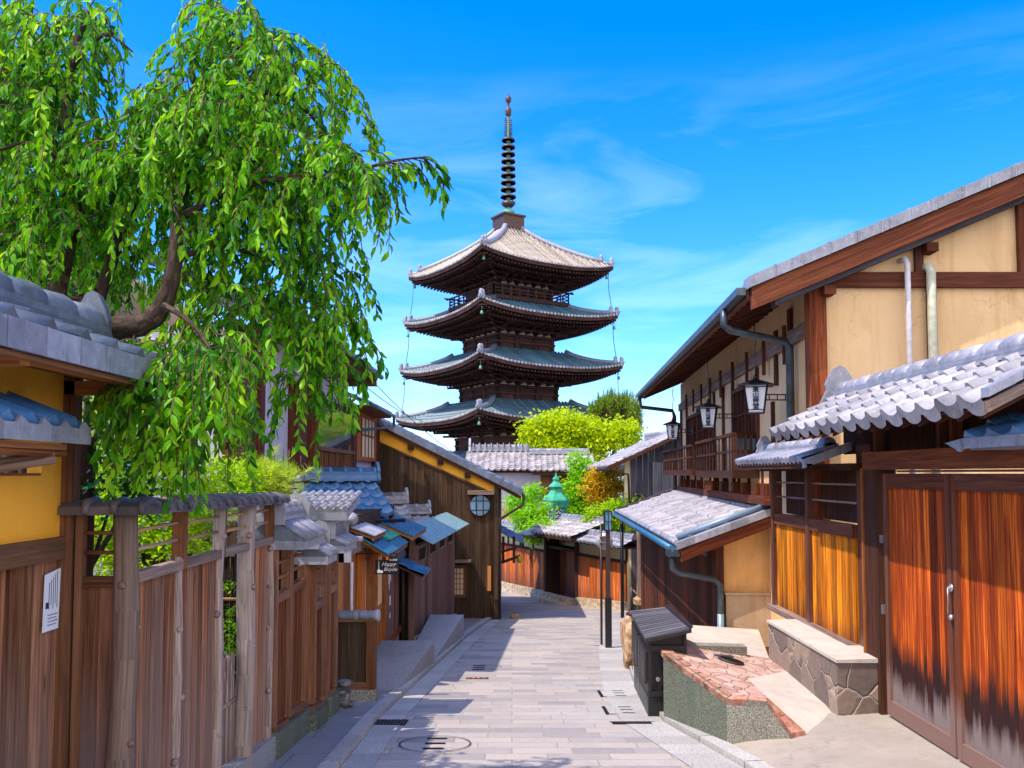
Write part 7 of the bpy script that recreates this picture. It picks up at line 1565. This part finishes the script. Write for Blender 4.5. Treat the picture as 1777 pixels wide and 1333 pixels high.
# ---- generic clump crowns
def clump_tree(name, lb, cat, base, blobs, m, size, n_per, group=None, trunk_r=.08, flat=.5, gap=True, seed=1, asp=.55, branches=True):
    """blobs: (centre, (rx,ry,rz)); leaves gathered in small clumps on and in each lobe"""
    rq = random.Random(seed); t = thing(name, lb, cat, base, group); f = MB(); tr = MB(); base = V3(base)
    top = sum((V3(c) for c, _ in blobs), V3((0, 0, 0))) / len(blobs)
    tr.tube([base, base.lerp(top, .45) + V3((.05, 0, 0)), top], [trunk_r * 1.2, trunk_r * .8, trunk_r * .35], 8)
    for c, rd in blobs:
        c = V3(c); rd = V3(rd)
        if branches: st = base.lerp(top, rq.uniform(.35, .7)); tr.tube([st, st.lerp(c, .5) + V3((0, 0, -.05 * rd.z)), c], [trunk_r * .5, trunk_r * .35, trunk_r * .12], 6)
        nc = max(6, int(n_per * (rd.x * rd.y + rd.x * rd.z + rd.y * rd.z) / (size * size) * .030))
        for _ in range(nc):
            d = V3((rq.gauss(0, 1), rq.gauss(0, 1), rq.gauss(0, 1))).normalized(); k = rq.uniform(.35, 1.08) if rq.random() < .45 else rq.uniform(.8, 1.1)
            p = c + V3((d.x * rd.x, d.y * rd.y, d.z * rd.z)) * k; tone = rq.uniform(.0, .6)
            cs = size * rq.uniform(1.2, 3.0)
            for _ in range(9):
                q = p + V3((rq.gauss(0, 1) * cs * .55, rq.gauss(0, 1) * cs * .55, rq.gauss(0, 1) * cs * .55 * flat))
                ld = V3((rq.gauss(0, 1), rq.gauss(0, 1), rq.gauss(0, .6) - .2)).normalized(); nn = V3((rq.gauss(0, .6), rq.gauss(0, .6), 1)).normalized()
                s = ld.cross(nn); 
                if s.length < .05: continue
                s.normalize(); L2 = size * rq.uniform(.7, 1.3); w = L2 * asp; i = len(f.v)
                f.v += [tuple(q), tuple(q + ld * L2 * .5 + s * w * .5), tuple(q + ld * L2 + V3((0, 0, -L2 * .15))), tuple(q + ld * L2 * .5 - s * w * .5)]
                f.f.append((i, i + 1, i + 2, i + 3)); f.r.append(min(1, max(0, tone + rq.uniform(-.1, .4)))); f.sm.append(False)
    tr.build('trunk', M['bark'], t); f.build('crown', m, t, uv=False); return t
def PXB(px, py, rx, ry, Y, dz=1.0): p = WY(px, py, Y); s = Y / F; return (p, (rx * s, max(rx, ry) * s * dz, ry * s))
# garden behind the fence
clump_tree('maple_shrub', 'bright yellow green maple glowing behind the log post fence rails', 'shrub', (-3.1, 7.2, gz(7)), [PXB(a, b, rx, ry, Y) for a, b, rx, ry, Y in ((180, 700, 50, 50, 7.6), (200, 820, 70, 50, 7.4), (260, 760, 50, 60, 7.8), (160, 920, 50, 60, 6.9), (300, 900, 70, 45, 7.2), (380, 850, 60, 45, 7.8), (250, 960, 60, 40, 7.0), (420, 830, 40, 35, 8.0), (140, 880, 40, 80, 7.2), (230, 900, 60, 60, 7.0), (320, 830, 60, 60, 7.6), (130, 760, 40, 60, 7.6), (320, 960, 60, 40, 6.9), (440, 880, 30, 30, 7.4), (200, 980, 60, 30, 6.9))], M['leaf_maple'], .045, 44, seed=3, trunk_r=.05)
clump_tree('camellia_shrub', 'dark glossy leaved shrub in the shade right of the ochre wall', 'shrub', (-3.1, 6.0, gz(6)), [PXB(a, b, rx, ry, Y) for a, b, rx, ry, Y in ((165, 780, 40, 60, 6.0), (200, 850, 60, 40, 5.9), (150, 690, 30, 50, 6.1), (250, 830, 40, 40, 6.1), (200, 600, 60, 60, 6.6), (90, 480, 90, 60, 6.8), (30, 380, 60, 80, 6.8))], M['leaf_dark'], .07, 26, seed=4, trunk_r=.05, asp=.6)
clump_tree('fence_shrub', 'small green shrub poking out low in the open fence bay', 'shrub', (-2.3, 6.15, gz(6)), [PXB(a, b, rx, ry, Y) for a, b, rx, ry, Y in ((400, 1090, 14, 12, 6.3), (395, 1120, 14, 18, 6.3), (393, 1010, 12, 10, 6.4), (398, 1060, 10, 10, 6.4))], M['leaf_lime'], .03, 40, seed=5, trunk_r=.012)
# pine
t = thing('pine_tree', 'small bushy pine with long yellow green needles above the fence end', 'tree', (-2.95, 8.6, gz(8.6)))
rq = random.Random(9); f = MB(); tr = MB(); bc = WY(455, 850, 8.6); tr.tube([(-2.95, 8.6, gz(8.6)), (-2.9, 8.6, -1.2), bc], [.08, .06, .03], 8)
for _ in range(210):
    a, b, c_ = rq.gauss(0, .5), rq.gauss(0, .5), rq.gauss(0, .5); p = WY(462 + a * 62, 842 + b * 38 - abs(a) * 4, 8.6 + c_ * .5); tr.tube([bc.lerp(p, .3), p], [.012, .006], 4)
    up = V3((rq.gauss(0, .5), rq.gauss(0, .5), rq.uniform(.3, 1))).normalized(); tone = rq.random() * .6
    for _ in range(46):
        d = (up * rq.uniform(.2, 1) + V3((rq.gauss(0, .6), rq.gauss(0, .6), rq.gauss(0, .5)))).normalized(); o = p + up * rq.uniform(-.05, .06); s = d.orthogonal().normalized() * .0022; L2 = rq.uniform(.07, .13); i = len(f.v)
        f.v += [tuple(o - s), tuple(o + s), tuple(o + d * L2)]; f.f.append((i, i + 1, i + 2)); f.r.append(tone + rq.random() * .4); f.sm.append(False)
for k in range(9): p = WY(rq.uniform(430, 525), rq.uniform(795, 825), 8.6); tr.tube([p, p + V3((0, 0, .13))], [.008, .004], 5)
tr.build('trunk', M['twig'], t); f.build('crown', M['needle'], t, uv=False)
# far trees
clump_tree('maple_tree', 'broad yellow green maple in front of the lowest pagoda roofs', 'tree', (WY(1000, 780, 52).x, 52, gz(52)), [PXB(a, b, rx, ry, 52, .8) for a, b, rx, ry in ((940, 745, 32, 22), (975, 730, 38, 18), (1010, 745, 40, 22), (1050, 760, 40, 20), (1080, 742, 28, 14), (960, 775, 40, 18), (1010, 785, 45, 22), (930, 770, 20, 14), (1085, 760, 22, 16), (990, 755, 40, 25), (925, 740, 14, 8))], M['leaf_yellow'], .24, 110, seed=21, trunk_r=.2)
t = thing('conifer_tree', 'dark spiky topped conifer rising behind the yellow maple', 'tree', (WY(1066, 740, 57).x, 57, gz(57)))
rq = random.Random(4); f = MB(); tr = MB(); b0 = V3((WY(1066, 740, 57).x, 57, gz(57))); tr.tube([b0, WY(1066, 740, 57)], [.25, .12], 8)
for _ in range(150):
    a = rq.uniform(-1, 1); px = 1066 + a * 42; pt = 684 + 22 * abs(a) ** 2 + rq.uniform(0, 40) * (rq.random() ** .7); p = WY(px, pt + 28, 57 + rq.uniform(-1.5, 1.5)); q = WY(px + rq.uniform(-4, 8), pt, 57 + rq.uniform(-1.5, 1.5)); tr.tube([WY(1066 + a * 12, 765, 57), p, q], [.05, .03, .012], 4)
    for _ in range(80):
        u_ = rq.random() ** 1.1; o = p.lerp(q, u_) ; o = WY(px, pt + 28, 57).lerp(q, u_) + V3((rq.gauss(0, .12), rq.gauss(0, .3), rq.gauss(0, .1))); d = V3((rq.gauss(0, .5), rq.gauss(0, .5), rq.uniform(.3, 1.2))).normalized(); s = d.orthogonal().normalized() * .03; i = len(f.v); L2 = rq.uniform(.2, .45) * (1.1 - .6 * u_)
        f.v += [tuple(o - s), tuple(o + s), tuple(o + d * L2)]; f.f.append((i, i + 1, i + 2)); f.r.append(rq.random()); f.sm.append(False)
for _ in range(70):
    a = rq.uniform(-1, 1); px = 1066 + a * 44; py = 705 + 16 * a * a; dx = rq.uniform(-3, 6); ln_ = rq.uniform(14, 34); Yc = 57 + rq.uniform(-1.5, 1.5)
    for j in range(26):
        g_ = j / 26; o = WY(px + dx * g_, py - ln_ * g_, Yc); d = V3((rq.gauss(0, .25), rq.gauss(0, .25), 1)).normalized(); s = V3((.035, 0, 0)) * (1.2 - g_); i = len(f.v); f.v += [tuple(o - s), tuple(o + s), tuple(o + d * .32)]; f.f.append((i, i + 1, i + 2)); f.r.append(rq.random() * .6); f.sm.append(False)
tr.build('trunk', M['bark'], t); f.build('crown', M['conifer'], t, uv=False)
YF = lambda px: PE.pt(es(px, 940), 0).y
def near_blob(px, py, rx, ry, k=.6): return PXB(px, py, rx, ry, YF(px) - (.15 if py > 893 else -.9), k)
clump_tree('garden_tree', 'round lime green garden tree left of the green bronze lantern', 'tree', (WY(925, 930, 34.5).x, 34.8, gz(35)), [near_blob(a, b, rx, ry) for a, b, rx, ry in ((903, 868, 20, 18), (922, 862, 16, 16), (935, 888, 20, 16), (908, 898, 22, 16), (938, 912, 22, 12), (922, 926, 20, 12), (955, 914, 14, 7), (928, 850, 12, 8), (912, 918, 16, 12), (890, 880, 12, 14), (935, 938, 12, 6))], M['leaf_lime'], .13, 110, seed=31, trunk_r=.1)
clump_tree('garden_tree', 'taller lime green garden tree between the bronze lantern and the amber one', 'tree', (WY(1008, 900, 36).x, 36.4, gz(36)), [PXB(a, b, rx, ry, 36, .6) for a, b, rx, ry in ((1000, 800, 14, 16), (1015, 818, 20, 18), (1000, 845, 24, 20), (1012, 870, 26, 20), (1028, 830, 20, 20), (995, 870, 18, 16), (1035, 812, 12, 10), (1000, 895, 20, 12))], M['leaf_lime'], .14, 110, seed=32, trunk_r=.1)
clump_tree('amber_tree', 'amber and gold leaved garden tree before the blue black house', 'tree', (WY(1050, 900, 30).x, 30.2, gz(30)), [PXB(a, b, rx, ry, 30, .6) for a, b, rx, ry in ((1045, 822, 24, 12), (1060, 840, 30, 16), (1030, 850, 22, 18), (1080, 845, 26, 12), (1050, 868, 26, 14), (1100, 848, 16, 8), (1092, 865, 16, 8), (1065, 815, 14, 8), (1030, 830, 14, 10))], M['leaf_amber'], .11, 90, seed=33, trunk_r=.08)
clump_tree('garden_bush', 'very bright lime bush spilling over the far wall by the street lamp', 'bush', (WY(1075, 920, 27.5).x, 28.4, gz(28)), [PXB(a, b, rx, ry, 27.6, .5) for a, b, rx, ry in ((1035, 905, 20, 18), (1030, 925, 12, 10), (1050, 925, 14, 10), (1045, 890, 24, 14), (1075, 880, 28, 12), (1100, 868, 16, 10), (1060, 905, 30, 14), (1035, 915, 16, 12), (1080, 905, 20, 20), (1085, 925, 12, 12), (1065, 925, 16, 10), (1030, 900, 12, 10))], M['leaf_maple'], .11, 100, seed=34, trunk_r=.06)
g = MB(); rq = random.Random(2)
for _ in range(260):
    px = rq.uniform(790, 862); p = WG(px, 1073 + rq.uniform(-1, 1)); p.y -= rq.uniform(0, .12); d = V3((rq.gauss(0, .4), rq.gauss(0, .4), 1)).normalized(); s = V3((.008, 0, 0)); i = len(g.v); L2 = rq.uniform(.03, .09); g.v += [tuple(p - s), tuple(p + s), tuple(p + d * L2)]; g.f.append((i, i + 1, i + 2)); g.r.append(rq.random()); g.sm.append(False)
tag(g.build('grass', M['grass'], uv=False), 'thin strip of grass and weeds along the foot of the dark gable wall', 'grass', kind='stuff')
